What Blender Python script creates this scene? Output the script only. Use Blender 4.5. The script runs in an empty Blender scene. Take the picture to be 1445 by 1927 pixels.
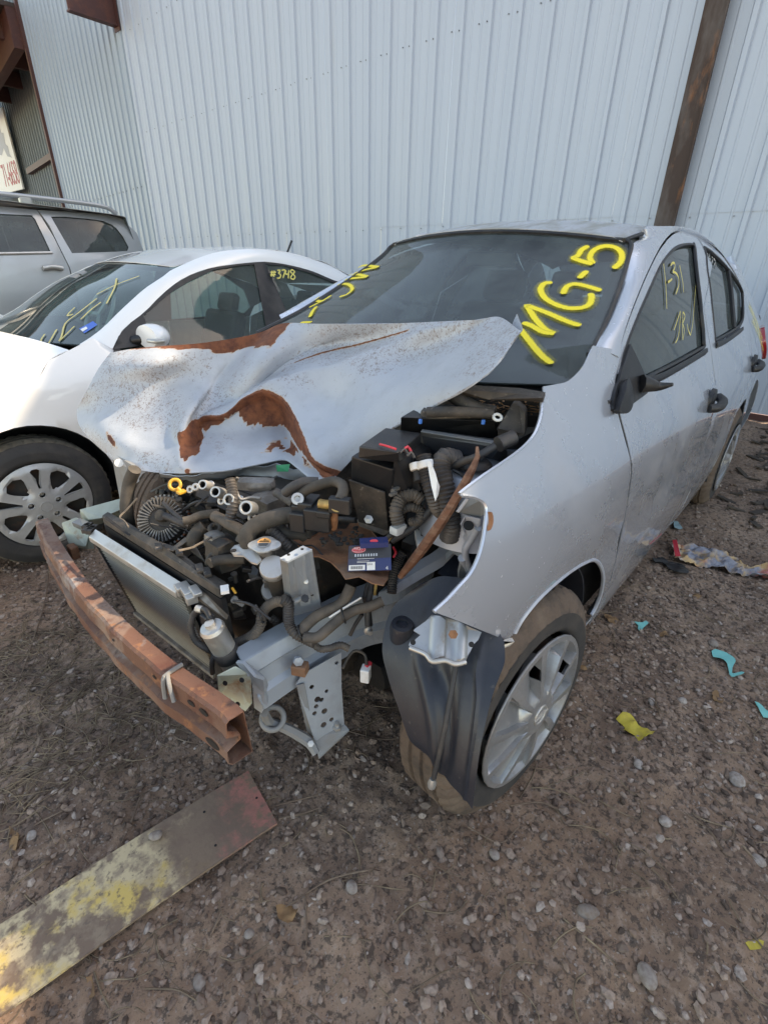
import bpy, math, random
import numpy as np
from mathutils import Vector, Matrix
from mathutils.geometry import delaunay_2d_cdt
random.seed(7); rng = np.random.default_rng(7)
SC = bpy.context.scene; COL = SC.collection

# ------------------------------------------------------------------ camera
FP, YAW, PIT, ROL = 919.39, .722506, .46402, .0223365
CAM = np.array([-.94982, -1.162547, 1.320831])
_cy, _sy, _cp, _sp = math.cos(YAW), math.sin(YAW), math.cos(PIT), math.sin(PIT)
FW = np.array([_cy*_cp, _sy*_cp, -_sp]); _r = np.array([_sy, -_cy, 0.]); _u = np.cross(_r, FW)
RT = math.cos(ROL)*_r + math.sin(ROL)*_u; UP = -math.sin(ROL)*_r + math.cos(ROL)*_u
cd = bpy.data.cameras.new('camera'); cam = bpy.data.objects.new('camera', cd); COL.objects.link(cam)
cd.sensor_fit = 'HORIZONTAL'; cd.sensor_width = 36; cd.lens = 36*FP/1445; cd.clip_start = .05; cd.clip_end = 500
cam.matrix_world = Matrix([[RT[0], UP[0], -FW[0], CAM[0]], [RT[1], UP[1], -FW[1], CAM[1]], [RT[2], UP[2], -FW[2], CAM[2]], [0, 0, 0, 1]])
SC.camera = cam

# ------------------------------------------------------------------ world, sun, exposure
SUN_EL, SUN_AZ = math.radians(42.7), math.radians(-34)      # azimuth measured from +x towards +y
w = bpy.data.worlds.new('World'); SC.world = w; w.use_nodes = True
nt = w.node_tree; bg = nt.nodes['Background']
sky = nt.nodes.new('ShaderNodeTexSky'); sky.sky_type = 'NISHITA'; sky.sun_disc = False
sky.sun_elevation = SUN_EL; sky.sun_rotation = math.pi/2 - SUN_AZ; sky.dust_density = .6; sky.air_density = 1.0; sky.ozone_density = .6
nt.links.new(sky.outputs[0], bg.inputs[0]); bg.inputs[1].default_value = .12
sd = bpy.data.lights.new('sun', 'SUN'); sd.energy = 3.6; sd.angle = math.radians(1.0); sd.color = (1, .955, .89)
sun = bpy.data.objects.new('sun', sd); COL.objects.link(sun)
sdir = Vector((math.cos(SUN_EL)*math.cos(SUN_AZ), math.cos(SUN_EL)*math.sin(SUN_AZ), math.sin(SUN_EL)))
sun.rotation_euler = sdir.to_track_quat('Z', 'Y').to_euler(); sun.location = (20, 0, 25)
vs = SC.view_settings; vs.view_transform = 'Standard'; vs.look = 'None'; vs.gamma = 1; vs.use_curve_mapping = False
vs.exposure = 2.15
try:
    vs.use_white_balance = True; vs.white_balance_temperature = 9300; vs.white_balance_tint = 12
except Exception: pass

# ------------------------------------------------------------------ geometry helpers
def ray(px, py):
    d = FW + RT*(px-722.5)/FP - UP*(py-963.5)/FP
    return d
def hz(px, py, z): d = ray(px, py); return CAM + d*(z-CAM[2])/d[2]
def hy(px, py, y): d = ray(px, py); return CAM + d*(y-CAM[1])/d[1]
def hx(px, py, x): d = ray(px, py); return CAM + d*(x-CAM[0])/d[0]
def hd(px, py, t): return CAM + ray(px, py)*t
def hpl(px, py, p, n):
    d = ray(px, py); p = np.array(p, float); n = np.array(n, float)
    return CAM + d*((p-CAM)@n)/(d@n)
def smoothstep(a, b, x):
    t = np.clip((x-a)/(b-a), 0, 1); return t*t*(3-2*t)
def vnoise(x, y, seed=0):
    r = np.random.default_rng(seed); T = r.random((256, 256))
    xi = np.floor(x).astype(int); yi = np.floor(y).astype(int); fx = x-xi; fy = y-yi
    fx = fx*fx*(3-2*fx); fy = fy*fy*(3-2*fy)
    a = T[xi % 256, yi % 256]; b = T[(xi+1) % 256, yi % 256]; c = T[xi % 256, (yi+1) % 256]; d = T[(xi+1) % 256, (yi+1) % 256]
    return (a*(1-fx)+b*fx)*(1-fy)+(c*(1-fx)+d*fx)*fy-.5
def fbm(x, y, o=4, seed=0):
    return sum(vnoise(x*2**i+17*i, y*2**i+9*i, seed+i)/2**i for i in range(o))
def wloc(o):
    v = np.zeros(3)
    while o is not None: v = v+np.array(o.location); o = o.parent
    return v
def mk(name, V, Fc, mat, parent=None, smooth=False, solid=0, soff=0, bevel=0, attrs=None, ang=None):
    V = np.asarray(V, float).reshape(-1, 3)
    if parent is not None: V = V - wloc(parent)
    me = bpy.data.meshes.new(name)
    if isinstance(Fc, np.ndarray) and Fc.ndim == 2:
        k = Fc.shape[1]; n = len(Fc)
        me.vertices.add(len(V)); me.vertices.foreach_set('co', V.ravel())
        me.loops.add(n*k); me.loops.foreach_set('vertex_index', Fc.ravel().astype(np.int32))
        me.polygons.add(n); me.polygons.foreach_set('loop_start', (np.arange(n)*k).astype(np.int32))
        me.update(calc_edges=True)
    else:
        me.from_pydata([tuple(v) for v in V], [], [tuple(int(i) for i in f) for f in Fc])
    me.polygons.foreach_set('use_smooth', [bool(smooth)]*len(me.polygons))
    if smooth and ang:
        try: me.set_sharp_from_angle(angle=math.radians(ang))
        except Exception: pass
    if attrs:
        for k, a in attrs.items():
            at = me.attributes.new(k, 'FLOAT', 'POINT'); at.data.foreach_set('value', np.asarray(a, float))
    me.materials.append(mat); me.update()
    o = bpy.data.objects.new(name, me); COL.objects.link(o)
    if parent is not None: o.parent = parent
    if solid:
        m = o.modifiers.new('thick', 'SOLIDIFY'); m.thickness = solid; m.offset = soff
        if smooth: m = o.modifiers.new('crisp', 'EDGE_SPLIT'); m.split_angle = math.radians(48)
    if bevel:
        m = o.modifiers.new('bevel', 'BEVEL'); m.width = bevel; m.segments = 2; m.limit_method = 'ANGLE'; m.angle_limit = math.radians(35)
    return o
def tag(o, label=None, cat=None, group=None, kind=None):
    if label: o['label'] = label
    if cat: o['category'] = cat
    if group: o['group'] = group
    if kind: o['kind'] = kind
    return o
def empty(name, loc, label=None, cat=None, group=None):
    o = bpy.data.objects.new(name, None); COL.objects.link(o); o.location = loc; o.empty_display_size = .1
    return tag(o, label, cat, group)
class MB:                                   # collects simple shapes into one mesh
    def __init__(s): s.V = []; s.F = []
    def add(s, V, F):
        n = sum(len(v) for v in s.V); s.V.append(np.asarray(V, float).reshape(-1, 3)); s.F += [tuple(int(i)+n for i in f) for f in F]; return s
    def box(s, c, h, R=None):
        P = np.array([[i, j, k] for i in (-1, 1) for j in (-1, 1) for k in (-1, 1)], float)*np.array(h)
        if R is not None: P = P@np.asarray(R).T
        return s.add(P+np.array(c), [(0, 1, 3, 2), (4, 6, 7, 5), (0, 4, 5, 1), (2, 3, 7, 6), (0, 2, 6, 4), (1, 5, 7, 3)])
    def tube(s, P, r, seg=10, ridge=0, step=None, cap=True):
        V, F = tubegeo(P, r, seg, ridge, step, cap); return s.add(V, F)
    def build(s, name, mat, parent=None, **k): return mk(name, np.concatenate(s.V), s.F, mat, parent, **k)
def spline(P, n=8, closed=False):
    P = [np.asarray(p, float) for p in P]
    segs = []; cur = [P[0]]                 # a repeated point makes a corner
    if closed: P = P+[P[0]]; 
    for a in P[1:]:
        if np.allclose(a, cur[-1], atol=1e-9):
            if len(cur) > 1: segs.append(cur)
            cur = [a]
        else: cur.append(a)
    if len(cur) > 1: segs.append(cur)
    loop = closed and len(segs) == 1
    out = []
    for sg in segs:
        m = len(sg)
        for i in range(m-1):
            p1, p2 = sg[i], sg[i+1]
            p0 = sg[i-1] if i > 0 else (sg[m-2] if loop else 2*p1-p2)
            p3 = sg[i+2] if i+2 < m else (sg[1] if loop else 2*p2-p1)
            for t in np.linspace(0, 1, n, endpoint=False):
                out.append(.5*((2*p1)+(-p0+p2)*t+(2*p0-5*p1+4*p2-p3)*t*t+(-p0+3*p1-3*p2+p3)*t**3))
    if not closed: out.append(segs[-1][-1])
    return np.array(out)
def resample(P, step):
    P = np.asarray(P, float); L = np.r_[0, np.cumsum(np.linalg.norm(np.diff(P, axis=0), axis=1))]
    n = max(2, int(L[-1]/step)+1); t = np.linspace(0, L[-1], n)
    return np.stack([np.interp(t, L, P[:, k]) for k in range(P.shape[1])], 1)
def tubegeo(P, r, seg=10, ridge=0, step=None, cap=True):
    P = np.asarray(P, float)
    C = spline(P, 8) if len(P) > 2 else P
    C = resample(C, step or (ridge*.5 if ridge else max(.006, np.mean(r)*.6)))
    n = len(C); T = np.gradient(C, axis=0); T /= np.linalg.norm(T, axis=1)[:, None]+1e-12
    N = np.zeros_like(C); a = np.array([0, 0, 1.]) if abs(T[0][2]) < .9 else np.array([1., 0, 0])
    N[0] = np.cross(T[0], a); N[0] /= np.linalg.norm(N[0])
    for i in range(1, n):
        v = N[i-1]-T[i]*(N[i-1]@T[i]); N[i] = v/(np.linalg.norm(v)+1e-12)
    B = np.cross(T, N)
    rr = np.interp(np.linspace(0, 1, n), np.linspace(0, 1, len(r)), r) if np.ndim(r) else np.full(n, float(r))
    if ridge: rr = rr*(1+.09*np.where(np.arange(n) % 2 == 0, 1, -1))
    th = np.linspace(0, 2*math.pi, seg, endpoint=False)
    V = (C[:, None]+rr[:, None, None]*(np.cos(th)[None, :, None]*N[:, None]+np.sin(th)[None, :, None]*B[:, None])).reshape(-1, 3)
    F = [(i*seg+j, i*seg+(j+1) % seg, (i+1)*seg+(j+1) % seg, (i+1)*seg+j) for i in range(n-1) for j in range(seg)]
    if cap: F += [tuple(range(seg))[::-1], tuple((n-1)*seg+j for j in range(seg))]
    return V, F
def tube(name, P, r, mat, parent=None, seg=12, ridge=0, step=None, cap=True, **k):
    V, F = tubegeo(P, r, seg, ridge, step, cap); return mk(name, V, F, mat, parent, smooth=True, ang=50, **k)
def basis(ax):
    a = np.array(ax, float); a /= np.linalg.norm(a)
    u = np.cross(a, [0, 0, 1.]) if abs(a[2]) < .9 else np.cross(a, [1., 0, 0]); u /= np.linalg.norm(u)
    return u, np.cross(a, u), a
def lathe(name, prof, c, ax, mat, parent=None, seg=32, smooth=True, rmod=None, ang=40, **k):
    """prof: list of (radius, height along ax)"""
    u, v, a = basis(ax); c = np.array(c, float); V = []
    th = np.linspace(0, 2*math.pi, seg, endpoint=False)
    for i, (r, h) in enumerate(prof):
        R = np.full(seg, r) if rmod is None else rmod(i, r, h, th)
        V.append(c+a*h+R[:, None]*(np.cos(th)[:, None]*u+np.sin(th)[:, None]*v))
    V = np.concatenate(V); n = len(prof)
    F = [(i*seg+j, i*seg+(j+1) % seg, (i+1)*seg+(j+1) % seg, (i+1)*seg+j) for i in range(n-1) for j in range(seg)]
    if prof[0][0] > 1e-6 and k.pop('cap0', True): F.append(tuple(range(seg))[::-1])
    else: k.pop('cap0', None)
    if k.pop('cap1', True) and prof[-1][0] > 1e-6: F.append(tuple((n-1)*seg+j for j in range(seg)))
    return mk(name, V, F, mat, parent, smooth=smooth, ang=ang, **k)
def grid_faces(n, m):
    i = np.arange(n-1)[:, None]*m+np.arange(m-1)[None]; i = i.ravel()
    return np.stack([i, i+1, i+m+1, i+m], 1)
def gridmesh(name, G, mat, parent=None, **k):
    n, m = G.shape[:2]; return mk(name, G.reshape(-1, 3), grid_faces(n, m), mat, parent, smooth=True, **k)
def refine(G, a=6, b=6):
    """Catmull-Rom refine a control grid (n,m,k)"""
    H = np.stack([spline(G[i], b) for i in range(G.shape[0])], 0)
    return np.stack([spline(H[:, j], a) for j in range(H.shape[1])], 1)
def inpoly(Q, P):
    x, y = Q[:, 0], Q[:, 1]; ins = np.zeros(len(Q), bool); n = len(P)
    for i in range(n):
        x1, y1 = P[i]; x2, y2 = P[(i+1) % n]
        if y1 == y2: continue
        c = ((y1 > y) != (y2 > y)) & (x < (x2-x1)*(y-y1)/(y2-y1)+x1); ins ^= c
    return ins
def tri2d(outline, holes=(), sp=.03):
    """triangulate a flat outline with holes and an even grid of inner points"""
    pts = []; ed = []
    for L in [outline]+list(holes):
        b = len(pts); L = [tuple(map(float, q)) for q in L]; pts += L; ed += [(b+i, b+(i+1) % len(L)) for i in range(len(L))]
    O = np.array(outline, float); mn = O.min(0); mx = O.max(0)
    gx, gy = np.meshgrid(np.arange(mn[0]+sp/2, mx[0], sp), np.arange(mn[1]+sp/2, mx[1], sp))
    g = np.stack([gx.ravel(), gy.ravel()], 1)
    if len(g):
        g = g[inpoly(g, O)]
        for h in holes: g = g[~inpoly(g, np.array(h))]
        B = np.array(pts)
        if len(g): g = g[np.array([np.min(((B-q)**2).sum(1)) > (sp*.35)**2 for q in g])]
        pts += [tuple(q) for q in g]
    r = delaunay_2d_cdt([Vector(q) for q in pts], ed, [], 0, 1e-6)
    V = np.array([tuple(v) for v in r[0]]); T = np.array([tuple(f) for f in r[2]])
    c = V[T].mean(1); keep = inpoly(c, O)
    for h in holes: keep &= ~inpoly(c, np.array(h))
    T = T[keep]; a, b, c = V[T[:, 0]], V[T[:, 1]], V[T[:, 2]]
    area = (b[:, 0]-a[:, 0])*(c[:, 1]-a[:, 1])-(b[:, 1]-a[:, 1])*(c[:, 0]-a[:, 0])
    T = T[np.abs(area) > 1e-9]; area = area[np.abs(area) > 1e-9]; T[area < 0] = T[area < 0][:, ::-1]
    return V, T
def circ(cx, cy, r, n=24, ry=None, a0=0): return [(cx+r*math.cos(a0+2*math.pi*i/n), cy+(ry or r)*math.sin(a0+2*math.pi*i/n)) for i in range(n)]
def plate(name, outline, mat, parent, org, u, v, t=.002, holes=(), sp=.05, fn=None, **k):
    """flat (or gently formed) sheet piece in the plane org + a u + b v, thickness t"""
    V, T = tri2d(outline, holes, sp); org = np.array(org, float); u = np.array(u, float); v = np.array(v, float)
    n = np.cross(u, v); n /= np.linalg.norm(n)
    P = org+V[:, :1]*u+V[:, 1:]*v
    if fn is not None: P = P+fn(V)[:, None]*n
    return mk(name, P, T, mat, parent, solid=t, soff=-1, **k)
def pplate(name, pts, zs, mat, parent, t=.003, smooth=False):
    """plate through image-located corner points (px,py,z)"""
    P = np.array([hz(*q) for q in pts]) if zs is None else np.array([hz(q[0], q[1], z) for q, z in zip(pts, zs)])
    c = P.mean(0); U_, S_, Vt = np.linalg.svd(P-c); u, v = Vt[0], Vt[1]
    n = np.cross(u, v)
    if n@(CAM-c) < 0: v = -v
    Q = np.stack([(P-c)@u, (P-c)@v], 1)
    V, T = tri2d(Q, (), 1.0); n = np.cross(u, v)
    # keep the true corner heights: interpolate residual by nearest corner
    res = (P-c)@n; X = c+V[:, :1]*u+V[:, 1:]*v
    idx = np.argmin(((V[:, None]-Q[None])**2).sum(2), 1); X = X+res[idx][:, None]*n
    return mk(name, X, T, mat, parent, solid=t, soff=-1)
def ribbon(name, P, wd, nrm, mat, parent, lift=.002, step=.006, n=8):
    """flat stroke of paint: P 3D polyline, nrm normal(s) of the surface"""
    C = resample(spline(P, n) if len(P) > 2 else np.array(P, float), step); m = len(C)
    T = np.gradient(C, axis=0); T /= np.linalg.norm(T, axis=1)[:, None]+1e-12
    N = np.asarray(nrm, float); N = N/np.linalg.norm(N); S_ = np.cross(T, N); S_ /= np.linalg.norm(S_, axis=1)[:, None]+1e-12
    e = np.minimum(np.arange(m), np.arange(m)[::-1])*step/(wd/2); e = np.sqrt(np.clip(1-(1-np.clip(e, 0, 1))**2, .02, 1))
    cols = np.linspace(-1, 1, 5)
    V = C[:, None]+N*lift+S_[:, None]*cols[None, :, None]*(wd/2*e)[:, None, None]
    ed = np.clip(1-np.abs(cols)[None]*np.ones((m, 1)), 0, 1)*1.0
    ed = np.minimum(ed, np.clip(np.minimum(np.arange(m), np.arange(m)[::-1])*step/(wd/2), 0, 1)[:, None])
    return mk(name, V.reshape(-1, 3), grid_faces(m, 5), mat, parent, smooth=True, attrs={'edge': ed.ravel()})

# ------------------------------------------------------------------ materials
def ramp(nt, fac, stops):
    r = nt.nodes.new('ShaderNodeValToRGB'); e = r.color_ramp.elements
    while len(e) < len(stops): e.new(.5)
    for i, (p, c) in enumerate(stops): e[i].position = p; e[i].color = (*c, 1) if len(c) == 3 else c
    nt.links.new(fac, r.inputs[0]); return r.outputs[0]
def noise(nt, co, scale, detail=5, rough=.55, dist=0):
    n = nt.nodes.new('ShaderNodeTexNoise'); n.inputs['Scale'].default_value = scale; n.inputs['Detail'].default_value = detail
    n.inputs['Roughness'].default_value = rough; n.inputs['Distortion'].default_value = dist
    nt.links.new(co, n.inputs['Vector']); return n.outputs[0]
def mixc(nt, fac, a, b):
    m = nt.nodes.new('ShaderNodeMix'); m.data_type = 'RGBA'
    if hasattr(fac, 'links') or hasattr(fac, 'is_linked'): nt.links.new(fac, m.inputs[0])
    else: m.inputs[0].default_value = fac
    for s, i in ((a, 6), (b, 7)):
        if isinstance(s, tuple): m.inputs[i].default_value = (*s, 1)
        else: nt.links.new(s, m.inputs[i])
    return m.outputs[2]
def math_(nt, op, a, b=0.):
    m = nt.nodes.new('ShaderNodeMath'); m.operation = op
    for s, i in ((a, 0), (b, 1)):
        if isinstance(s, (int, float)): m.inputs[i].default_value = s
        else: nt.links.new(s, m.inputs[i])
    return m.outputs[0]
def M(name, c1, rough=.5, metal=0, layers=(), bump=0, bscale=60, coat=0, spec=.5, rvar=0, rscale=8, stretch=None, alpha=None, trans=0, ior=None, crough=.05):
    """layers: (colour, scale, lo, hi[, strength]) noise-masked dirt / rust / chips laid over c1"""
    m = bpy.data.materials.new(name); m.use_nodes = True; nt = m.node_tree; b = nt.nodes['Principled BSDF']
    g = nt.nodes.new('ShaderNodeNewGeometry'); co = g.outputs['Position']
    if stretch:
        mp = nt.nodes.new('ShaderNodeMapping'); mp.inputs['Scale'].default_value = stretch; nt.links.new(co, mp.inputs[0]); co = mp.outputs[0]
    col = c1; rsock = None
    for L in layers:
        n = noise(nt, co, L[1], 6, .62); s = L[4] if len(L) > 4 else 1
        f = ramp(nt, n, [(L[2], (0, 0, 0)), (L[3], (s, s, s))]); col = mixc(nt, f, col, L[0])
        if len(L) > 5:
            rsock = math_(nt, 'MAXIMUM', rsock, f) if rsock is not None else f
    if isinstance(col, tuple): b.inputs['Base Color'].default_value = (*col, 1)
    else: nt.links.new(col, b.inputs['Base Color'])
    b.inputs['Roughness'].default_value = rough; b.inputs['Metallic'].default_value = metal
    if rvar:
        n = noise(nt, co, rscale, 5); mr = nt.nodes.new('ShaderNodeMapRange'); mr.inputs[1].default_value = .3; mr.inputs[2].default_value = .7
        mr.inputs[3].default_value = max(0, rough-rvar); mr.inputs[4].default_value = min(1, rough+rvar); nt.links.new(n, mr.inputs[0]); nt.links.new(mr.outputs[0], b.inputs['Roughness'])
    if rsock is not None:      # dirt is dull: no metal or gloss there
        nt.links.new(math_(nt, 'MULTIPLY', math_(nt, 'SUBTRACT', 1., rsock), metal), b.inputs['Metallic'])
        if not rvar: nt.links.new(math_(nt, 'ADD', math_(nt, 'MULTIPLY', rsock, .9-rough), rough), b.inputs['Roughness'])
    b.inputs['Coat Weight'].default_value = coat; b.inputs['Coat Roughness'].default_value = crough
    b.inputs['Specular IOR Level'].default_value = spec
    if bump:
        n = noise(nt, co, bscale, 6, .65); bp = nt.nodes.new('ShaderNodeBump'); bp.inputs['Strength'].default_value = bump; bp.inputs['Distance'].default_value = .004
        nt.links.new(n, bp.inputs['Height']); nt.links.new(bp.outputs[0], b.inputs['Normal'])
    if trans: b.inputs['Transmission Weight'].default_value = trans
    if ior: b.inputs['IOR'].default_value = ior
    if alpha is not None: b.inputs['Alpha'].default_value = alpha
    return m
DUST = (.17, .135, .105)
m_silver = M('silver_paint', (.52, .565, .63), .27, .6, [((.33, .31, .3), 3.2, .52, .75, .35, 1), ((.30, .22, .16), 60, .69, .74, .5, 1)], coat=.9, crough=.04, rvar=0)
m_silver_dull = M('silver_paint_dull', (.42, .455, .52), .5, .35, [((.24, .2, .17), 14, .55, .72, .6, 1)], coat=.1)
m_roofdirt = M('roof_paint_dirty', (.40, .43, .46), .5, .3, [((.23, .235, .20), 6, .42, .62, .8, 1), ((.33, .28, .26), 40, .5, .7, .6, 1)], coat=.2, stretch=(1, 2.5, 1))
m_white = M('white_paint', (.80, .80, .79), .22, 0, [((.6, .57, .52), 2.2, .62, .85, .25)], coat=.8)
m_suv = M('grey_paint', (.33, .345, .35), .35, .55, [((.3, .28, .26), 3, .5, .8, .3, 1)], coat=.6)
m_black = M('black_plastic', (.013, .014, .016), .45, 0, [((.12, .105, .09), 9, .5, .8, .35)], bump=.1, bscale=300)
m_dusty = M('dusty_black_plastic', (.022, .022, .022), .7, 0, [(DUST, 11, .38, .68, .55), ((.3, .26, .22), 70, .6, .7, .4)], bump=.15, bscale=150)
m_hose = M('dusty_rubber', (.036, .032, .027), .75, 0, [(DUST, 13, .42, .72, .5)], bump=.15, bscale=160)
m_hosedk = M('dark_rubber', (.028, .028, .03), .6, 0, [(DUST, 13, .5, .75, .45)], bump=.1, bscale=160)
m_loom = M('corrugated_loom', (.026, .026, .029), .62, 0, [(DUST, 15, .4, .7, .55)])
m_tape = M('taped_loom', (.045, .041, .038), .75, 0, [(DUST, 20, .35, .65, .65)], bump=.25, bscale=120)
m_alu = M('cast_aluminium', (.26, .25, .235), .5, .7, [((.08, .066, .053), 16, .38, .62, .85, 1)], bump=.3, bscale=110)
m_alub = M('bright_aluminium', (.50, .49, .465), .4, .7, [((.3, .27, .23), 22, .5, .75, .6, 1)])
m_grime = M('greasy_engine_metal', (.03, .027, .024), .6, .2, [((.10, .08, .062), 18, .45, .7, .7, 1), ((.11, .05, .025), 30, .6, .72, .6, 1)], bump=.4, bscale=90)
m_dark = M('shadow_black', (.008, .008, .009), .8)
m_cabin = M('cabin_trim', (.035, .036, .04), .75, 0, [((.09, .085, .08), 4, .45, .7, .4)], bump=.1, bscale=200)
m_seat = M('seat_cloth', (.10, .10, .105), .9, bump=.2, bscale=300)
m_steel = M('bluegrey_primed_steel', (.32, .365, .41), .5, .25, [((.16, .14, .12), 7, .5, .75, .55, 1), ((.34, .34, .34), 25, .55, .75, .4)], bump=.08, bscale=80)
m_steeld = M('dusty_primed_steel', (.22, .24, .255), .6, .2, [((.2, .165, .13), 8, .4, .7, .75, 1)], bump=.1, bscale=80)
m_green = M('pale_green_primer', (.42, .46, .39), .6, 0, [((.3, .15, .07), 16, .56, .68, .8), ((.2, .17, .13), 9, .5, .8, .5)], bump=.1, bscale=90)
m_rust = M('rusted_steel', (.20, .085, .042), .85, 0, [((.33, .15, .07), 9, .42, .62, .9), ((.085, .034, .022), 14, .5, .68, .85), ((.31, .24, .17), 6, .5, .72, .55)], bump=.35, bscale=120)
m_rustbar = M('rust_flaking_bar', (.14, .066, .044), .7, .1, [((.30, .235, .19), 4.5, .47, .6, .85), ((.10, .034, .022), 9, .48, .6, .9), ((.26, .115, .055), 24, .58, .66, .75), ((.30, .31, .31), 7, .62, .70, .6), ((.05, .03, .025), 70, .6, .68, .6)], bump=.3, bscale=140)
m_tyre = M('tyre_rubber', (.028, .028, .029), .75, 0, [((.10, .085, .072), 7, .45, .7, .5)], bump=.15, bscale=120)
m_mudtyre = M('muddy_tyre_tread', (.112, .080, .060), .95, 0, [((.05, .042, .036), 14, .5, .66, .8), ((.20, .15, .11), 9, .5, .7, .6)], bump=.9, bscale=70)
m_hub = M('silver_hubcap_plastic', (.30, .315, .33), .32, .6, [((.17, .14, .12), 7, .42, .66, .6, 1), ((.20, .17, .15), 60, .55, .7, .4, 1)], coat=.2)
m_hubw = M('worn_hubcap_plastic', (.40, .415, .42), .42, .4, [((.26, .225, .19), 8, .45, .7, .55, 1)], coat=.2)
m_fin = M('condenser_fins', (.06, .056, .05), .75, .3, [((.27, .225, .165), 3, .38, .66, .8, 1)], bump=.2, bscale=200)
m_yel = M('yellow_dipstick_plastic', (.62, .33, .04), .5, 0, [((.2, .14, .08), 40, .5, .7, .5)])
m_orange = M('orange_label', (.80, .36, .10), .5)
m_blk = M('black_print', (.02, .02, .02), .6)
m_whitep = M('white_plastic', (.74, .74, .72), .5, 0, [((.4, .36, .3), 30, .55, .75, .5)])
m_brass = M('brass_fitting', (.50, .33, .12), .45, .7, [((.2, .11, .05), 40, .45, .7, .6, 1)])
m_wood = M('rusty_brown_strip', (.17, .075, .045), .8, 0, [((.30, .19, .13), 20, .45, .65, .6), ((.07, .03, .02), 30, .5, .7, .7)], bump=.5, bscale=60, stretch=(1, 1, 3))
m_leaf = M('dry_leaf', (.23, .13, .06), .8, 0, [((.12, .06, .03), 30, .4, .7, .7)])
m_liner = M('wheel_liner_plastic', (.014, .018, .027), .42, 0, [((.08, .075, .07), 5, .5, .75, .4), ((.2, .18, .15), 60, .64, .72, .35)], bump=.1, bscale=100)
m_bracket = M('galvanised_bracket', (.42, .43, .43), .42, .7, [((.22, .15, .1), 22, .58, .7, .6, 1)])
m_fabric = M('box_navy', (.02, .035, .13), .4, 0, [((.05, .05, .06), 20, .5, .6, .6)])
m_red = M('red_print', (.55, .03, .05), .5)
def glassmat(name, tint, refl=1.0, see=.5, dirt=.12):
    m = bpy.data.materials.new(name); m.use_nodes = True; nt = m.node_tree; nt.nodes.clear()
    out = nt.nodes.new('ShaderNodeOutputMaterial'); tr = nt.nodes.new('ShaderNodeBsdfTransparent'); tr.inputs[0].default_value = (*tint, 1)
    gl = nt.nodes.new('ShaderNodeBsdfGlossy'); gl.inputs['Roughness'].default_value = .03; gl.inputs[0].default_value = (refl, refl, refl, 1)
    df = nt.nodes.new('ShaderNodeBsdfDiffuse'); df.inputs[0].default_value = (.20, .25, .245, 1)
    g = nt.nodes.new('ShaderNodeNewGeometry'); dt = nt.nodes.new('ShaderNodeVectorMath'); dt.operation = 'DOT_PRODUCT'
    nt.links.new(g.outputs['Normal'], dt.inputs[0]); nt.links.new(g.outputs['Incoming'], dt.inputs[1])
    cc = math_(nt, 'SUBTRACT', 1., math_(nt, 'ABSOLUTE', dt.outputs['Value'])); fr = math_(nt, 'ADD', math_(nt, 'MULTIPLY', math_(nt, 'POWER', cc, 5.), .93), .045)   # Schlick reflectance, same from either side
    mx = nt.nodes.new('ShaderNodeMixShader'); nt.links.new(fr, mx.inputs[0]); nt.links.new(tr.outputs[0], mx.inputs[1]); nt.links.new(gl.outputs[0], mx.inputs[2])
    n1 = noise(nt, g.outputs['Position'], 5, 6, .7)
    f = ramp(nt, n1, [(.35, (dirt*.35,)*3), (.75, (dirt*1.5,)*3)])
    m2 = nt.nodes.new('ShaderNodeMixShader'); nt.links.new(f, m2.inputs[0]); nt.links.new(mx.outputs[0], m2.inputs[1]); nt.links.new(df.outputs[0], m2.inputs[2])
    nt.links.new(m2.outputs[0], out.inputs[0]); return m
m_glass = glassmat('windscreen_glass', (.30, .40, .39), 1, dirt=.24)
m_glasst = glassmat('tinted_side_glass', (.16, .165, .17), 1, dirt=.22)
m_glassw = glassmat('green_tint_glass', (.46, .60, .56), 1, dirt=.20)  # raised dirt share: pale bluish diffuse haze standing in for reflected sky
def paintstroke(name, col):
    m = bpy.data.materials.new(name); m.use_nodes = True; nt = m.node_tree; b = nt.nodes['Principled BSDF']
    b.inputs['Base Color'].default_value = (*col, 1); b.inputs['Roughness'].default_value = .45
    a = nt.nodes.new('ShaderNodeAttribute'); a.attribute_name = 'edge'; g = nt.nodes.new('ShaderNodeNewGeometry')
    n = noise(nt, g.outputs['Position'], 420, 2); s = math_(nt, 'ADD', a.outputs['Fac'], math_(nt, 'MULTIPLY', math_(nt, 'SUBTRACT', n, .5), .9))
    f = ramp(nt, s, [(.12, (0, 0, 0)), (.42, (1, 1, 1))]); nt.links.new(f, b.inputs['Alpha']); return m
m_spray = paintstroke('yellow_spray_paint', (.86, .67, .02))
m_spray2 = paintstroke('yellow_marker', (.72, .62, .16))
def halo(name, col):
    m = bpy.data.materials.new(name); m.use_nodes = True; nt = m.node_tree; b = nt.nodes['Principled BSDF']
    b.inputs['Base Color'].default_value = (*col, 1); b.inputs['Roughness'].default_value = .6
    a = nt.nodes.new('ShaderNodeAttribute'); a.attribute_name = 'edge'
    f = ramp(nt, a.outputs['Fac'], [(.0, (0, 0, 0)), (1., (.42, .42, .42))]); nt.links.new(f, b.inputs['Alpha']); return m
m_halo = halo('yellow_overspray', (.75, .64, .05))

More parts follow.
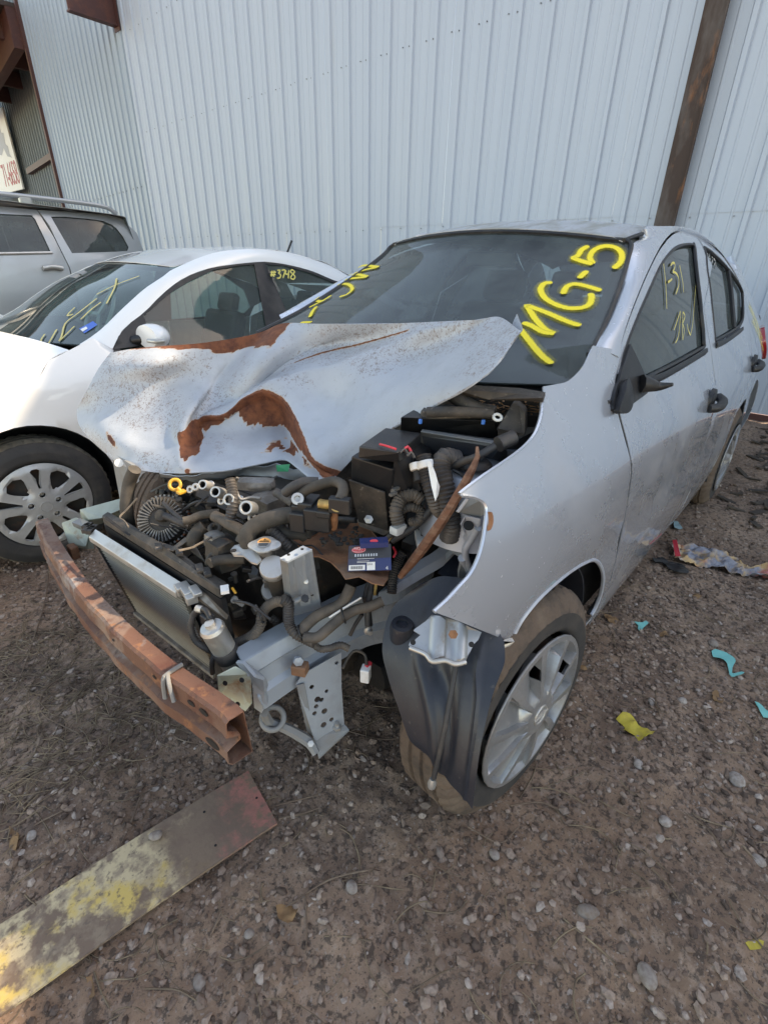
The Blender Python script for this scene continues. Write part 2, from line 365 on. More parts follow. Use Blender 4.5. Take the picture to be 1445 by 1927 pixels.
# ------------------------------------------------------------------ ground
def axis(lo, hi, st, far, g=1.22):
    a = np.arange(lo, hi, st); L = []; x = lo; s = st
    while x > -far: s *= g; x -= s; L.append(x)
    H = []; x = a[-1]; s = st
    while x < far: s *= g; x += s; H.append(x)
    return np.array(L[::-1]+list(a)+H)
def gz(x, y):
    x = np.asarray(x, float); y = np.asarray(y, float)
    near = np.clip(1.2-np.hypot(x, y)/40, 0, 1)
    z = (fbm(x*1.1, y*1.1, 3, 3)*.05+fbm(x*6, y*6, 4, 11)*.022)*near
    z += .16*smoothstep(2.9, 4.5, x)*(1+fbm(x*3, y*3, 3, 5)*.5)
    for (cx, cy, rr) in ((0, -.83, .3), (2.6, -.8, .3), (-.4, 1.4, .3)): z = z*(1-np.exp(-((x-cx)**2+(y-cy)**2)/rr**2))
    return z-.008
gxa = axis(-1.35, 2.2, .016, 90); gya = axis(-1.9, 1.7, .016, 90)
GX, GY = np.meshgrid(gxa, gya, indexing='ij')
fine = np.clip(1.4-np.hypot(GX-.3, GY+.3)/3.2, 0, 1)
GZ = gz(GX, GY)+(fbm(GX*22, GY*22, 3, 21)*.013+np.maximum(fbm(GX*48, GY*48, 2, 31), 0)*.014)*fine
m_ground = M('gravelly_dirt', (.23, .146, .098), .95, 0, [((.34, .24, .175), 1.1, .45, .68, .8), ((.10, .062, .046), 2.6, .46, .66, .75), ((.32, .23, .175), 34, .52, .62, .6), ((.045, .034, .028), 50, .52, .60, .75), ((.28, .24, .21), 110, .60, .66, .7), ((.035, .026, .022), 150, .58, .63, .7)], bump=1.0, bscale=95)
ground = mk('ground', np.stack([GX, GY, GZ], -1).reshape(-1, 3), grid_faces(*GX.shape), m_ground, smooth=True); tag(ground, kind='structure')
ico = [(0, 0, 1), (.894, 0, .447), (.276, .851, .447), (-.724, .526, .447), (-.724, -.526, .447), (.276, -.851, .447), (.724, .526, -.447), (-.276, .851, -.447), (-.894, 0, -.447), (-.276, -.851, -.447), (.724, -.526, -.447), (0, 0, -1)]
icf = np.array([(0, 1, 2), (0, 2, 3), (0, 3, 4), (0, 4, 5), (0, 5, 1), (1, 6, 2), (2, 7, 3), (3, 8, 4), (4, 9, 5), (5, 10, 1), (6, 7, 2), (7, 8, 3), (8, 9, 4), (9, 10, 5), (10, 6, 1), (6, 11, 7), (7, 11, 8), (8, 11, 9), (9, 11, 10), (10, 11, 6)])
ico = np.array(ico)
def rot_rand(n, flat=1.0):
    q = rng.normal(size=(n, 4)); q /= np.linalg.norm(q, axis=1)[:, None]; w_, x, y, z = q.T
    return np.stack([1-2*(y*y+z*z), 2*(x*y-z*w_), 2*(x*z+y*w_), 2*(x*y+z*w_), 1-2*(x*x+z*z), 2*(y*z-x*w_), 2*(x*z-y*w_), 2*(y*z+x*w_), 1-2*(x*x+y*y)], -1).reshape(n, 3, 3)
def stones(name, n, smin, smax, mat, box, seed, power=2.2, mask=None):
    r = np.random.default_rng(seed); x = r.uniform(box[0], box[1], n); y = r.uniform(box[2], box[3], n)
    if mask is not None: k = mask(x, y, r); x, y = x[k], y[k]; n = len(x)
    s = smin+(smax-smin)*r.random(n)**power
    sh = ico[None]*(1+r.uniform(-.28, .28, (n, 12, 1)))*np.stack([r.uniform(.8, 1.3, n), r.uniform(.6, 1, n), r.uniform(.45, .8, n)], -1)[:, None]
    a = r.uniform(0, 2*math.pi, n); t = r.uniform(-.5, .5, n); ca, sa, ct, st = np.cos(a), np.sin(a), np.cos(t), np.sin(t); Z = np.zeros(n); O = np.ones(n)
    R1 = np.stack([ca, -sa, Z, sa, ca, Z, Z, Z, O], -1).reshape(n, 3, 3); R2 = np.stack([O, Z, Z, Z, ct, -st, Z, st, ct], -1).reshape(n, 3, 3)
    V = np.einsum('nij,njk,nvk->nvi', R1, R2, sh)*s[:, None, None]
    V += np.stack([x, y, gz(x, y)+fbm(x*22, y*22, 3, 21)*.011+s*.25], -1)[:, None]
    F = (icf[None]+12*np.arange(n)[:, None, None]).reshape(-1, 3)
    o = mk(name, V.reshape(-1, 3), F, mat, attrs={'tone': np.repeat(r.random(n), 12)}); return o
def m_stone(name, stops):
    m = bpy.data.materials.new(name); m.use_nodes = True; nt = m.node_tree; b = nt.nodes['Principled BSDF']
    a = nt.nodes.new('ShaderNodeAttribute'); a.attribute_name = 'tone'; c = ramp(nt, a.outputs['Fac'], stops)
    g = nt.nodes.new('ShaderNodeNewGeometry'); f = ramp(nt, noise(nt, g.outputs['Position'], 90, 4), [(.4, (0, 0, 0)), (.65, (.6, .6, .6))])
    nt.links.new(mixc(nt, f, c, (.14, .092, .066)), b.inputs['Base Color']); b.inputs['Roughness'].default_value = .85
    bp = nt.nodes.new('ShaderNodeBump'); bp.inputs['Strength'].default_value = .4; bp.inputs['Distance'].default_value = .002
    nt.links.new(noise(nt, g.outputs['Position'], 300, 3), bp.inputs['Height']); nt.links.new(bp.outputs[0], b.inputs['Normal']); return m
m_st = m_stone('mixed_gravel', [(0, (.045, .029, .022)), (.3, (.16, .106, .08)), (.6, (.245, .172, .133)), (.9, (.32, .245, .20)), (1, (.40, .34, .30))])
m_st2 = m_stone('pale_pebbles', [(0, (.08, .055, .044)), (.5, (.16, .115, .09)), (.9, (.23, .18, .15)), (1, (.36, .31, .275))])
def offwall(x, y, r): return (x < 4.3) & (r.random(len(x)) < np.clip(1.25-np.hypot(x+.6, y+.5)/3.4, .12, 1)*(.35+1.2*np.clip(fbm(x*1.7, y*1.7, 3, 44)+.5, 0, 1)))
tag(stones('fine_gravel', 120000, .0030, .0125, m_st, (-1.5, 4.3, -2.9, 2.2), 5, 2.4, offwall), kind='stuff')
tag(stones('coarse_gravel', 2400, .006, .019, m_st2, (-1.5, 4.3, -2.9, 2.2), 6, 3.0, offwall), kind='stuff')
# twigs and straw matted into the dirt
m_straw = M('straw_and_twigs', (.20, .145, .095), .9, 0, [((.08, .055, .04), 12, .4, .62, .8), ((.33, .26, .17), 21, .55, .7, .7)])
def litter_lines(name, n, L0, L1, r0, r1, box, seed, mask=None):
    r = np.random.default_rng(seed); mb = MB()
    for i in range(n):
        x, y = r.uniform(box[0], box[1]), r.uniform(box[2], box[3]); a = r.uniform(0, 6.28); L = r.uniform(L0, L1); c = r.uniform(-2, 2)
        P = []
        for k in range(5): P.append((x, y, float(gz(x, y))+.006+r.uniform(0, .005))); x += math.cos(a)*L/4; y += math.sin(a)*L/4; a += c*.2+r.uniform(-.2, .2)
        mb.tube(P, r.uniform(r0, r1), 4, step=L/9)
    return mb.build(name, m_straw)
tag(litter_lines('straw', 1000, .03, .16, .0007, .0020, (-1.35, 1.4, -1.9, 1.4), 9), kind='stuff')
tag(litter_lines('straw_mat', 600, .04, .18, .0007, .0020, (-1.2, -.55, .0, .9), 12), kind='stuff')

# ------------------------------------------------------------------ metal building
XW = 4.6
m_wall = M('wall_sheet_paint', (.38, .445, .53), .5, .12, [((.44, .49, .55), 1.3, .45, .8, .35), ((.36, .35, .33), 5, .62, .85, .35)], stretch=(1, 1, .25), bump=.04, bscale=12)
m_wall2 = M('wall_sheet_paint_aged', (.31, .385, .46), .5, .12, [((.26, .31, .36), 1.0, .45, .8, .5)], stretch=(1, 1, .3), bump=.04, bscale=12)
m_redsteel = M('dark_red_primed_steel', (.075, .028, .026), .6, .1, [((.15, .05, .03), 6, .5, .7, .6)])
m_rustcol = M('rusty_column', (.055, .036, .030), .8, .1, [((.27, .11, .045), 7, .54, .66, .8), ((.18, .17, .165), 3, .52, .7, .6)], stretch=(1, 1, .35), bump=.2, bscale=60)
m_screw = M('screw_heads', (.22, .24, .26), .5, .5)
def ribs(y, s, major=.024):
    """height of the profiled sheet at position y (ribs every s)"""
    t = (y/s) % 1.0; d = abs(t-.5)*s
    z = major*np.clip((.030-d)/.012, 0, 1)
    for q in (.17, .83): z = np.maximum(z, .005*np.clip((.014-abs(t-q)*s)/.008, 0, 1))
    return z
def ribbreaks(y0, y1, s):
    B = {y0, y1}; k = math.floor(y0/s)-1
    while k*s < y1+s:
        c = (k+.5)*s
        for d in (.030, .018): B |= {c-d, c+d}
        for q in (.17, .83):
            for d in (.014, .006): B |= {(k+q)*s-d, (k+q)*s+d}
        k += 1
    return np.array(sorted(b for b in B if y0 <= b <= y1))
def sheet_wall(parent, org, dr, nrm, L0, L1, zs, s, per, mat, major=.024, phase=0, nm='wall_panel'):
    """profiled sheets standing side by side: org + dr*L, ribs pushed out along nrm"""
    org = np.array(org, float); dr = np.array(dr, float); nrm = np.array(nrm, float); k = 0; a = L0
    while a < L1-1e-6:
        b = min(a+per*s, L1); y = np.clip(ribbreaks(a+phase, b+phase, s)-phase, a, b)
        for j in range(len(zs)-1):
            zz = np.linspace(zs[j], zs[j+1]+(.02 if j < len(zs)-2 else 0), 6); off = .0015*((k+j) % 2)+.004*j
            h = ribs(y+phase, s, major)+off
            wob = .004*fbm(y[None]*1.5+j*9, zz[:, None]*1.2, 2, 8)
            G = org+y[None, :, None]*dr+(h[None, :]+wob)[..., None]*nrm; G = G.copy(); G[..., 2] += zz[:, None]
            mk(nm, G.reshape(-1, 3), grid_faces(*G.shape[:2]), mat, parent, solid=.001, soff=0)
        a = b; k += 1
NW = empty('corrugated_metal_wall', (XW, 3, 0), 'pale blue-grey ribbed metal building wall standing behind the three cars', 'wall')
sheet_wall(NW, (XW, 0, 0), (0, 1, 0), (-1, 0, 0), -15.2, 10.18, [.2, 1.80, 6.4], .335, 3, m_wall, phase=.06)
mb = MB()
for z in (1.775, 3.55, 5.0):
    for k in range(-12, 31):
        for q in ((.5,) if z < 2 else (.36, .64)):
            y = (k+q)*.335-.06+.09; 
            if y > 10: continue
            mb.box((XW-.012, y, z+random.uniform(-.006, .006)), (.006, .0045, .0045))
tag(mb.build('wall_screws', m_screw, NW), kind='stuff')
mk('sill_board', *(lambda P: (P, [(0, 1, 2, 3), (4, 7, 6, 5), (0, 4, 5, 1), (1, 5, 6, 2), (2, 6, 7, 3), (3, 7, 4, 0)]))(np.array([[XW+dx, y, z] for dx in (.0, .1) for (y, z) in ((-15.2, -.1), (10.2, -.1), (10.2, .195), (-15.2, .195))])), m_redsteel, NW)
# flashing strip at the seam where the next wall begins
mb = MB(); mb.box((XW-.02, 10.2, 3.2), (.012, .035, 3.2)); mb.build('corner_flashing', m_wall, NW)
# rusty column in front of the sheets (right of the photo)
cl = empty('rusty_steel_column', (XW-.1, .35, 0), 'rust-streaked steel column standing against the pale ribbed wall on the right', 'column')
mb = MB(); mb.box((XW-.1, .37, 3.2), (.006, .085, 3.2)); mb.build('flange', m_rustcol, cl)
mb = MB(); mb.box((XW-.06, .37, 3.2), (.034, .006, 3.2)); mb.build('web', m_rustcol, cl)
mb = MB(); mb.box((XW-.118, .285, 3.2), (.012, .006, 3.2)); mb.build('lip', m_rustcol, cl)
# angled wing beyond the seam
wd = np.array([.115, .9934, 0]); wn = np.array([-.9934, .115, 0]); W0 = np.array([XW, 10.2, 0])
def onwing(px, py): return hpl(px, py, W0, wn)
LP = ((onwing(135, 385)-W0)@wd + (onwing(35, 45)-W0)@wd)/2
wing = empty('wing_wall', tuple(W0+wd*2), 'angled ribbed metal wall beyond the seam, left of the long blue-grey wall', 'wall')
sheet_wall(wing, W0, wd, wn, .03, LP, [.2, 2.75, 9.5], .335, 3, m_wall2, major=.030)
mb = MB(); Wp = W0+wd*(LP+.06)
Rw = np.stack([wn, wd, [0, 0, 1]], 1)
mb.box(Wp+[0, 0, 5]+wn*.05, (.06, .07, 5), Rw); mb.build('edge_post', m_redsteel, wing)
mb = MB()
for k in range(40): mb.box(W0+wd*(.2+k*.25)+wn*.01+np.array([0, 0, 2.72]), (.012, .008, .008), Rw)
tag(mb.build('wall_screws', m_screw, wing), kind='stuff')
# open bay with its own back wall, girt and roof
B0 = W0+wd*(LP+.15)-wn*.8
bay = empty('open_bay_wall', tuple(B0), 'dark shaded ribbed wall inside the open bay behind the phone number sign', 'wall')
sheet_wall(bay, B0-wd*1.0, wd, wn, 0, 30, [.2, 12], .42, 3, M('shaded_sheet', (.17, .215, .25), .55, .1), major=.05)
gp = onwing(80, 311)
mb = MB(); mb.box(B0+wd*3.5+wn*.12+np.array([0, 0, gp[2]+.5]), (.08, 4.3, .09), Rw); mb.build('girt', m_redsteel, bay)
# roof over the bay: deck on dark purlins
pr = onwing(48, 108)
roof = empty('bay_roof', tuple(B0+np.array([0, 0, pr[2]])), 'dark roof deck on red steel purlins over the open bay, top left', 'roof')
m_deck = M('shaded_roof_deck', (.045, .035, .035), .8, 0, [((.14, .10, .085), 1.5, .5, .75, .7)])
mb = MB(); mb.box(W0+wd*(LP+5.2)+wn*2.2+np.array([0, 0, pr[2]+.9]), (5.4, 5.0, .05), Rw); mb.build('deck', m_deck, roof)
mb = MB(); mb.box(W0+wd*(LP+5.2)+wn*.2+np.array([0, 0, pr[2]+.45]), (.12, 5.0, .42), Rw); mb.build('header_beam', m_redsteel, roof)
for k in range(4):
    mb = MB(); mb.box(W0+wd*(LP+1.2+k*2.4)+wn*2.2+np.array([0, 0, pr[2]+.62]), (5.3, .08, .22), Rw); mb.build('purlin', m_redsteel, roof)
# short red beam jutting out of the wall above the seam
b1_ = hx(222, 48, XW-.03); b2_ = hy(132, 22, b1_[1])
bm = empty('red_beam', tuple(b1_), 'dark red steel beam jutting out from the wall at the top of the seam', 'beam')
mb = MB(); mb.box(((XW-.03+b2_[0])/2, b1_[1]+.06, b1_[2]+.32), ((XW-.03-b2_[0])/2, .012, .30)); mb.build('web', m_redsteel, bm)
for z in (.0, .63): mb = MB(); mb.box(((XW-.03+b2_[0])/2, b1_[1]+.06, b1_[2]+z+.012), ((XW-.03-b2_[0])/2, .075, .012)); mb.build('flange', m_redsteel, bm)
mb = MB(); mb.box((XW-.02, b1_[1]+.06, b1_[2]+.3), (.008, .11, .36)); mb.build('end_plate', m_redsteel, bm)
# sign with the phone number
sg = empty('phone_number_sign', tuple(hx(20, 300, 7)), 'white sign with red phone number and grey tree picture, cut off at the left edge', 'sign')
S1, S2, S3 = hx(45, 355, 7.0), hx(0, 212, 7.0), hx(0, 367, 7.0)
ez = np.array([0, 0, 1.]); sgh = S1[2]+3.0
mb = MB(); ys = S1[1]; L_ = 4.5
mb.box((7.0, ys+L_/2, S1[2]+1.35), (.03, L_/2, 1.35)); mb.build('sign_board', M('sign_white', (.75, .76, .75), .5), sg)
fc = bpy.data.curves.new('digits', 'FONT'); fc.body = '71-6658'; fc.size = 1.15; fc.extrude = .004; fc.space_character = .9
fo = bpy.data.objects.new('phone_digits', fc); COL.objects.link(fo)
me = bpy.data.meshes.new_from_object(fo); bpy.data.objects.remove(fo)
V = np.array([v.co[:] for v in me.vertices]); V = V*[.62, 1, 1]; V[:, 0] -= V[:, 0].max()
Wv = np.stack([np.full(len(V), 6.965)-V[:, 2], ys+.12-V[:, 0], S1[2]+.22+V[:, 1]], 1)
mk('phone_digits', Wv, [tuple(p.vertices) for p in me.polygons], M('sign_red', (.42, .03, .06), .5), sg)
V, T = tri2d([(.35, 1.1), (.55, 1.25), (.5, 1.5), (.75, 1.6), (.6, 1.95), (.9, 2.0), (.85, 2.35), (1.3, 2.5), (1.9, 2.4), (2.3, 2.0), (2.0, 1.7), (2.2, 1.4), (1.6, 1.3), (1.1, 1.5), (.9, 1.2)], (), .5)
mk('tree_picture', np.stack([np.full(len(V), 6.964), ys+V[:, 0], S1[2]+V[:, 1]], 1), T, M('sign_grey', (.42, .45, .5), .6), sg)

# ================================================================== wrecked silver sedan
ZS = [0.1, .18, .30, .5, .7, .85, .93, 1.04, 1.2, 1.42, 1.50]; YS = [.78, .80, .83, .845, .84, .825, .79, .745, .68, .57, .48]
ZF = [0.1, .18, .30, .5, .70, .80, .88, .94, .99, 1.04, 1.10, 1.2]; YF = [.78, .80, .83, .845, .84, .825, .80, .775, .745, .715, .68, .60]
def S(x, z):
    x = np.asarray(x, float); z = np.asarray(z, float)
    a = np.interp(z, ZS, YS); b = np.interp(z, ZF, YF); k = smoothstep(.05, .55, x); y = b*(1-k)+a*k
    y = y-.010*np.exp(-((z-.60)/.06)**2)                        # light scallop under the shoulder
    y = y-np.where(x < 0, .25*x*x-.03*x, 0)-np.where(x > 2.4, .05*(x-2.4)**2, 0)
    return y
def smooth_S(x, z):
    return (S(x, z)*2+2*S(x, z+.03)+2*S(x, z-.03)+S(x, z+.065)+S(x, z-.065)+S(x+.06, z)+S(x-.06, z))/10
TT = np.linspace(.3, 6.5, 4000)
def onS(px, py, off=0., sgn=-1):
    Q = CAM+ray(px, py)*TT[:, None]; f = (sgn*Q[:, 1])-(smooth_S(Q[:, 0], Q[:, 2])+off)
    f = -f if f[0] < 0 else f
    k = np.nonzero((f[:-1] > 0) & (f[1:] <= 0))[0]
    if len(k) == 0: k = [int(np.argmin(np.abs(f[:-1])))]
    i = k[0]; t = TT[i]+(TT[i+1]-TT[i])*f[i]/(f[i]-f[i+1]+1e-12); return CAM+ray(px, py)*t
CAR = empty('silver_sedan', (1.2, 0, 0), 'wrecked silver sedan with crumpled rusty bonnet and yellow MG-5 sprayed on the windscreen', 'car')
def xz(pts, off=0): return [tuple(onS(*q, off)[[0, 2]]) for q in pts]
def crop(L, ox, oy, s): return [(ox+a/s, oy+b/s) for a, b in L]
def side_panel(name, outline2d, mat=m_silver, parent=CAR, off=0., t=.003, sp=.03, holes=(), mirror=True, smooth=True):
    V, T = tri2d(outline2d, holes, sp); out = []
    for sgn in ((-1, 1) if mirror else (-1,)):
        P = np.stack([V[:, 0], sgn*(smooth_S(V[:, 0], V[:, 1])+off), V[:, 1]], 1)
        F = T if sgn < 0 else T[:, ::-1]
        out.append(mk(name, P, F, mat, parent, smooth=smooth, solid=t, soff=-1))
    return out
def inset(P, d):
    """shrink an outline by d"""
    P = np.array(P); n = len(P); a = np.roll(P, 1, 0); b = np.roll(P, -1, 0); t = b-a; t /= np.linalg.norm(t, axis=1)[:, None]+1e-12
    A = .5*np.sum(P[:, 0]*b[:, 1]-b[:, 0]*P[:, 1]); nrm = np.stack([-t[:, 1], t[:, 0]], 1)*(1 if A > 0 else -1)
    return [tuple(q) for q in P+nrm*d]
# --- front fender (car's left); the nose is bent up and torn away
arch = xz([(965, 1200), (982, 1168), (1005, 1138), (1028, 1114), (1052, 1093), (1078, 1073), (1100, 1060), (1118, 1054), (1130, 1064), (1136, 1085), (1132, 1115), (1122, 1142), (1113, 1158)])
seamF = xz([(1113, 1158), (1143, 1112), (1148, 1090), (1160, 1040), (1172, 985), (1181, 935), (1186, 900), (1187, 877), (1178, 835), (1168, 798), (1161, 772)])
top_up = xz([(1161, 772), (1157, 740), (1158, 712), (1165, 664), (1116, 650)])
fin = xz([(1116, 650), (1100, 684), (1084, 704), (1066, 718), (1045, 723), (1022, 727)])
noseA = xz([(1022, 727), (1022, 742), (1022, 775), (1016, 800), (1006, 822), (985, 845), (955, 868), (915, 895), (885, 917), (866, 932)])
noseB = xz([(866, 932), (895, 936), (913, 946), (919, 962), (917, 985), (912, 1020), (903, 1052), (888, 1082), (868, 1105), (845, 1130), (820, 1153)])
bot = xz([(820, 1153), (855, 1166), (900, 1184), (950, 1203), (965, 1200)])
fo_ = []
for k, seg in enumerate((arch, seamF, top_up, fin, noseA, noseB, bot)):
    s_ = spline(seg, 4) if len(seg) > 2 else np.array(seg); fo_ += [tuple(q) for q in s_[:-1]]
fend = side_panel('front_fender', fo_, m_silver, sp=.028, mirror=False)[0]
# rolled lip along the torn nose edge and the wheel arch
def lip(name, pts, r, mat, parent, inn=0.004):
    P = [np.array([q[0], -(smooth_S(q[0], q[1])-inn), q[1]]) for q in pts]; return tube(name, P, r, mat, parent, seg=6, step=.01)
lip('edge_lip', noseA[1:]+noseB, .0045, m_silver, fend); lip('arch_lip', arch, .006, m_silver_dull, fend, .002)
hr = np.array([ [q[0], -(smooth_S(q[0], q[1])+.001), q[1]] for q in xz([(917, 962), (922, 968), (922, 985), (916, 998)])])
ribbon('rust_scar', hr, .009, (-.8, -.6, .2), m_rust, fend, lift=.003)
lip('seam_shadow_gap', seamF, .007, m_dark, CAR, .011)
# --- doors, with their window frames
A4 = 4.188
fd_top = crop([(260, 1350), (268, 1250), (282, 1150), (312, 1040), (350, 930), (384, 840), (420, 750), (458, 655), (500, 560), (538, 480), (580, 400), (615, 345), (650, 300), (690, 260), (730, 240), (765, 231), (800, 229), (838, 235), (880, 250)], 1100, 380, A4)
fdt = xz(fd_top)
glassF = xz(crop([(868, 335), (835, 322), (800, 322), (755, 330), (715, 348), (685, 372), (655, 405), (620, 450), (590, 500), (553, 575), (520, 650), (480, 740), (440, 830), (405, 915), (370, 1000), (335, 1095), (300, 1200), (280, 1290), (268, 1375), (268, 1375), (360, 1410), (475, 1418), (475, 1418), (590, 1357), (700, 1300), (825, 1228), (950, 1152), (950, 1152), (945, 1020), (930, 880), (915, 720), (900, 600), (885, 460)], 1100, 380, A4)+[])
glassR = xz(crop([(938, 345), (985, 375), (1030, 412), (1080, 458), (1130, 515), (1168, 562), (1205, 618), (1232, 665), (1250, 710), (1250, 710), (1254, 800), (1256, 880), (1250, 940), (1228, 985), (1228, 985), (1165, 1032), (1095, 1075), (1030, 1108), (1030, 1108), (1018, 980), (1003, 830), (985, 660), (962, 500)], 1100, 380, A4))
def dens(P, n=3, closed=True): return [tuple(q) for q in spline([np.array(p) for p in P], n, closed)]
glassF_ = dens(glassF); glassR_ = dens(glassR)
bp_top = xz([(1310, 439)])[0]; bp_bot = xz(crop([(990, 1130)], 1100, 380, A4))[0]
bseam_x = xz([(1345, 655), (1356, 700), (1358, 745), (1356, 790), (1347, 838), (1330, 890)])
print('bseam', np.round(bseam_x, 2), 'ftop', np.round(fdt[::4], 2), 'gF', np.round(glassF[::5], 2), 'gR', np.round(glassR[::4], 2))
XB = 1.62                                             # door / door seam below the belt
sill_z = .215
dl = [tuple(q) for q in spline([np.array(p) for p in fdt], 3)]
seamD = [(x+.013, z) for x, z in seamF[1:]]
front_door = [(q[0]+.004, q[1]) for q in seamD][::1]
fd = [(.555, sill_z)]+[(x, z) for x, z in seamD[1:]]+dl[1:]
fd += [(fdt[-1][0]+.004, fdt[-1][1]-.004)]
btx = fdt[-1][0]
fd += [(btx+.02, 1.36), (XB-.03, 1.2), (XB-.01, 1.05), (XB-.004, .9), (XB-.004, .6), (XB-.01, .4), (XB-.02, sill_z)]
gpoly = inset(glassF_, -.0)
doorF = side_panel('front_door', fd, sp=.04, holes=[gpoly])
# roofline of the rear door from the picture, carried on behind
rt = xz([(1329, 452), (1350, 471), (1369, 495), (1385, 521), (1395, 543), (1401, 568)])
rdo = [(XB-.02, sill_z), (XB-.0, .4), (XB+.003, .6), (XB+.003, .9), (XB-.004, 1.05), (XB-.022, 1.2), (btx+.028, 1.36), (btx+.012, fdt[-1][1]-.006)]
rdo += [tuple(q) for q in spline([np.array(p) for p in rt[:5]], 3)]
xe = rt[4][0]
print('rt', np.round(rt, 2), 'btx', btx, fdt[-1])
xr = max(q[0] for q in glassR)
rdo += [(xr+.045, 1.2), (xr+.05, 1.12), (xr+.04, 1.0), (xr-.02, .8), (2.32, .62), (2.24, .5), (2.2, .35), (2.18, sill_z)]
doorR = side_panel('rear_door', rdo, sp=.04, holes=[inset(glassR_, -.0)])
# rear quarter panel with its wheel arch
ra = [(2.6+.345*math.cos(a), .31+.36*math.sin(a)) for a in np.linspace(math.radians(170), math.radians(-5), 18)]
rq = [(2.195, sill_z), (2.21, .35), (2.25, .45)]+ra[0:1]+ra[1:]+[(2.98, .25), (3.45, .3), (3.62, .5), (3.66, .8), (3.6, 1.02), (3.35, 1.08), (3.1, 1.13), (2.95, 1.2), (2.82, 1.28), (2.72, 1.32)]
rq = [(2.195, sill_z), (2.215, .35), (2.245, .44)]+ra+[(3.0, .24), (3.45, .3), (3.62, .5), (3.66, .8), (3.6, 1.02), (3.35, 1.08), (3.1, 1.14), (2.9, 1.24), (2.72, 1.34), (2.55, 1.405)]+[(xe+.01, rt[4][1]+.0)]+[(xr+.05, 1.2), (xr+.055, 1.12), (xr+.045, 1.0), (xr-.013, .8), (2.328, .62), (2.25, .5)]
# drop the duplicate lower corner so that the outline stays simple
rq = [(2.188, sill_z), (2.208, .35)]+ra+[(3.0, .24), (3.45, .3), (3.62, .5), (3.66, .8), (3.6, 1.02), (3.35, 1.08), (3.1, 1.14), (2.9, 1.24), (2.72, 1.34), (2.55, 1.405), (xe+.01, rt[4][1]), (xr+.05, 1.2), (xr+.055, 1.12), (xr+.045, 1.0), (xr-.013, .8), (2.328, .62), (2.25, .5)]
quart = side_panel('rear_quarter_panel', rq, sp=.045)
side_panel('sill', [(.50, .212), (2.18, .212), (2.17, .15), (.52, .15)], m_silver_dull, sp=.05, off=-.012)
# glass, seals, belt moulding
for nm, g_ in (('front_window', glassF_), ('rear_window', glassR_)):
    a, b = side_panel(nm, inset(g_, -.004), m_glasst, off=-.014, t=0, sp=.05)
    for o, sg_ in ((a, -1), (b, 1)):
        P = [np.array([q[0], sg_*(smooth_S(q[0], q[1])-.004), q[1]]) for q in inset(g_, .006)]
        tube('seal', P+[P[0]], .0075, m_black, o, seg=6, step=.012)
belt = xz(crop([(470, 1420), (600, 1375), (700, 1322), (825, 1250), (950, 1175), (1030, 1130), (1100, 1098), (1165, 1055), (1235, 1003)], 1100, 380, A4))
for sg_ in (-1, 1):
    for part in (belt[:5], belt[5:]):
        P = np.array([[q[0], sg_*(smooth_S(q[0], q[1])+.003), q[1]] for q in part]); C = resample(spline(list(P), 6), .03)
        G = np.stack([C+np.array([0, 0, .014]), C+np.array([0, sg_*.006, 0]), C+np.array([0, 0, -.014])], 0)
        gridmesh('belt_moulding', G, m_black, CAR, solid=.004, soff=0)
P = [np.array([q[0], -(smooth_S(q[0], q[1])-.006), q[1]]) for q in xz(crop([(1138, 532), (1160, 680), (1175, 850), (1187, 990)], 1100, 380, A4))]
tube('quarter_divider', P, .011, m_black, CAR, seg=6)
# mirror sail and the stub left of the broken mirror
V, T = tri2d(xz(crop([(262, 1340), (300, 1215), (335, 1115), (372, 1190), (420, 1290), (470, 1400), (470, 1420), (470, 1500), (430, 1530), (330, 1600), (262, 1640), (225, 1650), (200, 1625), (196, 1570), (215, 1480), (240, 1410)], 1100, 380, A4)), (), .03)
def mir(P, s_): Q = P.copy(); Q[:, 1] *= s_; return Q
base = np.stack([V[:, 0], -(smooth_S(V[:, 0], V[:, 1])+.010), V[:, 1]], 1)
mk('mirror_sail', base, T, m_black, CAR, smooth=True, solid=.012, soff=-1, bevel=.004)
c0 = onS(1158, 745, .03); 
V, T = tri2d(dens(xz(crop([(245, 1395), (285, 1380), (300, 1440), (292, 1530), (268, 1620), (235, 1650), (203, 1640), (197, 1585), (215, 1490)], 1100, 380, A4)), 3), (), .02)
rr_ = np.linalg.norm(V-V.mean(0), axis=1)
mk('mirror_base', np.stack([V[:, 0], -(smooth_S(V[:, 0], V[:, 1])+.018+.02*np.clip(1-rr_/.07, 0, 1)**.5), V[:, 1]], 1), T, m_black, CAR, smooth=True, solid=.02, soff=-1)
q0 = onS(1205, 722, .012); q1 = onS(1240, 727, .05); q2 = onS(1266, 723, .09)
tube('mirror_stub', [q0, (q0+q1)/2, q1, q2], [.028, .02, .012, .005], m_black, CAR, seg=8)
# door handles (grab + cup)
def handle(px, py, k, door):
    for sg_ in (-1, 1):
        c = onS(px, py); c = c*np.array([1, -sg_, 1]); par = door[0] if sg_ < 0 else door[1]
        mbh = MB(); V_, F_ = [], []
        P = [c+np.array([x*k, sg_*y, z*k]) for x, y, z in ((-.085, .006, -.012), (-.05, .030, -.010), (0, .036, -.004), (.05, .030, .004), (.085, .006, .012))]
        tube('door_handle', P, [.018, .019, .019, .019, .018], m_black, par, seg=10)
        lathe('handle_cup', [(.001, .010), (.04*k, .009), (.052*k, .006), (.055*k, -.01)], c+np.array([-.03*k, 0, .012*k]), (0, sg_, 0), m_black, par, seg=20)
handle(1340, 757, .95, doorF); handle(1418, 687, .95, doorR)
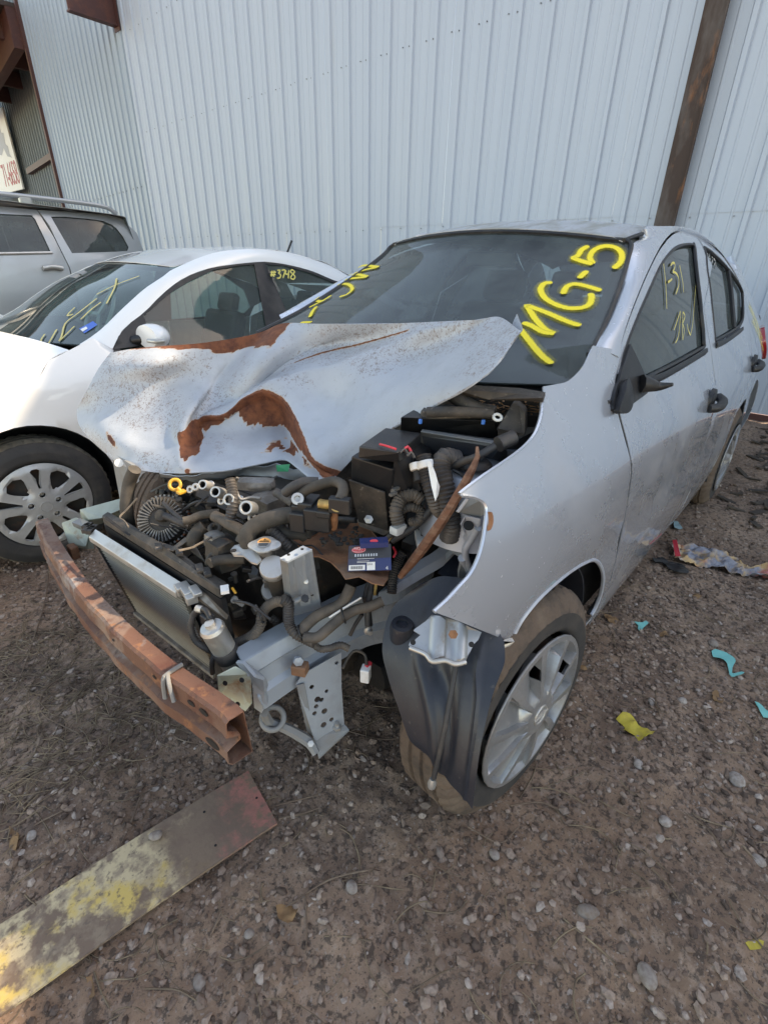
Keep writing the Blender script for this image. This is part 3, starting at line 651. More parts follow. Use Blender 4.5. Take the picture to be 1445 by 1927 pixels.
# A pillar / roof rail band: inner curve = windscreen edge and roof ditch, outer curve = door seam
inner = [hy(1116, 664, -.676), hy(1141, 612, -.640), hy(1158, 570, -.612), hy(1173, 528, -.582), hy(1186, 484, -.550), hy(1192, 458, -.530)]
print('inner', np.round(inner, 3))
ri = inner[-1]
inner += [np.array(q) for q in ((ri[0]+.16, -.515, ri[2]+.028), (1.15, -.51, 1.468), (1.5, -.51, 1.485), (1.9, -.51, 1.478), (2.25, -.505, 1.445), (2.6, -.495, 1.385))]
outer2 = [tuple(q) for q in resample(spline([np.array(p) for p in fdt[1:]], 4), .05)]
outer3 = outer2+[tuple(q) for q in resample(spline([np.array(p) for p in rt[:5]], 4), .05)]+[(2.55, 1.41)]
outer = np.array([[q[0], -(smooth_S(q[0], q[1]+.006)), q[1]+.008] for q in outer3])
na = 44; I_ = resample(spline(inner, 6), .01); I_ = np.stack([np.interp(np.linspace(0, 1, na), np.linspace(0, 1, len(I_)), I_[:, k]) for k in range(3)], 1)
O_ = resample(outer, .01); O_ = np.stack([np.interp(np.linspace(0, 1, na), np.linspace(0, 1, len(O_)), O_[:, k]) for k in range(3)], 1)
rows = []
for t in np.linspace(0, 1, 7):
    P = I_*(1-t)+O_*t; b = math.sin(math.pi*t)*.010; P = P+np.array([-.25, -.75, .6])*b; rows.append(P)
rows.insert(0, I_+np.array([.004, .012, -.018]))
for sg_ in (1, -1):
    G = np.stack(rows, 0)*np.array([1, sg_, 1]); G = G if sg_ > 0 else G[::-1]
    gridmesh('roof_rail', G, m_silver, CAR, solid=.004, soff=0)
# roof skin
def roofz(x, y, hw=.5):
    cz = np.interp(x, [.6, .8, 1.0, 1.2, 1.5, 1.9, 2.3, 2.6, 2.75], [1.41, 1.450, 1.487, 1.507, 1.520, 1.512, 1.478, 1.425, 1.39])
    return cz-.045*np.abs(y/.52)**2.4
hdr = [ (745, 463), (785, 456.5), (830, 451.5), (890, 447.5), (950, 445.5), (1020, 445), (1100, 446.5), (1150, 449.5), (1187, 453)]
def onroof(px, py):
    Q = CAM+ray(px, py)*TT[:, None]; f = Q[:, 2]-roofz(Q[:, 0], Q[:, 1]); s = np.nonzero(f[:-1]*f[1:] < 0)[0]
    return Q[s[0]] if len(s) else None
print('hdr', [None if onroof(*q) is None else np.round(onroof(*q), 2) for q in hdr])
# windscreen
WR = [hy(1026, 731, -.690), hy(1068, 713, -.684), hy(1098, 684, -.672), hy(1120, 648, -.655), hy(1141, 603, -.630), hy(1157, 563, -.605), hy(1172, 520, -.575), hy(1183, 483, -.548), hy(1186, 456, -.527)]
print('WR', np.round(WR, 3))
WRr = resample(spline(WR[2:], 6), .01); 
k_ = np.linspace(0, 1, 24); lo_pt = WRr[0]+(WRr[0]-WRr[12])*.9
WE = np.stack([np.interp(k_, np.linspace(0, 1, len(WRr)+1), np.r_[lo_pt[k], WRr[:, k]]) for k in range(3)], 1)
UU = np.linspace(-1, 1, 33)
def wspt(e, u, t):
    bow = (.16*(1-t)+.085*t); return np.array([e[0]-bow*(1-u*u), abs(e[1])*u*(1-(.07*(1-t) if u > 0 else 0)), e[2]+(.038*t-.03*(1-t))*(1-u*u)])
GW = np.stack([np.stack([wspt(WE[i], u, k_[i]) for u in UU]) for i in range(24)])
ws = gridmesh('windscreen', GW, m_glass, CAR)
YR = np.linspace(-.505, .505, 31); 
def hdrx(y): return ri[0]-.02-.075*(1-(y/.52)**2)
XR = np.linspace(0, 1, 34); G = np.zeros((34, 31, 3))
for i, t in enumerate(XR):
    x = hdrx(YR)*(1-t)+2.66*t; G[i, :, 0] = x; G[i, :, 1] = YR; G[i, :, 2] = roofz(x, YR)
top_ = np.stack([np.interp(YR, GW[23, :, 1][::1], GW[23, :, k]) for k in (0, 2)], 1)+np.array([-.006, .009])
for i in range(34):
    k = 1-smoothstep(0, .30, XR[i]*1.9); G[i, :, 0] = G[i, :, 0]+(top_[:, 0]-G[0, :, 0] if i == 0 else 0); G[i, :, 2] += (top_[:, 1]-roofz(hdrx(YR), YR))*k
G[:, :, 2] -= .012*np.exp(-((np.abs(G[:, :, 1])-.50)/.012)**2)
roofo = gridmesh('roof', G, m_roofdirt, CAR, solid=.003, soff=0)
for sg_ in (-1, 1):
    P = [np.array([G[i, -1, 0], sg_*.508, G[i, -1, 2]+.004]) for i in range(0, 34, 3)]
    tube('roof_ditch_moulding', P, .007, m_black, CAR, seg=6)
# black ceramic band around the glass (a hair in front of it) and rubber seal
def wsn(i, j):
    a = GW[min(i+1, 23), j]-GW[max(i-1, 0), j]; b = GW[i, min(j+1, 32)]-GW[i, max(j-1, 0)]; n = np.cross(a, b); n /= np.linalg.norm(n); return n if n@(CAM-GW[i, j]) > 0 else -n
def wband(name, cells, wdt):
    pass
WN = np.array([[wsn(i, j) for j in range(33)] for i in range(24)])
fr = MB()
P0 = GW-WN*.004
def sub(G, i0, i1, j0, j1): return G[i0:i1+1, j0:j1+1]
for (i0, i1, j0, j1) in ((0, 4, 0, 32), (22, 23, 0, 32), (4, 22, 0, 1), (4, 22, 31, 32)):
    g = sub(P0, i0, i1, j0, j1); fr.add(g.reshape(-1, 3), grid_faces(*g.shape[:2]))
fr.build('glass_frit', m_blk, ws, smooth=True)
rim = list(GW[:, 32])+list(GW[23, ::-1])+list(GW[::-1, 0])
tube('windscreen_seal', [p+np.array([-.002, 0, .001]) for p in rim[::3]], .008, m_black, ws, seg=6, step=.02)
# where a picture ray meets the glass
def onws(px, py, lift=.003):
    best = None; d = ray(px, py); d = d/np.linalg.norm(d)
    Q = GW.reshape(-1, 3)-CAM; t = Q@d; off = np.linalg.norm(Q-t[:, None]*d, axis=1)
    k = np.argmin(off); i, j = divmod(k, 33); n = WN[i, j]; p = GW[i, j]
    for _ in range(3):
        tt = ((p-CAM)@n)/(d@n); h = CAM+d*tt; k = np.argmin(((GW.reshape(-1, 3)-h)**2).sum(1)); i, j = divmod(k, 33); n = WN[i, j]; p = GW[i, j]
    return CAM+d*((p-CAM)@n)/(d@n)+n*lift, n
def wstroke(pts, wd_, name='paint_stroke'):
    Q = [onws(*q) for q in pts]; P = [q[0] for q in Q]; n = np.mean([q[1] for q in Q], 0)
    ribbon(name, P, wd_*1.9, n, m_halo, ws, lift=.0005, step=.008); ribbon(name, P, wd_, n, m_spray, ws, lift=.002, step=.004)
C2 = lambda L: crop(L, 720, 380, 1.993)
for L in ([(775, 166), (745, 184), (732, 204), (712, 214), (712, 214), (745, 226), (790, 238)],
          [(790, 238), (776, 214), (786, 190), (812, 174), (845, 169), (878, 178), (895, 200), (890, 230), (862, 256)],
          [(768, 260), (750, 276), (732, 292)],
          [(640, 306), (606, 310), (592, 332), (606, 362), (642, 386), (690, 402), (740, 402), (772, 390), (782, 366), (778, 344)],
          [(822, 338), (770, 322), (722, 312), (690, 322), (674, 352)],
          [(745, 470), (690, 452), (610, 418), (540, 392), (540, 392), (570, 440), (606, 480), (640, 498), (640, 498), (600, 492), (560, 470), (522, 455)],
          [(512, 478), (545, 520), (590, 575), (636, 614)]): wstroke(C2(L), .026)
C3 = lambda L: crop(L, 433, 377, 3.33)
for L in ([(800, 428), (840, 412), (930, 422), (930, 422), (840, 442), (752, 472), (752, 472), (810, 470), (862, 484), (862, 484), (740, 498), (650, 530)],
          [(685, 610), (735, 594), (768, 562), (745, 532), (690, 530), (620, 556), (560, 604), (545, 632), (580, 634), (640, 598)],
          [(600, 626), (550, 650), (495, 678)], [(545, 668), (520, 700), (502, 738)], [(440, 772), (480, 770), (518, 768)]): wstroke(C3(L), .022)
# writing on the side glass
def sstroke(pts, wd_, mat, par):
    P = [onS(*q, -.010) for q in pts]; ribbon('marker_stroke', P, wd_, (0, -1, .25), mat, par, lift=.001, step=.004)
fw = [o for o in bpy.data.objects if o.name == 'front_window'][0]; rw = [o for o in bpy.data.objects if o.name == 'rear_window'][0]
CA = lambda L: crop(L, 1100, 380, A4)
for L in ([(615, 445), (628, 560), (640, 700), (645, 845)], [(653, 630), (668, 622), (688, 605)], [(675, 500), (690, 480), (706, 482), (708, 515), (692, 548), (692, 548), (720, 562), (738, 600), (738, 660), (715, 726)], [(745, 492), (758, 560), (772, 640), (778, 716)]): sstroke(CA(L), .011, m_spray2, fw)
for L in ([(700, 1010), (722, 950), (752, 858), (752, 858), (748, 960), (735, 1060), (712, 1112)], [(772, 860), (768, 960), (768, 1090)], [(772, 862), (788, 900), (770, 955), (770, 955), (782, 1010), (772, 1090)], [(805, 955), (815, 1010), (832, 1050), (832, 1050), (850, 950), (862, 800), (874, 655)]): sstroke(CA(L), .008, m_spray2, fw)
m_faint = paintstroke('faded_white_marker', (.45, .45, .42))
for L in ([(962, 395), (975, 430), (968, 440)], [(985, 405), (978, 440), (990, 452)], [(1000, 425), (1010, 450), (1000, 475)], [(1015, 440), (1028, 470), (1018, 500)], [(1032, 470), (1040, 520)]): sstroke(CA(L), .012, m_faint, rw)
for L in ([(1408, 572), (1422, 605), (1434, 640)], [(1414, 600), (1426, 628), (1436, 660)]):
    P = [onS(*q, .001) for q in L]; ribbon('overspray', P, .05, (0, -1, .3), m_halo, quart[0], lift=.003)
# rear screen, boot, rear bumper, tail lights
def half(y): return y
ys = np.linspace(-1, 1, 15)
rs_ = np.stack([np.stack([np.array([x+.10*(1-u*u)*.5, u*w_, z+.03*(1-u*u)]) for u in ys]) for (x, w_, z) in ((2.67, .49, 1.395), (2.9, .53, 1.28), (3.12, .57, 1.15))])
gridmesh('rear_screen', rs_, m_glasst, CAR)
bt = np.stack([np.stack([np.array([x+.04*(1-u*u), u*w_, z+.02*(1-u*u)]) for u in ys]) for (x, w_, z) in ((3.12, .60, 1.14), (3.35, .64, 1.105), (3.6, .66, 1.07), (3.66, .67, 1.0), (3.68, .68, .8), (3.7, .68, .62))])
gridmesh('boot_lid', refine(bt, 3, 2), m_silver, CAR, solid=.004, soff=0)
rb = np.stack([np.stack([np.array([x-.12*u**4, u*w_, z]) for u in ys]) for (x, w_, z) in ((3.70, .76, .66), (3.76, .79, .60), (3.78, .80, .4), (3.72, .78, .26))])
gridmesh('rear_bumper', refine(rb, 3, 2), m_silver, CAR, solid=.004, soff=0)
m_tail = M('tail_light_red', (.35, .015, .02), .2, coat=1)
for sg_ in (-1, 1):
    tl = np.array([[[x_, sg_*(float(smooth_S(x_, z_))+.004), z_] for x_ in (a_, (a_+3.655)/2, 3.655)]+[[3.70, sg_*.64, z_]] for z_, a_ in ((1.0, 3.50), (.93, 3.44), (.86, 3.46), (.79, 3.55))])
    gridmesh('tail_light', refine(tl, 4, 4), m_tail, CAR, solid=.03, soff=0)
# cabin: floor, dash, seats, inner door cards, headliner
mb = MB(); mb.box((1.6, 0, .30), (1.28, .74, .03)); mb.box((2.75, 0, .62), (.05, .66, .3)); mb.build('cabin_floor', m_cabin, CAR)
ds = np.array([[[.28-.10*(1-u*u), u*.66, 1.035] for u in np.linspace(-1, 1, 9)], [[.50, u*.66, 1.05+.02*math.exp(-((u+.55)/.2)**2)] for u in np.linspace(-1, 1, 9)], [[.72, u*.66, 1.00+.04*math.exp(-((u+.55)/.2)**2)] for u in np.linspace(-1, 1, 9)], [[.76, u*.66, .72] for u in np.linspace(-1, 1, 9)]])
gridmesh('dashboard', refine(ds, 4, 3), m_cabin, CAR, solid=.01, soff=-1)
def seat(cx, cy, parent, nm='seat'):
    s_ = mk(nm, *(lambda m_: (np.concatenate(m_.V), m_.F))(MB().box((cx, cy, .58), (.25, .24, .07))), m_seat, parent, bevel=.05)
    Rb = np.array(Matrix.Rotation(math.radians(18), 3, 'Y')); mbx = MB(); mbx.box((cx+.30, cy, .88), (.06, .23, .29), Rb); mbx.build('backrest', m_seat, s_, bevel=.05)
    mbx = MB(); mbx.box((cx+.42, cy, 1.24), (.045, .12, .085), Rb); mbx.build('headrest', m_seat, s_, bevel=.035)
for a, b in ((1.35, -.36), (1.35, .36), (2.2, -.36), (2.2, .36)): seat(a, b, CAR)
def torus(name, c, ax, R_, r_, mat, parent, n=28):
    u, v, a = basis(ax); c = np.array(c); P = [c+R_*(math.cos(t)*u+math.sin(t)*v) for t in np.linspace(0, 2*math.pi, n)]; return tube(name, P, r_, mat, parent, seg=8, step=R_*.2, cap=False)
swl = torus('steering_wheel', (.92, -.36, 1.0), (-.9, 0, .45), .185, .014, m_cabin, CAR)
mb = MB(); mb.tube([(.92, -.36, 1.0), (.70, -.36, .88)], .035); mb.tube([(.92, -.54, 1.0), (.92, -.18, 1.0)], .014); mb.build('steering_column', m_cabin, CAR)
for sg_ in (-1, 1): 
    mb = MB(); mb.box((1.3, sg_*.74, .62), (.9, .012, .40)); mb.build('door_card', m_cabin, CAR)
mirr = onws(960, 490)[0]
mb = MB(); mb.box((.98, 0, 1.36), (.012, .11, .03)); mb.build('rear_view_mirror', m_black, CAR, bevel=.01)
Gh = G.copy(); Gh[:, :, 2] -= .025; gridmesh('headliner', Gh, M('headliner_cloth', (.32, .32, .31), .9), CAR)
mb = MB(); mb.box((.30, 0, .64), (.02, .68, .34)); mb.build('firewall', m_steeld, CAR)
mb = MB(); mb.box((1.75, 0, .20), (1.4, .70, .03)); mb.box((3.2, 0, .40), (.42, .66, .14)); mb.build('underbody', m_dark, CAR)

# ------------------------------------------------------------------ wheels
def wheel(parent, c, n, R_, wdt, tread_mat, hub_fn, flat=.0, nm='wheel'):
    """c centre of the outer face, n outward axis"""
    c = np.array(c, float); n = np.array(n, float); n /= np.linalg.norm(n); wl = empty(nm, tuple(c-wloc(parent)))
    wl.parent = parent; Rr = .205*R_/.31
    prof = [(Rr-.004, -wdt+.02), (Rr+.004, -wdt+.006), (Rr+.03, -wdt), (R_-.035, -wdt+.006), (R_-.010, -wdt+.022)]
    g = [(-wdt+.035, 0), (-wdt+.060, 0), (-wdt+.063, 1), (-wdt+.071, 1), (-wdt+.074, 0), (-wdt+.095, 0), (-wdt+.098, 1), (-wdt+.106, 1), (-wdt+.109, 0), (-wdt+.132, 0), (-wdt+.135, 1), (-wdt+.142, 1), (-wdt+.145, 0)]
    prof += [(R_-(.007 if k else 0), h) for h, k in g]+[(R_-.004, -.030), (R_-.012, -.018)]
    k_ = 3 if tread_mat is m_mudtyre else 0
    P2 = [(R_-.013, -.0165), (R_-.034, -.004), (R_-.05, .003)]; prof += P2[1:k_]
    prof2 = P2[max(k_-1, 0):]+[(Rr+.045, .004), (Rr+.028, .002), (Rr+.020, .004), (Rr+.008, -.002), (Rr+.001, -.010), (Rr-.004, -.02)]
    def rm(i, r, h, th):
        R2 = np.full(len(th), r)
        if i > 3: R2 = R2-.006*((np.arange(len(th)) % 4) == 0)*(1 if abs(h+wdt/2) > wdt*.22 else .0)
        return R2
    t = lathe('tread', prof, c, n, tread_mat, wl, seg=176, rmod=rm, cap0=False, cap1=False, ang=30)
    lathe('tyre', prof2, c, n, m_tyre, wl, seg=72, cap0=False, cap1=False, ang=70)
    lathe('rim', [(Rr-.004, -wdt+.02), (Rr-.02, -wdt*.5), (Rr-.03, -.055), (Rr*.9, -.045), (Rr*.7, -.05), (Rr*.35, -.03), (.03, -.03)], c, n, M_rim, wl, seg=40, cap0=False)
    hub_fn(wl, c, n, Rr); return wl
M_rim = M('steel_rim_rust', (.05, .045, .042), .7, .3, [((.16, .07, .035), 14, .5, .68, .7, 1)])
def hubplate(nm, parent, c, n, outline, holes, mat, dome, t=.004, sp=.012, rot=0):
    V, T = tri2d(outline, holes, sp); u = np.array([0, 0, 1.]); u = u-n*(u@n); u /= np.linalg.norm(u); v = np.cross(n, u)
    cr_, sr = math.cos(rot), math.sin(rot); X = V[:, 0]*cr_-V[:, 1]*sr; Y = V[:, 0]*sr+V[:, 1]*cr_
    r = np.hypot(V[:, 0], V[:, 1]); a = np.arctan2(V[:, 1], V[:, 0])
    P = c+X[:, None]*u+Y[:, None]*v+dome(r, a)[:, None]*n
    return mk(nm, P, T, mat, parent, smooth=True, ang=26, solid=t, soff=-1)
def pol(r, a): return (r*math.cos(a), r*math.sin(a))
def hub_silver(wl, c, n, Rr):
    NS = 10; sec = 2*math.pi/NS; holes = []
    for k in range(0, NS, 2):                                     # narrow dark slots beside every other blade
        a = k*sec+.22*sec; holes.append([pol(Rr*.60, a-.035), pol(Rr*.88, a-.020), pol(Rr*.90, a+.02), pol(Rr*.86, a+.055), pol(Rr*.60, a+.03)])
    def dome(r, a):
        t = ((a/sec) % 1.0); base = .010+.014*(1-(r/Rr)**2)
        k = smoothstep(Rr*.26, Rr*.42, r)*(1-smoothstep(Rr*.90, Rr*.95, r))
        blade = .16+.05*(1-r/Rr)
        d = np.where(t < blade, 0, (t-blade)/(1-blade)); saw = np.where(t < blade, 0, .35+.65*(1-d))      # twisted facets between flat blades
        return base-.030*k*saw
    rings = []
    out = circ(0, 0, Rr, 90)
    # fan-shaped polar grid so blade edges stay crisp
    rs = np.r_[np.linspace(.012, Rr*.26, 4), np.linspace(Rr*.30, Rr*.9, 16), Rr*.925, Rr*.95, Rr]
    th = []
    for k in range(NS):
        for q in (0, .05, .10, .158, .172, .26, .34, .42, .5, .6, .7, .8, .9, .985): th.append((k+q)*sec)
    th = np.array(th); nr, na_ = len(rs), len(th); RR, AA = np.meshgrid(rs, th, indexing='ij')
    AA2 = AA; H = dome(RR, AA); u = np.array([0, 0, 1.]); u = u-n*(u@n); u /= np.linalg.norm(u); v = np.cross(n, u)
    # blades lean slightly round the hub
    AAs = AA+.10*(1-RR/Rr)
    P = c+(RR*np.cos(AAs))[..., None]*u+(RR*np.sin(AAs))[..., None]*v+H[..., None]*n
    F = []
    for i in range(nr-1):
        for j in range(na_):
            q = j % 14; k = j//14
            if k % 2 == 0 and 4 <= q <= 5 and Rr*.55 < rs[i] < Rr*.86: continue
            F.append((i*na_+j, i*na_+(j+1) % na_, (i+1)*na_+(j+1) % na_, (i+1)*na_+j))
    F.append(tuple(range(na_))[::-1])
    hc = mk('hubcap', P.reshape(-1, 3), F, m_hub, wl, smooth=True, ang=24, solid=.003, soff=-1)
    torus('hubcap_edge', c+n*.009, n, Rr-.001, .004, m_hub, hc, 60)
    torus('emblem_ring', c+n*.027, n, .026, .003, m_alub, hc, 24)
    mb = MB(); mb.tube([c+n*.028-v*.030, c+n*.028+v*.030], .0038, 6); mb.build('emblem_bar', m_alub, hc)
def hub_white(wl, c, n, Rr):
    holes = []; F5 = 2*math.pi/5
    for k in range(5):
        a = k*F5                                                   # slim slot inside a twin spoke
        holes.append([pol(Rr*.44, a-.05), pol(Rr*.86, a-.115), pol(Rr*.90, a-.06), pol(Rr*.90, a+.06), pol(Rr*.86, a+.115), pol(Rr*.44, a+.05)])
        b = a+F5/2                                                 # wide window between spokes
        holes.append([pol(Rr*.42, b-.05), pol(Rr*.50, b-.16), pol(Rr*.72, b-.27), pol(Rr*.80, b-.26), pol(Rr*.86, b-.10), pol(Rr*.86, b+.10), pol(Rr*.80, b+.26), pol(Rr*.72, b+.27), pol(Rr*.50, b+.16), pol(Rr*.42, b+.05)])
        x, y = pol(Rr*.29, a); holes.append(circ(x, y, Rr*.065, 12))
    def dome(r, a):
        base = .012+.012*np.exp(-(r/(Rr*.4))**2)-.012*smoothstep(Rr*.86, Rr*1.0, r); t = ((a/F5) % 1.0); d = np.minimum(t, 1-t)
        sp = smoothstep(.30, .42, np.abs(d-.0)*1.0)*smoothstep(Rr*.3, Rr*.5, r)*(1-smoothstep(Rr*.84, Rr*.94, r))
        return base-.012*sp
    hc = hubplate('hubcap', wl, c, n, circ(0, 0, Rr, 80), holes, m_hubw, dome, t=.012, sp=.011)
    u = np.array([0, 0, 1.]); v = np.cross(n, u)
    for k in range(5):
        a = k*F5; q = c+Rr*.29*(math.cos(a)*u+math.sin(a)*v)
        lathe('lug_nut', [(.010, -.02), (.010, .004), (.007, .009), (.001, .010)], q, n, m_alub, hc, seg=6)
        torus('lug_recess', q+n*.021, n, Rr*.07, .002, m_hubw, hc, 14)
    torus('emblem_ring', c+n*.025, n, .024, .0015, m_hubw, hc, 24)
ng = np.array([-math.sin(.086), -math.cos(.086), .02])
wheel(CAR, (-.028, -.862, .325), ng, .318, .185, m_mudtyre, hub_silver)
wheel(CAR, (2.6, -.84, .31), (0, -1, 0), .312, .185, m_mudtyre, hub_silver)
wheel(CAR, (2.6, .84, .31), (0, 1, 0), .312, .185, m_mudtyre, hub_silver)
wheel(CAR, (0, .86, .31), (0, 1, 0), .312, .185, m_mudtyre, hub_silver)
# wheel housings behind the arches
for (x, s_) in ((0.02, -1), (2.6, -1), (2.6, 1)):
    A = np.linspace(math.radians(-5 if x < 1 else -10), math.radians(112 if x < 1 else 190), 22); rH = .345 if x < 1 else .355; zc = .335 if x < 1 else .31
    G_ = np.stack([np.stack([[x+rH*math.cos(a), s_*y, zc+rH*math.sin(a)] for a in A]) for y in (.822, .75, .60)])
    gridmesh('wheel_housing', G_, m_liner, CAR, solid=.004, soff=0)
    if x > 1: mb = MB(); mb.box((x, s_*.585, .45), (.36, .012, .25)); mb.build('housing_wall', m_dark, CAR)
# ------------------------------------------------------------------ loose front wheel liner hanging in front of the tyre
Lr = [  # rows top to bottom; (px, py, y) across from the inner side to the outer edge
 [(790, 1100, -.57), (828, 1085, -.60), (870, 1090, -.66), (900, 1125, -.72), (925, 1165, -.79), (948, 1207, -.83)],
 [(738, 1146, -.555), (785, 1150, -.60), (830, 1158, -.67), (875, 1176, -.73), (912, 1206, -.79), (950, 1228, -.83)],
 [(720, 1216, -.55), (765, 1222, -.61), (812, 1232, -.68), (858, 1246, -.74), (903, 1258, -.80), (948, 1252, -.835)],
 [(731, 1275, -.555), (778, 1288, -.62), (822, 1298, -.68), (864, 1306, -.74), (902, 1310, -.80), (928, 1305, -.835)],
 [(751, 1335, -.565), (792, 1348, -.625), (830, 1360, -.68), (864, 1370, -.74), (893, 1380, -.80), (911, 1374, -.835)],
 [(768, 1385, -.575), (800, 1402, -.63), (832, 1420, -.68), (860, 1436, -.74), (882, 1450, -.80), (899, 1440, -.84)],
 [(780, 1402, -.58), (808, 1425, -.63), (824, 1452, -.68), (850, 1478, -.74), (876, 1505, -.80), (889, 1522, -.84)]]
def hcyl(px, py, rad, cx=-.028, cz=.325):
    d = ray(px, py); a = d[0]**2+d[2]**2; ox, oz = CAM[0]-cx, CAM[2]-cz; b = 2*(ox*d[0]+oz*d[2]); c = ox**2+oz**2-rad**2
    return CAM+d*((-b-math.sqrt(max(b*b-4*a*c, 0)))/(2*a))
G_ = np.array([[hcyl(q[0], q[1], rr-.05*(k/5)**2*max(0, (rr-.34)/.06)) for k, q in enumerate(r)] for r, rr in zip(Lr, (.40, .375, .365, .355, .348, .342, .337))]); G_ = refine(G_, 7, 7)
uu = np.linspace(0, 1, G_.shape[1]); vv = np.linspace(0, 1, G_.shape[0])
rb_ = .010*np.exp(-((uu-.30)/.035)**2)-.012*np.exp(-((uu-.5)/.05)**2)+.010*np.exp(-((uu-.78)/.02)**2)
dn = np.array([-.85, -.45, .1]); G_ = G_+dn*(rb_[None, :, None]*(.4+.6*np.sin(vv*2.8)[:, None, None]))+dn*(.022*np.exp(-((uu[None]-.42)/.07)**2-((vv[:, None]-.42)/.10)**2))[..., None]*-1
liner = gridmesh('wheel_liner', G_, m_liner, CAR, solid=.003, soff=0)
c = hcyl(757, 1174, .385); lathe('liner_boss', [(.026, -.10), (.027, -.01), (.024, 0), (.014, .001), (.013, -.006), (.001, -.006)], c, (-.1, -.1, 1), m_liner, liner, seg=24)
tube('trim_rod', [hcyl(858, 1252, .385), hcyl(848, 1310, .375), hcyl(834, 1385, .365), hcyl(816, 1465, .355)], .0055, m_hosedk, liner, seg=8)
lathe('rod_clip', [(.008, -.012), (.010, 0), (.006, .012)], hcyl(813, 1474, .355), (.1, 0, 1), m_bracket, liner, seg=8)

# ------------------------------------------------------------------ crumpled bonnet
HG = [  # columns left to right, each from the front edge back to the rear edge: (px, py, z)
 [(225, 874, .775), (196, 850, .79), (168, 824, .81), (150, 800, .83), (146, 772, .86), (163, 737, .93), (186, 694, 1.0), (208, 664, 1.05)],
 [(258, 884, .785), (236, 862, .80), (212, 832, .83), (198, 800, .86), (200, 765, .90), (212, 726, .96), (232, 690, 1.02), (248, 657, 1.065)],
 [(292, 889, .79), (276, 866, .81), (262, 836, .84), (254, 800, .87), (258, 760, .92), (270, 720, .98), (286, 684, 1.04), (300, 652, 1.08)],
 [(334, 891, .80), (324, 870, .82), (318, 838, .845), (316, 800, .875), (322, 760, .92), (334, 720, .975), (350, 680, 1.04), (364, 647, 1.09)],
 [(352, 891, .805), (346, 872, .825), (344, 845, .85), (340, 815, .885), (362, 768, .93), (384, 726, .97), (408, 684, 1.03), (432, 638, 1.10)],
 [(380, 889, .81), (380, 862, .83), (378, 832, .85), (366, 780, .915), (392, 745, .945), (418, 710, .99), (456, 664, 1.06), (492, 625, 1.12)],
 [(420, 887, .815), (422, 856, .835), (418, 822, .86), (420, 782, .915), (440, 748, .955), (464, 712, 1.01), (500, 664, 1.08), (532, 609, 1.15)],
 [(458, 880, .82), (462, 850, .84), (462, 812, .87), (458, 750, .96), (486, 722, .99), (516, 694, 1.03), (556, 654, 1.09), (594, 609, 1.16)],
 [(498, 872, .825), (504, 842, .85), (500, 798, .885), (493, 737, .98), (530, 708, 1.015), (570, 682, 1.05), (622, 648, 1.10), (672, 609, 1.17)],
 [(535, 866, .83), (540, 842, .85), (532, 800, .885), (528, 752, .965), (578, 720, 1.01), (630, 690, 1.055), (694, 650, 1.11), (752, 608, 1.18)],
 [(560, 882, .835), (562, 866, .85), (552, 824, .88), (550, 780, .94), (610, 748, .98), (670, 706, 1.05), (752, 656, 1.12), (826, 605.5, 1.195)],
 [(588, 904, .835), (586, 888, .85), (572, 856, .87), (569, 824, .91), (634, 776, .96), (704, 724, 1.04), (800, 662, 1.12), (890, 602, 1.21)],
 [(610, 911, .835), (608, 904, .845), (596, 888, .86), (589, 868, .88), (652, 812, .94), (724, 752, 1.02), (830, 684, 1.115), (940, 597, 1.22)],
 [(622, 911, .835), (624, 908, .84), (627, 902, .845), (630, 893, .85), (690, 835, .92), (766, 782, 1.0), (872, 724, 1.10), (976, 655, 1.19), ][:8]]
for col_ in HG: assert len(col_) == 8, col_
HG[13] = [(622, 912, .835), (625, 908, .84), (629, 900, .845), (634, 889, .85), (700, 828, .93), (800, 768, 1.03), (905, 706, 1.13), (981, 622, 1.21)]
HG.append([(623, 912, .835), (627, 907, .84), (632, 898, .845), (638, 886, .852), (708, 822, .94), (812, 764, 1.04), (920, 698, 1.14), (973, 591, 1.225)])
HC = np.array([[hz(*q) for q in c] for c in HG]); nu, nv = HC.shape[:2]
# parameters per vertex ride along: column and row index
PA = np.stack(np.meshgrid(np.arange(nu, dtype=float), np.arange(nv, dtype=float), indexing='ij'), -1)
HF = refine(np.concatenate([HC, PA], -1), 7, 8); P = HF[..., :3]; CU, CV = HF[..., 3], HF[..., 4]
# down-turned skirt under the rust lip is pushed back beneath the lip
lipk = smoothstep(3.6, 4.6, CU)*(1-smoothstep(12.2, 13., CU)); sk = lipk*smoothstep(0, 1.3, CV)*(1-smoothstep(2.72, 2.98, CV))
back = np.array([.80, .55, -.12]); P = P+back*(.030*sk)[..., None]
n_ = np.array([-.35, -.25, .9])
dent = fbm(P[..., 0]*9, P[..., 1]*9, 2, 51)*.007+np.abs(fbm(P[..., 0]*14, P[..., 1]*14, 2, 52))*.006
fold = -.034*np.exp(-np.abs(CU-(3.1+.62*CV))/.45)*smoothstep(1.8, 2.4, CV)+.020*np.exp(-np.abs(CU-(8.0+.62*(CV-3)))/.40)*smoothstep(2.9, 3.4, CV)-.012*np.exp(-np.abs(CU-(5.4+.9*(CV-4)))/.25)*smoothstep(4, 4.6, CV)+.010*np.exp(-np.abs(CU-(1.9+.25*CV))/.3)*smoothstep(2, 3, CV)   # sharp valley and ridge running back from the nose
edge = np.minimum(np.minimum(CU, nu-1-CU)*2, np.minimum(CV, nv-1-CV)*2); P = P+n_*((dent+fold)*np.clip(edge, 0, 1))[..., None]
rim_ = fbm(CU*3.1, CV*3.1, 3, 53)
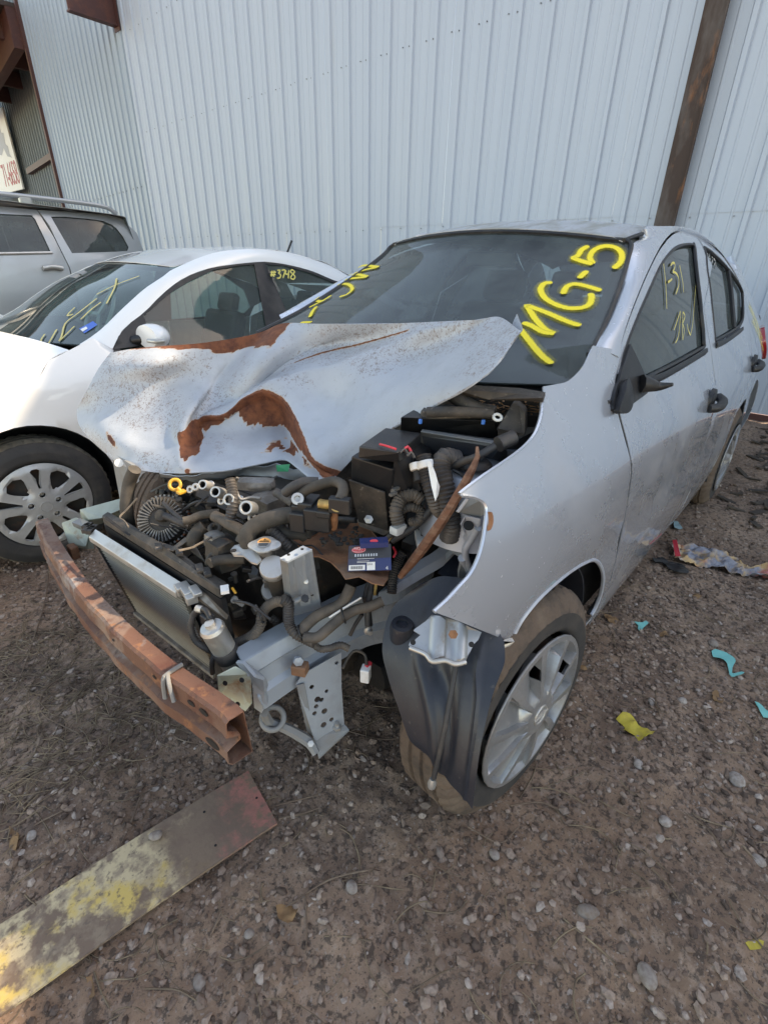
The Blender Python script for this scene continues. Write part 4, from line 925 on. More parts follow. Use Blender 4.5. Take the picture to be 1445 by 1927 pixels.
lo_ = np.interp(CU, [3, 4, 4.6, 5, 5.6, 6, 6.5, 7, 8, 9, 10, 11, 12, 13, 14], [2.6, 1.1, 1.4, 2.5, 2.4, 2.8, 2.8, 2.2, 1.9, 1.7, 1.5, 1.2, .8, .9, 2.5])+rim_*.28
band = (CU > 3.75)*(CU < 13.6)*smoothstep(-.06, .10, CV-lo_)*(1-smoothstep(3.04, 3.12, CV))
torn = smoothstep(.20, .27, rim_+.16)*np.exp(-((CU-8.4-.9*CV)/1.2)**2-((CV-.9)/.35)**2)*1.3
rear = smoothstep(0, .12, CV-np.interp(CU, [0, 1.2, 2, 3, 4, 5, 6, 6.4, 14], [7.2, 6.95, 6.9, 6.62, 6.35, 6.25, 6.2, 7.3, 7.6])-rim_*.15)
nick = .9*np.exp(-((CU-1.0)/.12)**2-((CV-2.1)/.45)**2)+.8*np.exp(-((CU-4.1)/.2)**2-((CV-.15)/.25)**2)
scr = .75*np.exp(-((CU-(7.6+1.15*(CV-5)))/.10)**2)*(CV > 5)*(CV < 6.7)
rust = np.clip(band+torn+rear+nick+scr, 0, 1)
speck = smoothstep(-.15, .35, fbm(CU*.9, CV*.9, 3, 57)+.30*(CU < 4)+.2*(CV > 5.0)-.25*lipk*(CV < 3))
m_hood = bpy.data.materials.new('chalky_bonnet_paint'); m_hood.use_nodes = True; nt_ = m_hood.node_tree; b_ = nt_.nodes['Principled BSDF']; g_ = nt_.nodes.new('ShaderNodeNewGeometry'); co_ = g_.outputs['Position']
a1 = nt_.nodes.new('ShaderNodeAttribute'); a1.attribute_name = 'rust'; a2 = nt_.nodes.new('ShaderNodeAttribute'); a2.attribute_name = 'speck'
base_ = mixc(nt_, ramp(nt_, noise(nt_, co_, 5, 4), [(.35, (0, 0, 0)), (.7, (1, 1, 1))]), (.325, .36, .405), (.38, .41, .445))
base_ = mixc(nt_, ramp(nt_, noise(nt_, co_, 26, 5), [(.5, (0, 0, 0)), (.8, (.5, .5, .5))]), base_, (.27, .29, .31))
sp_ = math_(nt_, 'ADD', noise(nt_, co_, 120, 4, .68, 1.2), math_(nt_, 'MULTIPLY', a2.outputs['Fac'], .13))
fs_ = ramp(nt_, sp_, [(.665, (0, 0, 0)), (.72, (.7, .7, .7))]); base_ = mixc(nt_, fs_, base_, (.17, .125, .105))
sp2 = math_(nt_, 'ADD', noise(nt_, co_, 48, 5, .7), math_(nt_, 'MULTIPLY', a2.outputs['Fac'], .10)); base_ = mixc(nt_, ramp(nt_, sp2, [(.68, (0, 0, 0)), (.76, (.55, .55, .55))]), base_, (.24, .18, .15))
st_ = math_(nt_, 'SUBTRACT', math_(nt_, 'ADD', a1.outputs['Fac'], math_(nt_, 'MULTIPLY', noise(nt_, co_, 70, 5, .7), .9)), .45)
base_ = mixc(nt_, ramp(nt_, st_, [(.18, (0, 0, 0)), (.34, (.55, .55, .55))]), base_, (.48, .28, .12))
ru_ = mixc(nt_, ramp(nt_, noise(nt_, co_, 34, 6, .7), [(.35, (0, 0, 0)), (.7, (1, 1, 1))]), (.085, .028, .017), (.235, .080, .036))
fr_ = ramp(nt_, st_, [(.36, (0, 0, 0)), (.44, (1, 1, 1))]); nt_.links.new(mixc(nt_, fr_, base_, ru_), b_.inputs['Base Color'])
nt_.links.new(math_(nt_, 'ADD', math_(nt_, 'MULTIPLY', fr_, .35), .5), b_.inputs['Roughness']); b_.inputs['Metallic'].default_value = .08; b_.inputs['Specular IOR Level'].default_value = .45
bp2 = nt_.nodes.new('ShaderNodeBump'); bp2.inputs['Strength'].default_value = .35; bp2.inputs['Distance'].default_value = .002; nt_.links.new(noise(nt_, co_, 150, 4), bp2.inputs['Height']); nt_.links.new(bp2.outputs[0], b_.inputs['Normal'])
hood = mk('bonnet', P.reshape(-1, 3), grid_faces(*P.shape[:2]), m_hood, CAR, smooth=True, solid=.003, soff=0, attrs={'rust': rust.ravel(), 'speck': speck.ravel()})
# torn inner skin hanging under the lip
IS = np.array([[hz(*q) for q in r] for r in ([(300, 889, .80), (360, 893, .80), (420, 889, .805), (470, 880, .81), (520, 872, .82), (565, 885, .82), (590, 900, .825)],
    [(305, 893, .77), (360, 903, .765), (420, 899, .77), (470, 886, .785), (515, 885, .79), (560, 893, .80), (592, 903, .81)],
    [(330, 893, .755), (372, 902, .75), (425, 900, .755), (478, 897, .765), (522, 899, .77), (560, 900, .78), (590, 906, .80)])])
IS = refine(IS, 6, 6); IS[..., 2] += fbm(IS[..., 0]*30, IS[..., 1]*30, 3, 61)*.016
gridmesh('bonnet_inner_skin', IS, m_steel, hood, solid=.002, soff=0)
gs_ = np.array([hz(522, 874, .83), hz(548, 872, .83), hz(545, 886, .81), hz(524, 886, .81)])
mk('green_tape_scrap', gs_+np.array([-.012, -.01, .004]), [(0, 1, 2, 3)], M('green_tape', (.02, .32, .16), .5), hood)

# ------------------------------------------------------------------ open front end and engine bay
def ZA(u, v, z): return hz(420+u/4.817, 880+v/4.817, z)
def ZB(u, v, z): return hz(230+u/4.379, 880+v/4.379, z)
def ZC(u, v, z): return hz(120+u/2.58, 860+v/2.58, z)
def ZD(u, v, z): return hz(600+u/3.141, 680+v/3.141, z)
def T_(name, f, pts, r, mat, ridge=0, seg=12, parent=CAR): return tube(name, [f(*q) for q in pts], r, mat, parent, seg=seg, ridge=ridge)
def loftbox(name, A, B, mat, parent, **k):
    """solid between two matching outlines"""
    A = np.array(A, float); B = np.array(B, float); n = len(A)
    F = [tuple(range(n))[::-1], tuple(range(n, 2*n))]+[(i, (i+1) % n, n+(i+1) % n, n+i) for i in range(n)]
    return mk(name, np.r_[A, B], F, mat, parent, **k)
# bumper reinforcement bar: twin-channel rusty beam, bowed forwards
bt_ = [(90, 975), (104, 1003), (124, 1036), (159, 1087), (197, 1130), (248, 1180), (306, 1229), (353, 1264), (407, 1299), (450, 1330), (458, 1340)]
top = resample(spline([hz(a, b, .54) for a, b in bt_], 5), .02); n_t = len(top)
D_ = np.array([-1., 0, 0]); prof = [(0, 0), (.030, 0), (.036, -.005), (.040, -.040), (.028, -.047), (.014, -.052), (.014, -.064), (.028, -.070), (.044, -.077), (.044, -.110), (.036, -.120), (-.006, -.120)]
tg = np.gradient(top, axis=0); tg /= np.linalg.norm(tg, axis=1)[:, None]; out_ = np.cross([0, 0, 1.], tg); out_ *= np.sign((out_@D_))[:, None]
for i in range(n_t): out_[i] = out_[i]/np.linalg.norm(out_[i])
out_ = out_*(1+.05*np.sin(np.arange(n_t)*.9)[:, None]*np.sin(np.arange(n_t)*.23)[:, None])
Gb = np.stack([top+out_*a+np.array([0, 0, b]) for a, b in prof], 1)
dn_ = 1-.0*np.arange(n_t)
m_ = len(prof); V_ = Gb.reshape(-1, 3); F_ = [tuple(f) for f in grid_faces(n_t, m_)]
F_ += [(i*m_+m_-1, i*m_, (i+1)*m_, (i+1)*m_+m_-1) for i in range(n_t-1)]
bar = mk('bumper_beam', V_, F_, m_rustbar, CAR, solid=.0025, soff=0)
for (i, row, w_) in ((-4, 9, .022), (-7, 3, .012), (-13, 3, .008), (-22, 3, .006), (-5, 3, .014)):
    c = (Gb[i, row-1]+Gb[i, row])/2+out_[i]*.0025; V, T = tri2d(circ(0, 0, w_, 18, w_*.55), (), 1); mk('beam_slot', c+V[:, :1]*tg[i]+V[:, 1:]*np.array([0, 0, 1.]), T, m_dark, bar)
i = -11; mbx = MB(); q = Gb[i]
mbx.tube([q[0]+np.array([.004, 0, .004]), q[1]+np.array([0, 0, .004]), q[2]+out_[i]*.005, q[3]+out_[i]*.006+np.array([0, 0, -.012])], .005, 6); mbx.tube([q[1]+np.array([0, 0, .005]), q[2]+out_[i]*.005+tg[i]*.02, q[3]+out_[i]*.006+tg[i]*.035], .0045, 6)
tag(mbx.build('grey_strap', m_steeld, CAR), 'grey strap wrapped over the rusty bumper beam near its right end')
# crash box and flange between beam and rail (car's left)
loftbox('crash_box', [ZC(735, 1060, .52), ZC(800, 1120, .42), ZC(885, 1245, .38), ZC(745, 1150, .40)], [ZC(835, 1008, .53), ZC(915, 1060, .50), ZC(920, 1200, .40), ZC(850, 1080, .46)], m_green, CAR, bevel=.006)
fl_ = [ZC(835, 1000, .535), ZC(870, 1005, .535), ZC(925, 1070, .52), ZC(970, 1085, .50), ZC(985, 1120, .47), ZC(975, 1150, .45), ZC(990, 1200, .41), ZC(960, 1245, .385), ZC(925, 1220, .39), ZC(915, 1100, .47)]
loftbox('rail_flange', fl_, [p+np.array([.008, .004, 0]) for p in fl_], m_steel, CAR)
for q in ((800, 1095, .475), (860, 1195, .42), (880, 1080, .50)):
    c = ZC(*q)+np.array([-.012, -.008, .012]); V, T = tri2d(circ(0, 0, .006, 12), (), 1); mk('bolt_hole', c+V[:, :1]*np.array([.5, -.86, 0])+V[:, 1:]*np.array([.3, .2, .93]), T, m_dark, CAR)
# left frame rail running back, with its light top flange
ra_ = [ZC(870, 1000, .53), ZC(1110, 860, .535), ZC(1445, 690, .56), hz(760, 1100, .585), hz(820, 1058, .62)]
rbv = [ZC(975, 1225, .40), ZC(1170, 1090, .41), ZC(1445, 930, .43), hz(745, 1200, .44), hz(800, 1150, .46)]
A_ = resample(spline(ra_, 6), .02); B_ = spline(rbv, 6); kk = np.linspace(0, 1, len(A_)); B_ = np.stack([np.interp(kk, np.linspace(0, 1, len(B_)), B_[:, k]) for k in range(3)], 1)
inn = np.array([.012, .050, 0]); fc_ = []
for t, o_ in ((-.10, inn), (-.10, inn*.1), (0, 0*inn), (.25, 0*inn+[-.004, -.004, 0]), (.33, [.006, .006, 0]), (.62, [.006, .006, 0]), (.7, [-.004, -.004, 0]), (1, 0*inn), (1, inn)): fc_.append(A_*(1-max(t, 0))+B_*max(t, 0)+np.array(o_)+np.array([0, 0, .0]))
Gr = np.stack([A_+inn, A_+inn*.08+[0, 0, .001]]+fc_[2:], 1)
m_ = Gr.shape[1]; F_ = [tuple(f) for f in grid_faces(len(A_), m_)]+[tuple(range(m_)), tuple((len(A_)-1)*m_+j for j in range(m_))[::-1]]
mk('frame_rail', Gr.reshape(-1, 3), F_, m_steel, CAR, solid=.002, soff=0)
us = [hz(742, 1104, .60), hz(790, 1075, .63), hz(835, 1048, .66), hz(862, 1018, .69), hz(880, 985, .73)]
Au = resample(spline(us, 5), .015); gridmesh('upper_rail', np.stack([Au+[.006, .03, .004], Au+[0, 0, .004], Au+[-.003, -.008, -.018]], 1), m_silver_dull, CAR, solid=.002, soff=0)
# upright bracket of the radiator support
fr_ = [ZA(512, 822, .79), ZA(580, 852, .785), ZA(805, 742, .79), ZA(890, 1280, .58), ZA(640, 1350, .56), ZA(550, 1180, .62)]
cen = [ZA(585, 852, .785), ZA(800, 745, .79), ZA(888, 1275, .57), ZA(642, 1345, .55)]
loftbox('bracket_face', cen, [p+np.array([.004, .003, 0]) for p in cen], m_steel, CAR)
lf_ = [ZA(512, 822, .79), ZA(583, 850, .786), ZA(640, 1347, .551), ZA(560, 1190, .61)]
loftbox('bracket_side', lf_, [p+np.array([.004, .002, 0]) for p in lf_], m_steeld, CAR)
tp_ = [ZA(512, 820, .793), ZA(585, 850, .789), ZA(806, 742, .793), ZA(722, 706, .796)]
loftbox('bracket_top', tp_, [p-np.array([0, 0, .004]) for p in tp_], m_steel, CAR)
md_ = [ZA(640, 830, .785), ZA(735, 790, .787), ZA(800, 1230, .60), ZA(700, 1265, .59)]
loftbox('bracket_rib', [p+np.array([-.003, -.002, .002]) for p in md_], [p+np.array([.002, .0, 0]) for p in md_], m_steel, CAR, bevel=.002)
for q in ((600, 795, .797), (722, 745, .799), (583, 1080, .665), (700, 930, .73), (812, 1155, .63), (600, 905, .755), (762, 1035, .69)):
    c = ZA(*q)+np.array([-.004, -.003, .004]); lathe('bolt_hole', [(.0034, .0), (.0034, .0015), (.001, .002)], c, (-.7, -.4, .5) if q[2] < .79 else (0, 0, 1), m_dark, CAR, seg=10)
lathe('bolt', [(.006, 0), (.006, .004), (.001, .005)], ZA(762, 1035, .69)+np.array([-.004, -.003, .004]), (-.7, -.4, .5), m_alub, CAR, seg=6)
# perforated plate under the rail and its foot
pl = [ZC(1130, 1110, .43), ZC(1160, 1060, .45), ZC(1340, 940, .47), ZC(1352, 1120, .38), ZC(1368, 1310, .27), ZC(1225, 1375, .255), ZC(1210, 1360, .262)]
pc = np.mean(pl, 0); U1, S1_, Vt = np.linalg.svd(np.array(pl)-pc); u1, v1 = Vt[0], Vt[1]; n1 = np.cross(u1, v1)
if n1@(CAM-pc) < 0: v1 = -v1; n1 = -n1
def to2(p): return ((p-pc)@u1, (p-pc)@v1)
def onpl(u, v): return to2(hpl(120+u/2.58, 860+v/2.58, pc, n1))
hl = []
for (u, v, r) in ((1232, 1178, .008), (1252, 1180, .006), (1226, 1212, .006), (1218, 1246, .006), (1266, 1235, .008), (1276, 1138, .005), (1300, 1276, .006), (1262, 1302, .008), (1204, 1118, .006), (1325, 1000, .005)):
    a, b = onpl(u, v); hl.append(circ(a, b, r, 12))
pp = plate('perforated_plate', [to2(p) for p in pl], m_steel, CAR, pc, u1, v1, .003, hl, .06)
loftbox('plate_side', [ZC(1130, 1110, .43), ZC(1165, 1100, .43), ZC(1215, 1362, .262), ZC(1180, 1330, .275)], [ZC(1134, 1108, .43), ZC(1169, 1098, .43), ZC(1219, 1360, .262), ZC(1184, 1328, .275)], m_steeld, pp)
ft = [ZC(1210, 1365, .262), ZC(1365, 1300, .27), ZC(1385, 1325, .262), ZC(1238, 1462, .225), ZC(1228, 1420, .24)]
loftbox('plate_foot', ft, [p-np.array([0, 0, .006]) for p in ft], m_steeld, pp)
lathe('bolt', [(.011, 0), (.011, .008), (.006, .009), (.006, .02), (.001, .021)], ZC(1328, 1318, .27), (0, 0, 1), m_alub, pp, seg=6)
arm_ = [ZC(975, 1245, .38), ZC(1000, 1290, .33), ZC(1060, 1310, .31), ZC(1130, 1345, .285), ZC(1190, 1385, .262), ZC(1225, 1440, .24)]
T_('tow_arm', lambda *a: hz(*a), [], 0, None) if False else tube('tow_arm', arm_, [.010, .012, .012, .013, .014, .010], m_steeld, CAR, seg=6)
torus('tow_eye', ZC(1015, 1270, .34), (-.3, -.5, .8), .026, .007, m_steeld, CAR, 20)
lathe('bolt', [(.008, 0), (.008, .006), (.001, .007)], ZC(1200, 1392, .27), (-.5, -.5, .7), m_alub, CAR, seg=6)
lathe('bolt', [(.012, 0), (.012, .009), (.007, .010), (.001, .012)], ZC(1135, 965, .50)+np.array([-.008, -.012, 0]), (-.5, -.8, .2), m_steel, CAR, seg=6)
mbx = MB(); mbx.box(ZC(1150, 1005, .475)+np.array([-.01, -.01, 0]), (.014, .018, .014), np.array(Matrix.Rotation(.5, 3, 'Z'))); tag(mbx.build('clip', m_rust, CAR, bevel=.003), 'rusty clip hanging from the frame rail')
# right side rail stub (car's right), pale green crash box end
R_ = lambda u, v, z: hz(u/5.558, 820+v/5.558, z)
loftbox('right_rail', [R_(830, 770, .60), R_(1280, 650, .62), R_(1290, 760, .60), R_(1060, 860, .585), R_(930, 880, .575)], [R_(840, 850, .55), R_(1280, 700, .56), R_(1290, 860, .54), R_(1060, 920, .53), R_(930, 940, .53)], m_green, CAR, bevel=.003)
loftbox('right_crash_box', [R_(640, 910, .575), R_(800, 850, .58), R_(960, 930, .57), R_(900, 1160, .50), R_(720, 1140, .50)], [R_(700, 960, .52), R_(830, 930, .52), R_(990, 1190, .47), R_(900, 1190, .47), R_(720, 1160, .48)], m_green, CAR, bevel=.004)
loftbox('right_flange', [R_(750, 905, .59), R_(830, 860, .60), R_(930, 900, .60), R_(870, 950, .58)], [R_(770, 950, .57), R_(850, 920, .57), R_(960, 990, .56), R_(880, 1000, .55)], m_steeld, CAR)
mbx = MB(); mbx.box(R_(770, 1210, .49), (.012, .02, .022)); tag(mbx.build('bracket_scrap', m_rust, CAR, bevel=.005), 'rusty orange scrap bracket behind the beam end')
up = [R_(1160, 165, .80), R_(1400, 320, .80), R_(1260, 700, .62), R_(1235, 560, .66)]
loftbox('inner_wing_post', up, [p+np.array([.01, .01, 0]) for p in up], m_steeld, CAR)
c = R_(1275, 283, .785)+np.array([-.01, -.006, 0.004]); lathe('post_hole', [(.012, 0), (.012, .001), (.001, .0015)], c, (CAM-c), m_whitep, CAR, seg=16)
# condenser: finned core with bright top tank, leaning back
c_tl, c_tr, c_bl, c_br = ZC(140, 380, .60), ZC(562, 650, .605), ZC(352, 745, .31), ZC(740, 1050, .315)
c_tr2 = ZC(640, 780, .55)
Gc = np.zeros((40, 12, 3)); a_ = np.linspace(0, 1, 40); b_2 = np.linspace(0, 1, 12)
for i, t in enumerate(a_):
    L0 = c_tl*(1-t)+c_bl*t; L1 = c_tr*(1-t)+c_br*t; Gc[i] = L0*(1-b_2)[:, None]+L1*b_2[:, None]
nc = np.cross(c_tr-c_tl, c_bl-c_tl); nc /= np.linalg.norm(nc); nc = nc if nc@(CAM-c_tl) > 0 else -nc
core = gridmesh('condenser_core', Gc-nc*.006, m_fin, CAR, solid=.006, soff=0)
mbx = MB()
for i in range(27):
    t = (i+.5)/27; mbx.tube([c_tl*(1-t)+c_bl*t+nc*.0005, c_tr*(1-t)+c_br*t+nc*.0005], .0021, 4, step=.2, cap=False)
mbx.build('condenser_tubes', M('condenser_tubes', (.25, .235, .205), .6, .3, [((.24, .2, .15), 4, .4, .7, .7, 1)]), core)
hh = np.array([0, 0, .012]); ww = nc*.012
tk = [c_tl+ww+hh*.2, c_tr+ww+hh*.2, c_tr-ww+hh*1.2, c_tl-ww+hh*1.2]
loftbox('condenser_tank', tk, [p-hh*1.4 for p in tk], m_alub, core, bevel=.002)
tk = [c_bl+ww, c_br+ww, c_br-ww, c_bl-ww]; loftbox('condenser_tank', tk, [p-hh for p in tk], m_alu, core, bevel=.002)
for e0, e1 in ((c_tl, c_bl),):
    tube('condenser_side', [e0, e1], .007, m_black, core, seg=6)
mbx = MB()
for q in ((900, 950), (930, 935), (960, 975), (900, 990), (940, 1000), (985, 960)): mbx.box(R_(q[0], q[1], .61), (.010, .008, .006), np.array(Matrix.Rotation(.7, 3, 'Z')))
mbx.build('condenser_clips', m_dusty, core)
mbx = MB(); r0 = np.array(Matrix.Rotation(-.2, 3, 'Z'))
for q, h in (((575, 630, .615), (.016, .014, .006)), ((600, 655, .615), (.012, .018, .008)), ((640, 650, .625), (.01, .022, .005)), ((620, 690, .61), (.013, .01, .01)), ((570, 655, .60), (.01, .01, .008))): mbx.box(ZC(*q), h, r0)
mbx.build('pipe_bracket', m_alub, core, bevel=.002)
loftbox('tank_end', [ZC(600, 640, .62), ZC(650, 625, .63), ZC(800, 770, .60), ZC(790, 790, .58)], [ZC(600, 660, .60), ZC(650, 645, .61), ZC(795, 790, .57), ZC(780, 785, .57)], m_alu, core)
# receiver drier bottle with its pipes
d0, d1 = ZC(722, 835, .60), ZC(835, 1025, .46); ax_ = d0-d1
lathe('drier_bottle', [(.024, 0), (.027, .01), (.027, np.linalg.norm(ax_)-.004), (.028, np.linalg.norm(ax_)), (.024, np.linalg.norm(ax_)+.008), (.012, np.linalg.norm(ax_)+.010), (.011, np.linalg.norm(ax_)+.02), (.001, np.linalg.norm(ax_)+.021)], d1, ax_, m_alub, CAR, seg=28)
a_u = ax_/np.linalg.norm(ax_)
lathe('drier_band', [(.0285, 0), (.030, .002), (.030, .034), (.0285, .036)], d1+ax_*.30, a_u, m_hosedk, CAR, seg=28)
T_('drier_pipe', ZC, [(655, 740, .62), (630, 770, .60), (618, 830, .57), (640, 890, .54), (690, 930, .52), (735, 950, .50)], .0075, m_loom, ridge=.006)
T_('sensor_wire', ZC, [(738, 948, .50), (722, 985, .49), (720, 1020, .47), (722, 1050, .44)], .006, m_hosedk)
mbx = MB(); mbx.box(ZC(700, 790, .61), (.012, .012, .014)); mbx.box(ZC(735, 950, .505), (.008, .008, .012)); mbx.tube([ZC(655, 740, .62), ZC(690, 745, .63), ZC(715, 790, .62)], .007, 8); mbx.build('pressure_sensor', m_black, CAR, bevel=.002)
mbx = MB(); mbx.tube([ZC(645, 735, .625), ZC(672, 742, .625)], .0085, 8); mbx.build('pipe_fitting', m_alub, CAR)
# radiator and fan shroud behind the condenser
r_tl, r_tr = ZB(-170, 395, .655), ZB(800, 1000, .665); f_tr = ZB(865, 945, .66); f_tl = ZB(-120, 360, .66)
loftbox('radiator_tank', [r_tl, r_tr, f_tr, ZB(600, 790, .665), ZB(520, 720, .668), ZB(420, 640, .67), ZB(290, 600, .67), ZB(60, 455, .665), f_tl], [p-np.array([0, 0, .028]) for p in (r_tl, r_tr, f_tr, ZB(600, 790, .665), ZB(520, 720, .668), ZB(420, 640, .67), ZB(290, 600, .67), ZB(60, 455, .665), f_tl)], m_dusty, CAR, bevel=.003)
loftbox('shroud_panel', [r_tl-[0, 0, .03], r_tr-[0, 0, .03], r_tr-[-.02, 0, .36], r_tl-[-.02, 0, .36]], [r_tl-[-.012, 0, .03], r_tr-[-.012, 0, .03], r_tr-[-.032, 0, .36], r_tl-[-.032, 0, .36]], m_black, CAR)
sl = [ZB(-130, 400, .669), ZB(72, 555, .669), ZB(60, 570, .669), ZB(-150, 420, .669)]; loftbox('tank_slot', sl, [p+np.array([0, 0, .001]) for p in sl], m_dark, CAR)
for q in ((300, 655, .675), (470, 690, .68), (640, 830, .672), (700, 860, .67)):
    mbx = MB(); mbx.box(ZB(*q), (.008, .018, .004), np.array(Matrix.Rotation(-.4, 3, 'Z'))); mbx.build('tank_rib', m_dusty, CAR, bevel=.001)
loftbox('shroud_arm', [ZB(380, 680, .68), ZB(420, 690, .68), ZB(560, 590, .70), ZB(520, 570, .70)], [ZB(400, 700, .66), ZB(430, 700, .66), ZB(575, 610, .67), ZB(530, 590, .67)], m_dusty, CAR, bevel=.002)
loftbox('shroud_wedge', [ZB(520, 580, .70), ZB(585, 600, .70), ZB(690, 790, .66), ZB(560, 690, .67)], [ZB(525, 600, .66), ZB(588, 620, .66), ZB(690, 795, .64), ZB(560, 700, .64)], m_black, CAR, bevel=.002)
loftbox('shroud_end', [ZB(775, 1000, .66), ZB(865, 950, .66), ZB(900, 990, .65), ZB(1030, 1240, .52), ZB(930, 1250, .52)], [ZB(775, 1020, .64), ZB(865, 970, .64), ZB(895, 1010, .62), ZB(1020, 1250, .50), ZB(920, 1260, .50)], m_black, CAR, bevel=.003)
mbx = MB(); mbx.box(ZB(845, 1005, .665), (.009, .013, .004), np.array(Matrix.Rotation(-.5, 3, 'Z'))); mbx.build('pale_clip', m_whitep, CAR)
T_('yellow_mark', ZB, [(905, 990, .655), (935, 1035, .64)], .003, m_yel)
# cooling fan seen through the gap
fcn = (r_tl+r_tr)/2+np.array([.05, 0, -.19])
mbx = MB()
for k in range(7):
    a = k*2*math.pi/7; P_ = [fcn+np.array([.004*j, .03*math.cos(a+j*.13)+j*.028*math.cos(a+j*.13), .03*math.sin(a+j*.13)+j*.028*math.sin(a+j*.13)]) for j in range(5)]
    wv = np.array([.012, -math.sin(a)*.022, math.cos(a)*.022]); V_ = np.concatenate([[p-wv, p+wv] for p in P_]); mbx.add(V_, [(2*j, 2*j+1, 2*j+3, 2*j+2) for j in range(4)])
mbx.build('fan_blades', m_black, CAR, solid=.003, soff=0)
# engine: a dark greasy mass with castings on it
def lump(name, c, h, mat, seed, amp=.012, sub=10, parent=CAR, R0=None):
    bmV = []; r = np.linspace(-1, 1, sub); F = []; P_ = []
    for ax in range(3):
        for s_ in (-1, 1):
            A2, B2 = np.meshgrid(r, r, indexing='ij'); Q = np.zeros((sub, sub, 3)); Q[..., ax] = s_; Q[..., (ax+1) % 3] = A2*s_; Q[..., (ax+2) % 3] = B2
            nrm = np.linalg.norm(Q, axis=-1, keepdims=True); Q = Q*.72+Q/nrm*.36; b = sum(len(p) for p in P_); P_.append(Q.reshape(-1, 3)); F += [tuple(int(k)+b for k in f) for f in grid_faces(sub, sub)]
    Q = np.concatenate(P_)*np.array(h)
    n_d = fbm(Q[:, 0]*22+seed, (Q[:, 1]+Q[:, 2]*1.7)*22, 3, seed)*amp; Q = Q+Q/np.linalg.norm(Q, axis=1)[:, None]*n_d[:, None]
    if R0 is not None: Q = Q@np.array(R0).T
    return mk(name, Q+np.array(c), F, mat, parent, smooth=True, ang=40)
lump('engine_block', (-.12, .02, .48), (.24, .36, .20), m_grime, 1, .03, 16)
lump('gearbox', (-.16, -.22, .38), (.20, .15, .15), m_grime, 2, .03, 14)
lump('cylinder_head', (-.10, .08, .70), (.20, .30, .07), m_grime, 3, .02, 14)
lump('engine_mount', (-.26, -.26, .47), (.06, .07, .08), m_grime, 4, .02)
lump('subframe', (.05, 0, .24), (.22, .50, .05), m_dark, 5, .01)
# alternator
ac = ZB(330, 430, .69); aax = np.array([-.62, -.58, .53]); aax /= np.linalg.norm(aax); u_, v_, _ = basis(aax)
alt = lathe('alternator', [(.030, -.055), (.062, -.05), (.068, -.04), (.068, -.012), (.064, 0), (.058, .008), (.030, .012), (.016, .013), (.001, .013)], ac, aax, m_grime, CAR, seg=48)
mbx = MB()
for k in range(36):
    a = k*2*math.pi/36; dr_ = math.cos(a)*u_+math.sin(a)*v_; tn_ = -math.sin(a)*u_+math.cos(a)*v_; Rk = np.stack([dr_, tn_, aax], 1)
    mbx.box(ac+dr_*.046+aax*.011, (.015, .0016, .005), Rk); mbx.box(ac+dr_*.067-aax*.022, (.004, .0026, .016), Rk)
mbx.build('alternator_fins', m_alu, alt)
mbx = MB()
for k in range(5):
    a = 2.2+k*.32; dr_ = math.cos(a)*u_+math.sin(a)*v_; mbx.box(ac+dr_*.067-aax*.02, (.003, .007, .010), np.stack([dr_, -math.sin(a)*u_+math.cos(a)*v_, aax], 1))
mbx.build('copper_windings', M('copper_windings', (.38, .12, .05), .5, .5), alt)
lathe('alternator_boss', [(.018, 0), (.018, .012), (.014, .020), (.001, .022)], ZB(338, 398, .705), aax, m_hose, alt, seg=20)
T_('alternator_cable', ZB, [(350, 395, .72), (420, 425, .715), (490, 460, .71), (560, 480, .70)], .0095, m_hosedk)
T_('alternator_cable', ZB, [(340, 290, .74), (400, 350, .73), (480, 420, .72), (555, 480, .71)], .006, m_hosedk)
# intake ports of the bare head
ip = [((665, 140), 36, .835), ((770, 200), 42, .83), ((880, 262), 44, .825), ((1022, 330), 54, .82)]
pr_ = [ZB(a[0], a[1], z) for a, _, z in ip]
for (a, r, z), c in zip(ip, pr_):
    nn = np.array([-.72, -.42, .5]); tr_ = np.linalg.norm(c-CAM); rr = r/4.379/919*tr_
    lathe('intake_port', [(rr*.62, -.03), (rr*.66, 0), (rr*.74, .003), (rr*1.02, .003), (rr*1.08, -.002), (rr*1.1, -.03)], c, nn, m_alub, CAR, seg=28, cap0=False, cap1=False)
    lathe('port_bore', [(rr*.63, .0), (rr*.6, -.02), (.001, -.025)], c, nn, m_dark, CAR, seg=24, cap0=False)
for q in ((605, 160, .80), (730, 140, .80), (818, 275, .79), (972, 262, .785), (1068, 412, .775), (560, 180, .79)):
    c = ZB(*q); torus('bolt_boss', c, (-.7, -.4, .5), .007, .004, m_alub, CAR, 14)
gk = [ZB(590, 100, .79), ZB(700, 110, .79), ZB(1080, 250, .775), ZB(1110, 380, .76), ZB(960, 430, .76), ZB(560, 230, .77)]
loftbox('head_face', [p-np.array([-.02, -.01, .01]) for p in gk], [p-np.array([-.06, -.03, .05]) for p in gk], m_grime, CAR)
# dipstick loop
torus('dipstick_ring', ZB(435, 140, .80), (-.5, -.6, .6), .014, .0045, m_yel, CAR, 18)
T_('dipstick_stem', ZB, [(450, 165, .795), (480, 195, .785), (488, 212, .78)], .006, m_yel); 
mbx = MB(); mbx.box(ZB(487, 200, .785), (.011, .009, .004)); mbx.build('dipstick_collar', m_yel, CAR, bevel=.002)
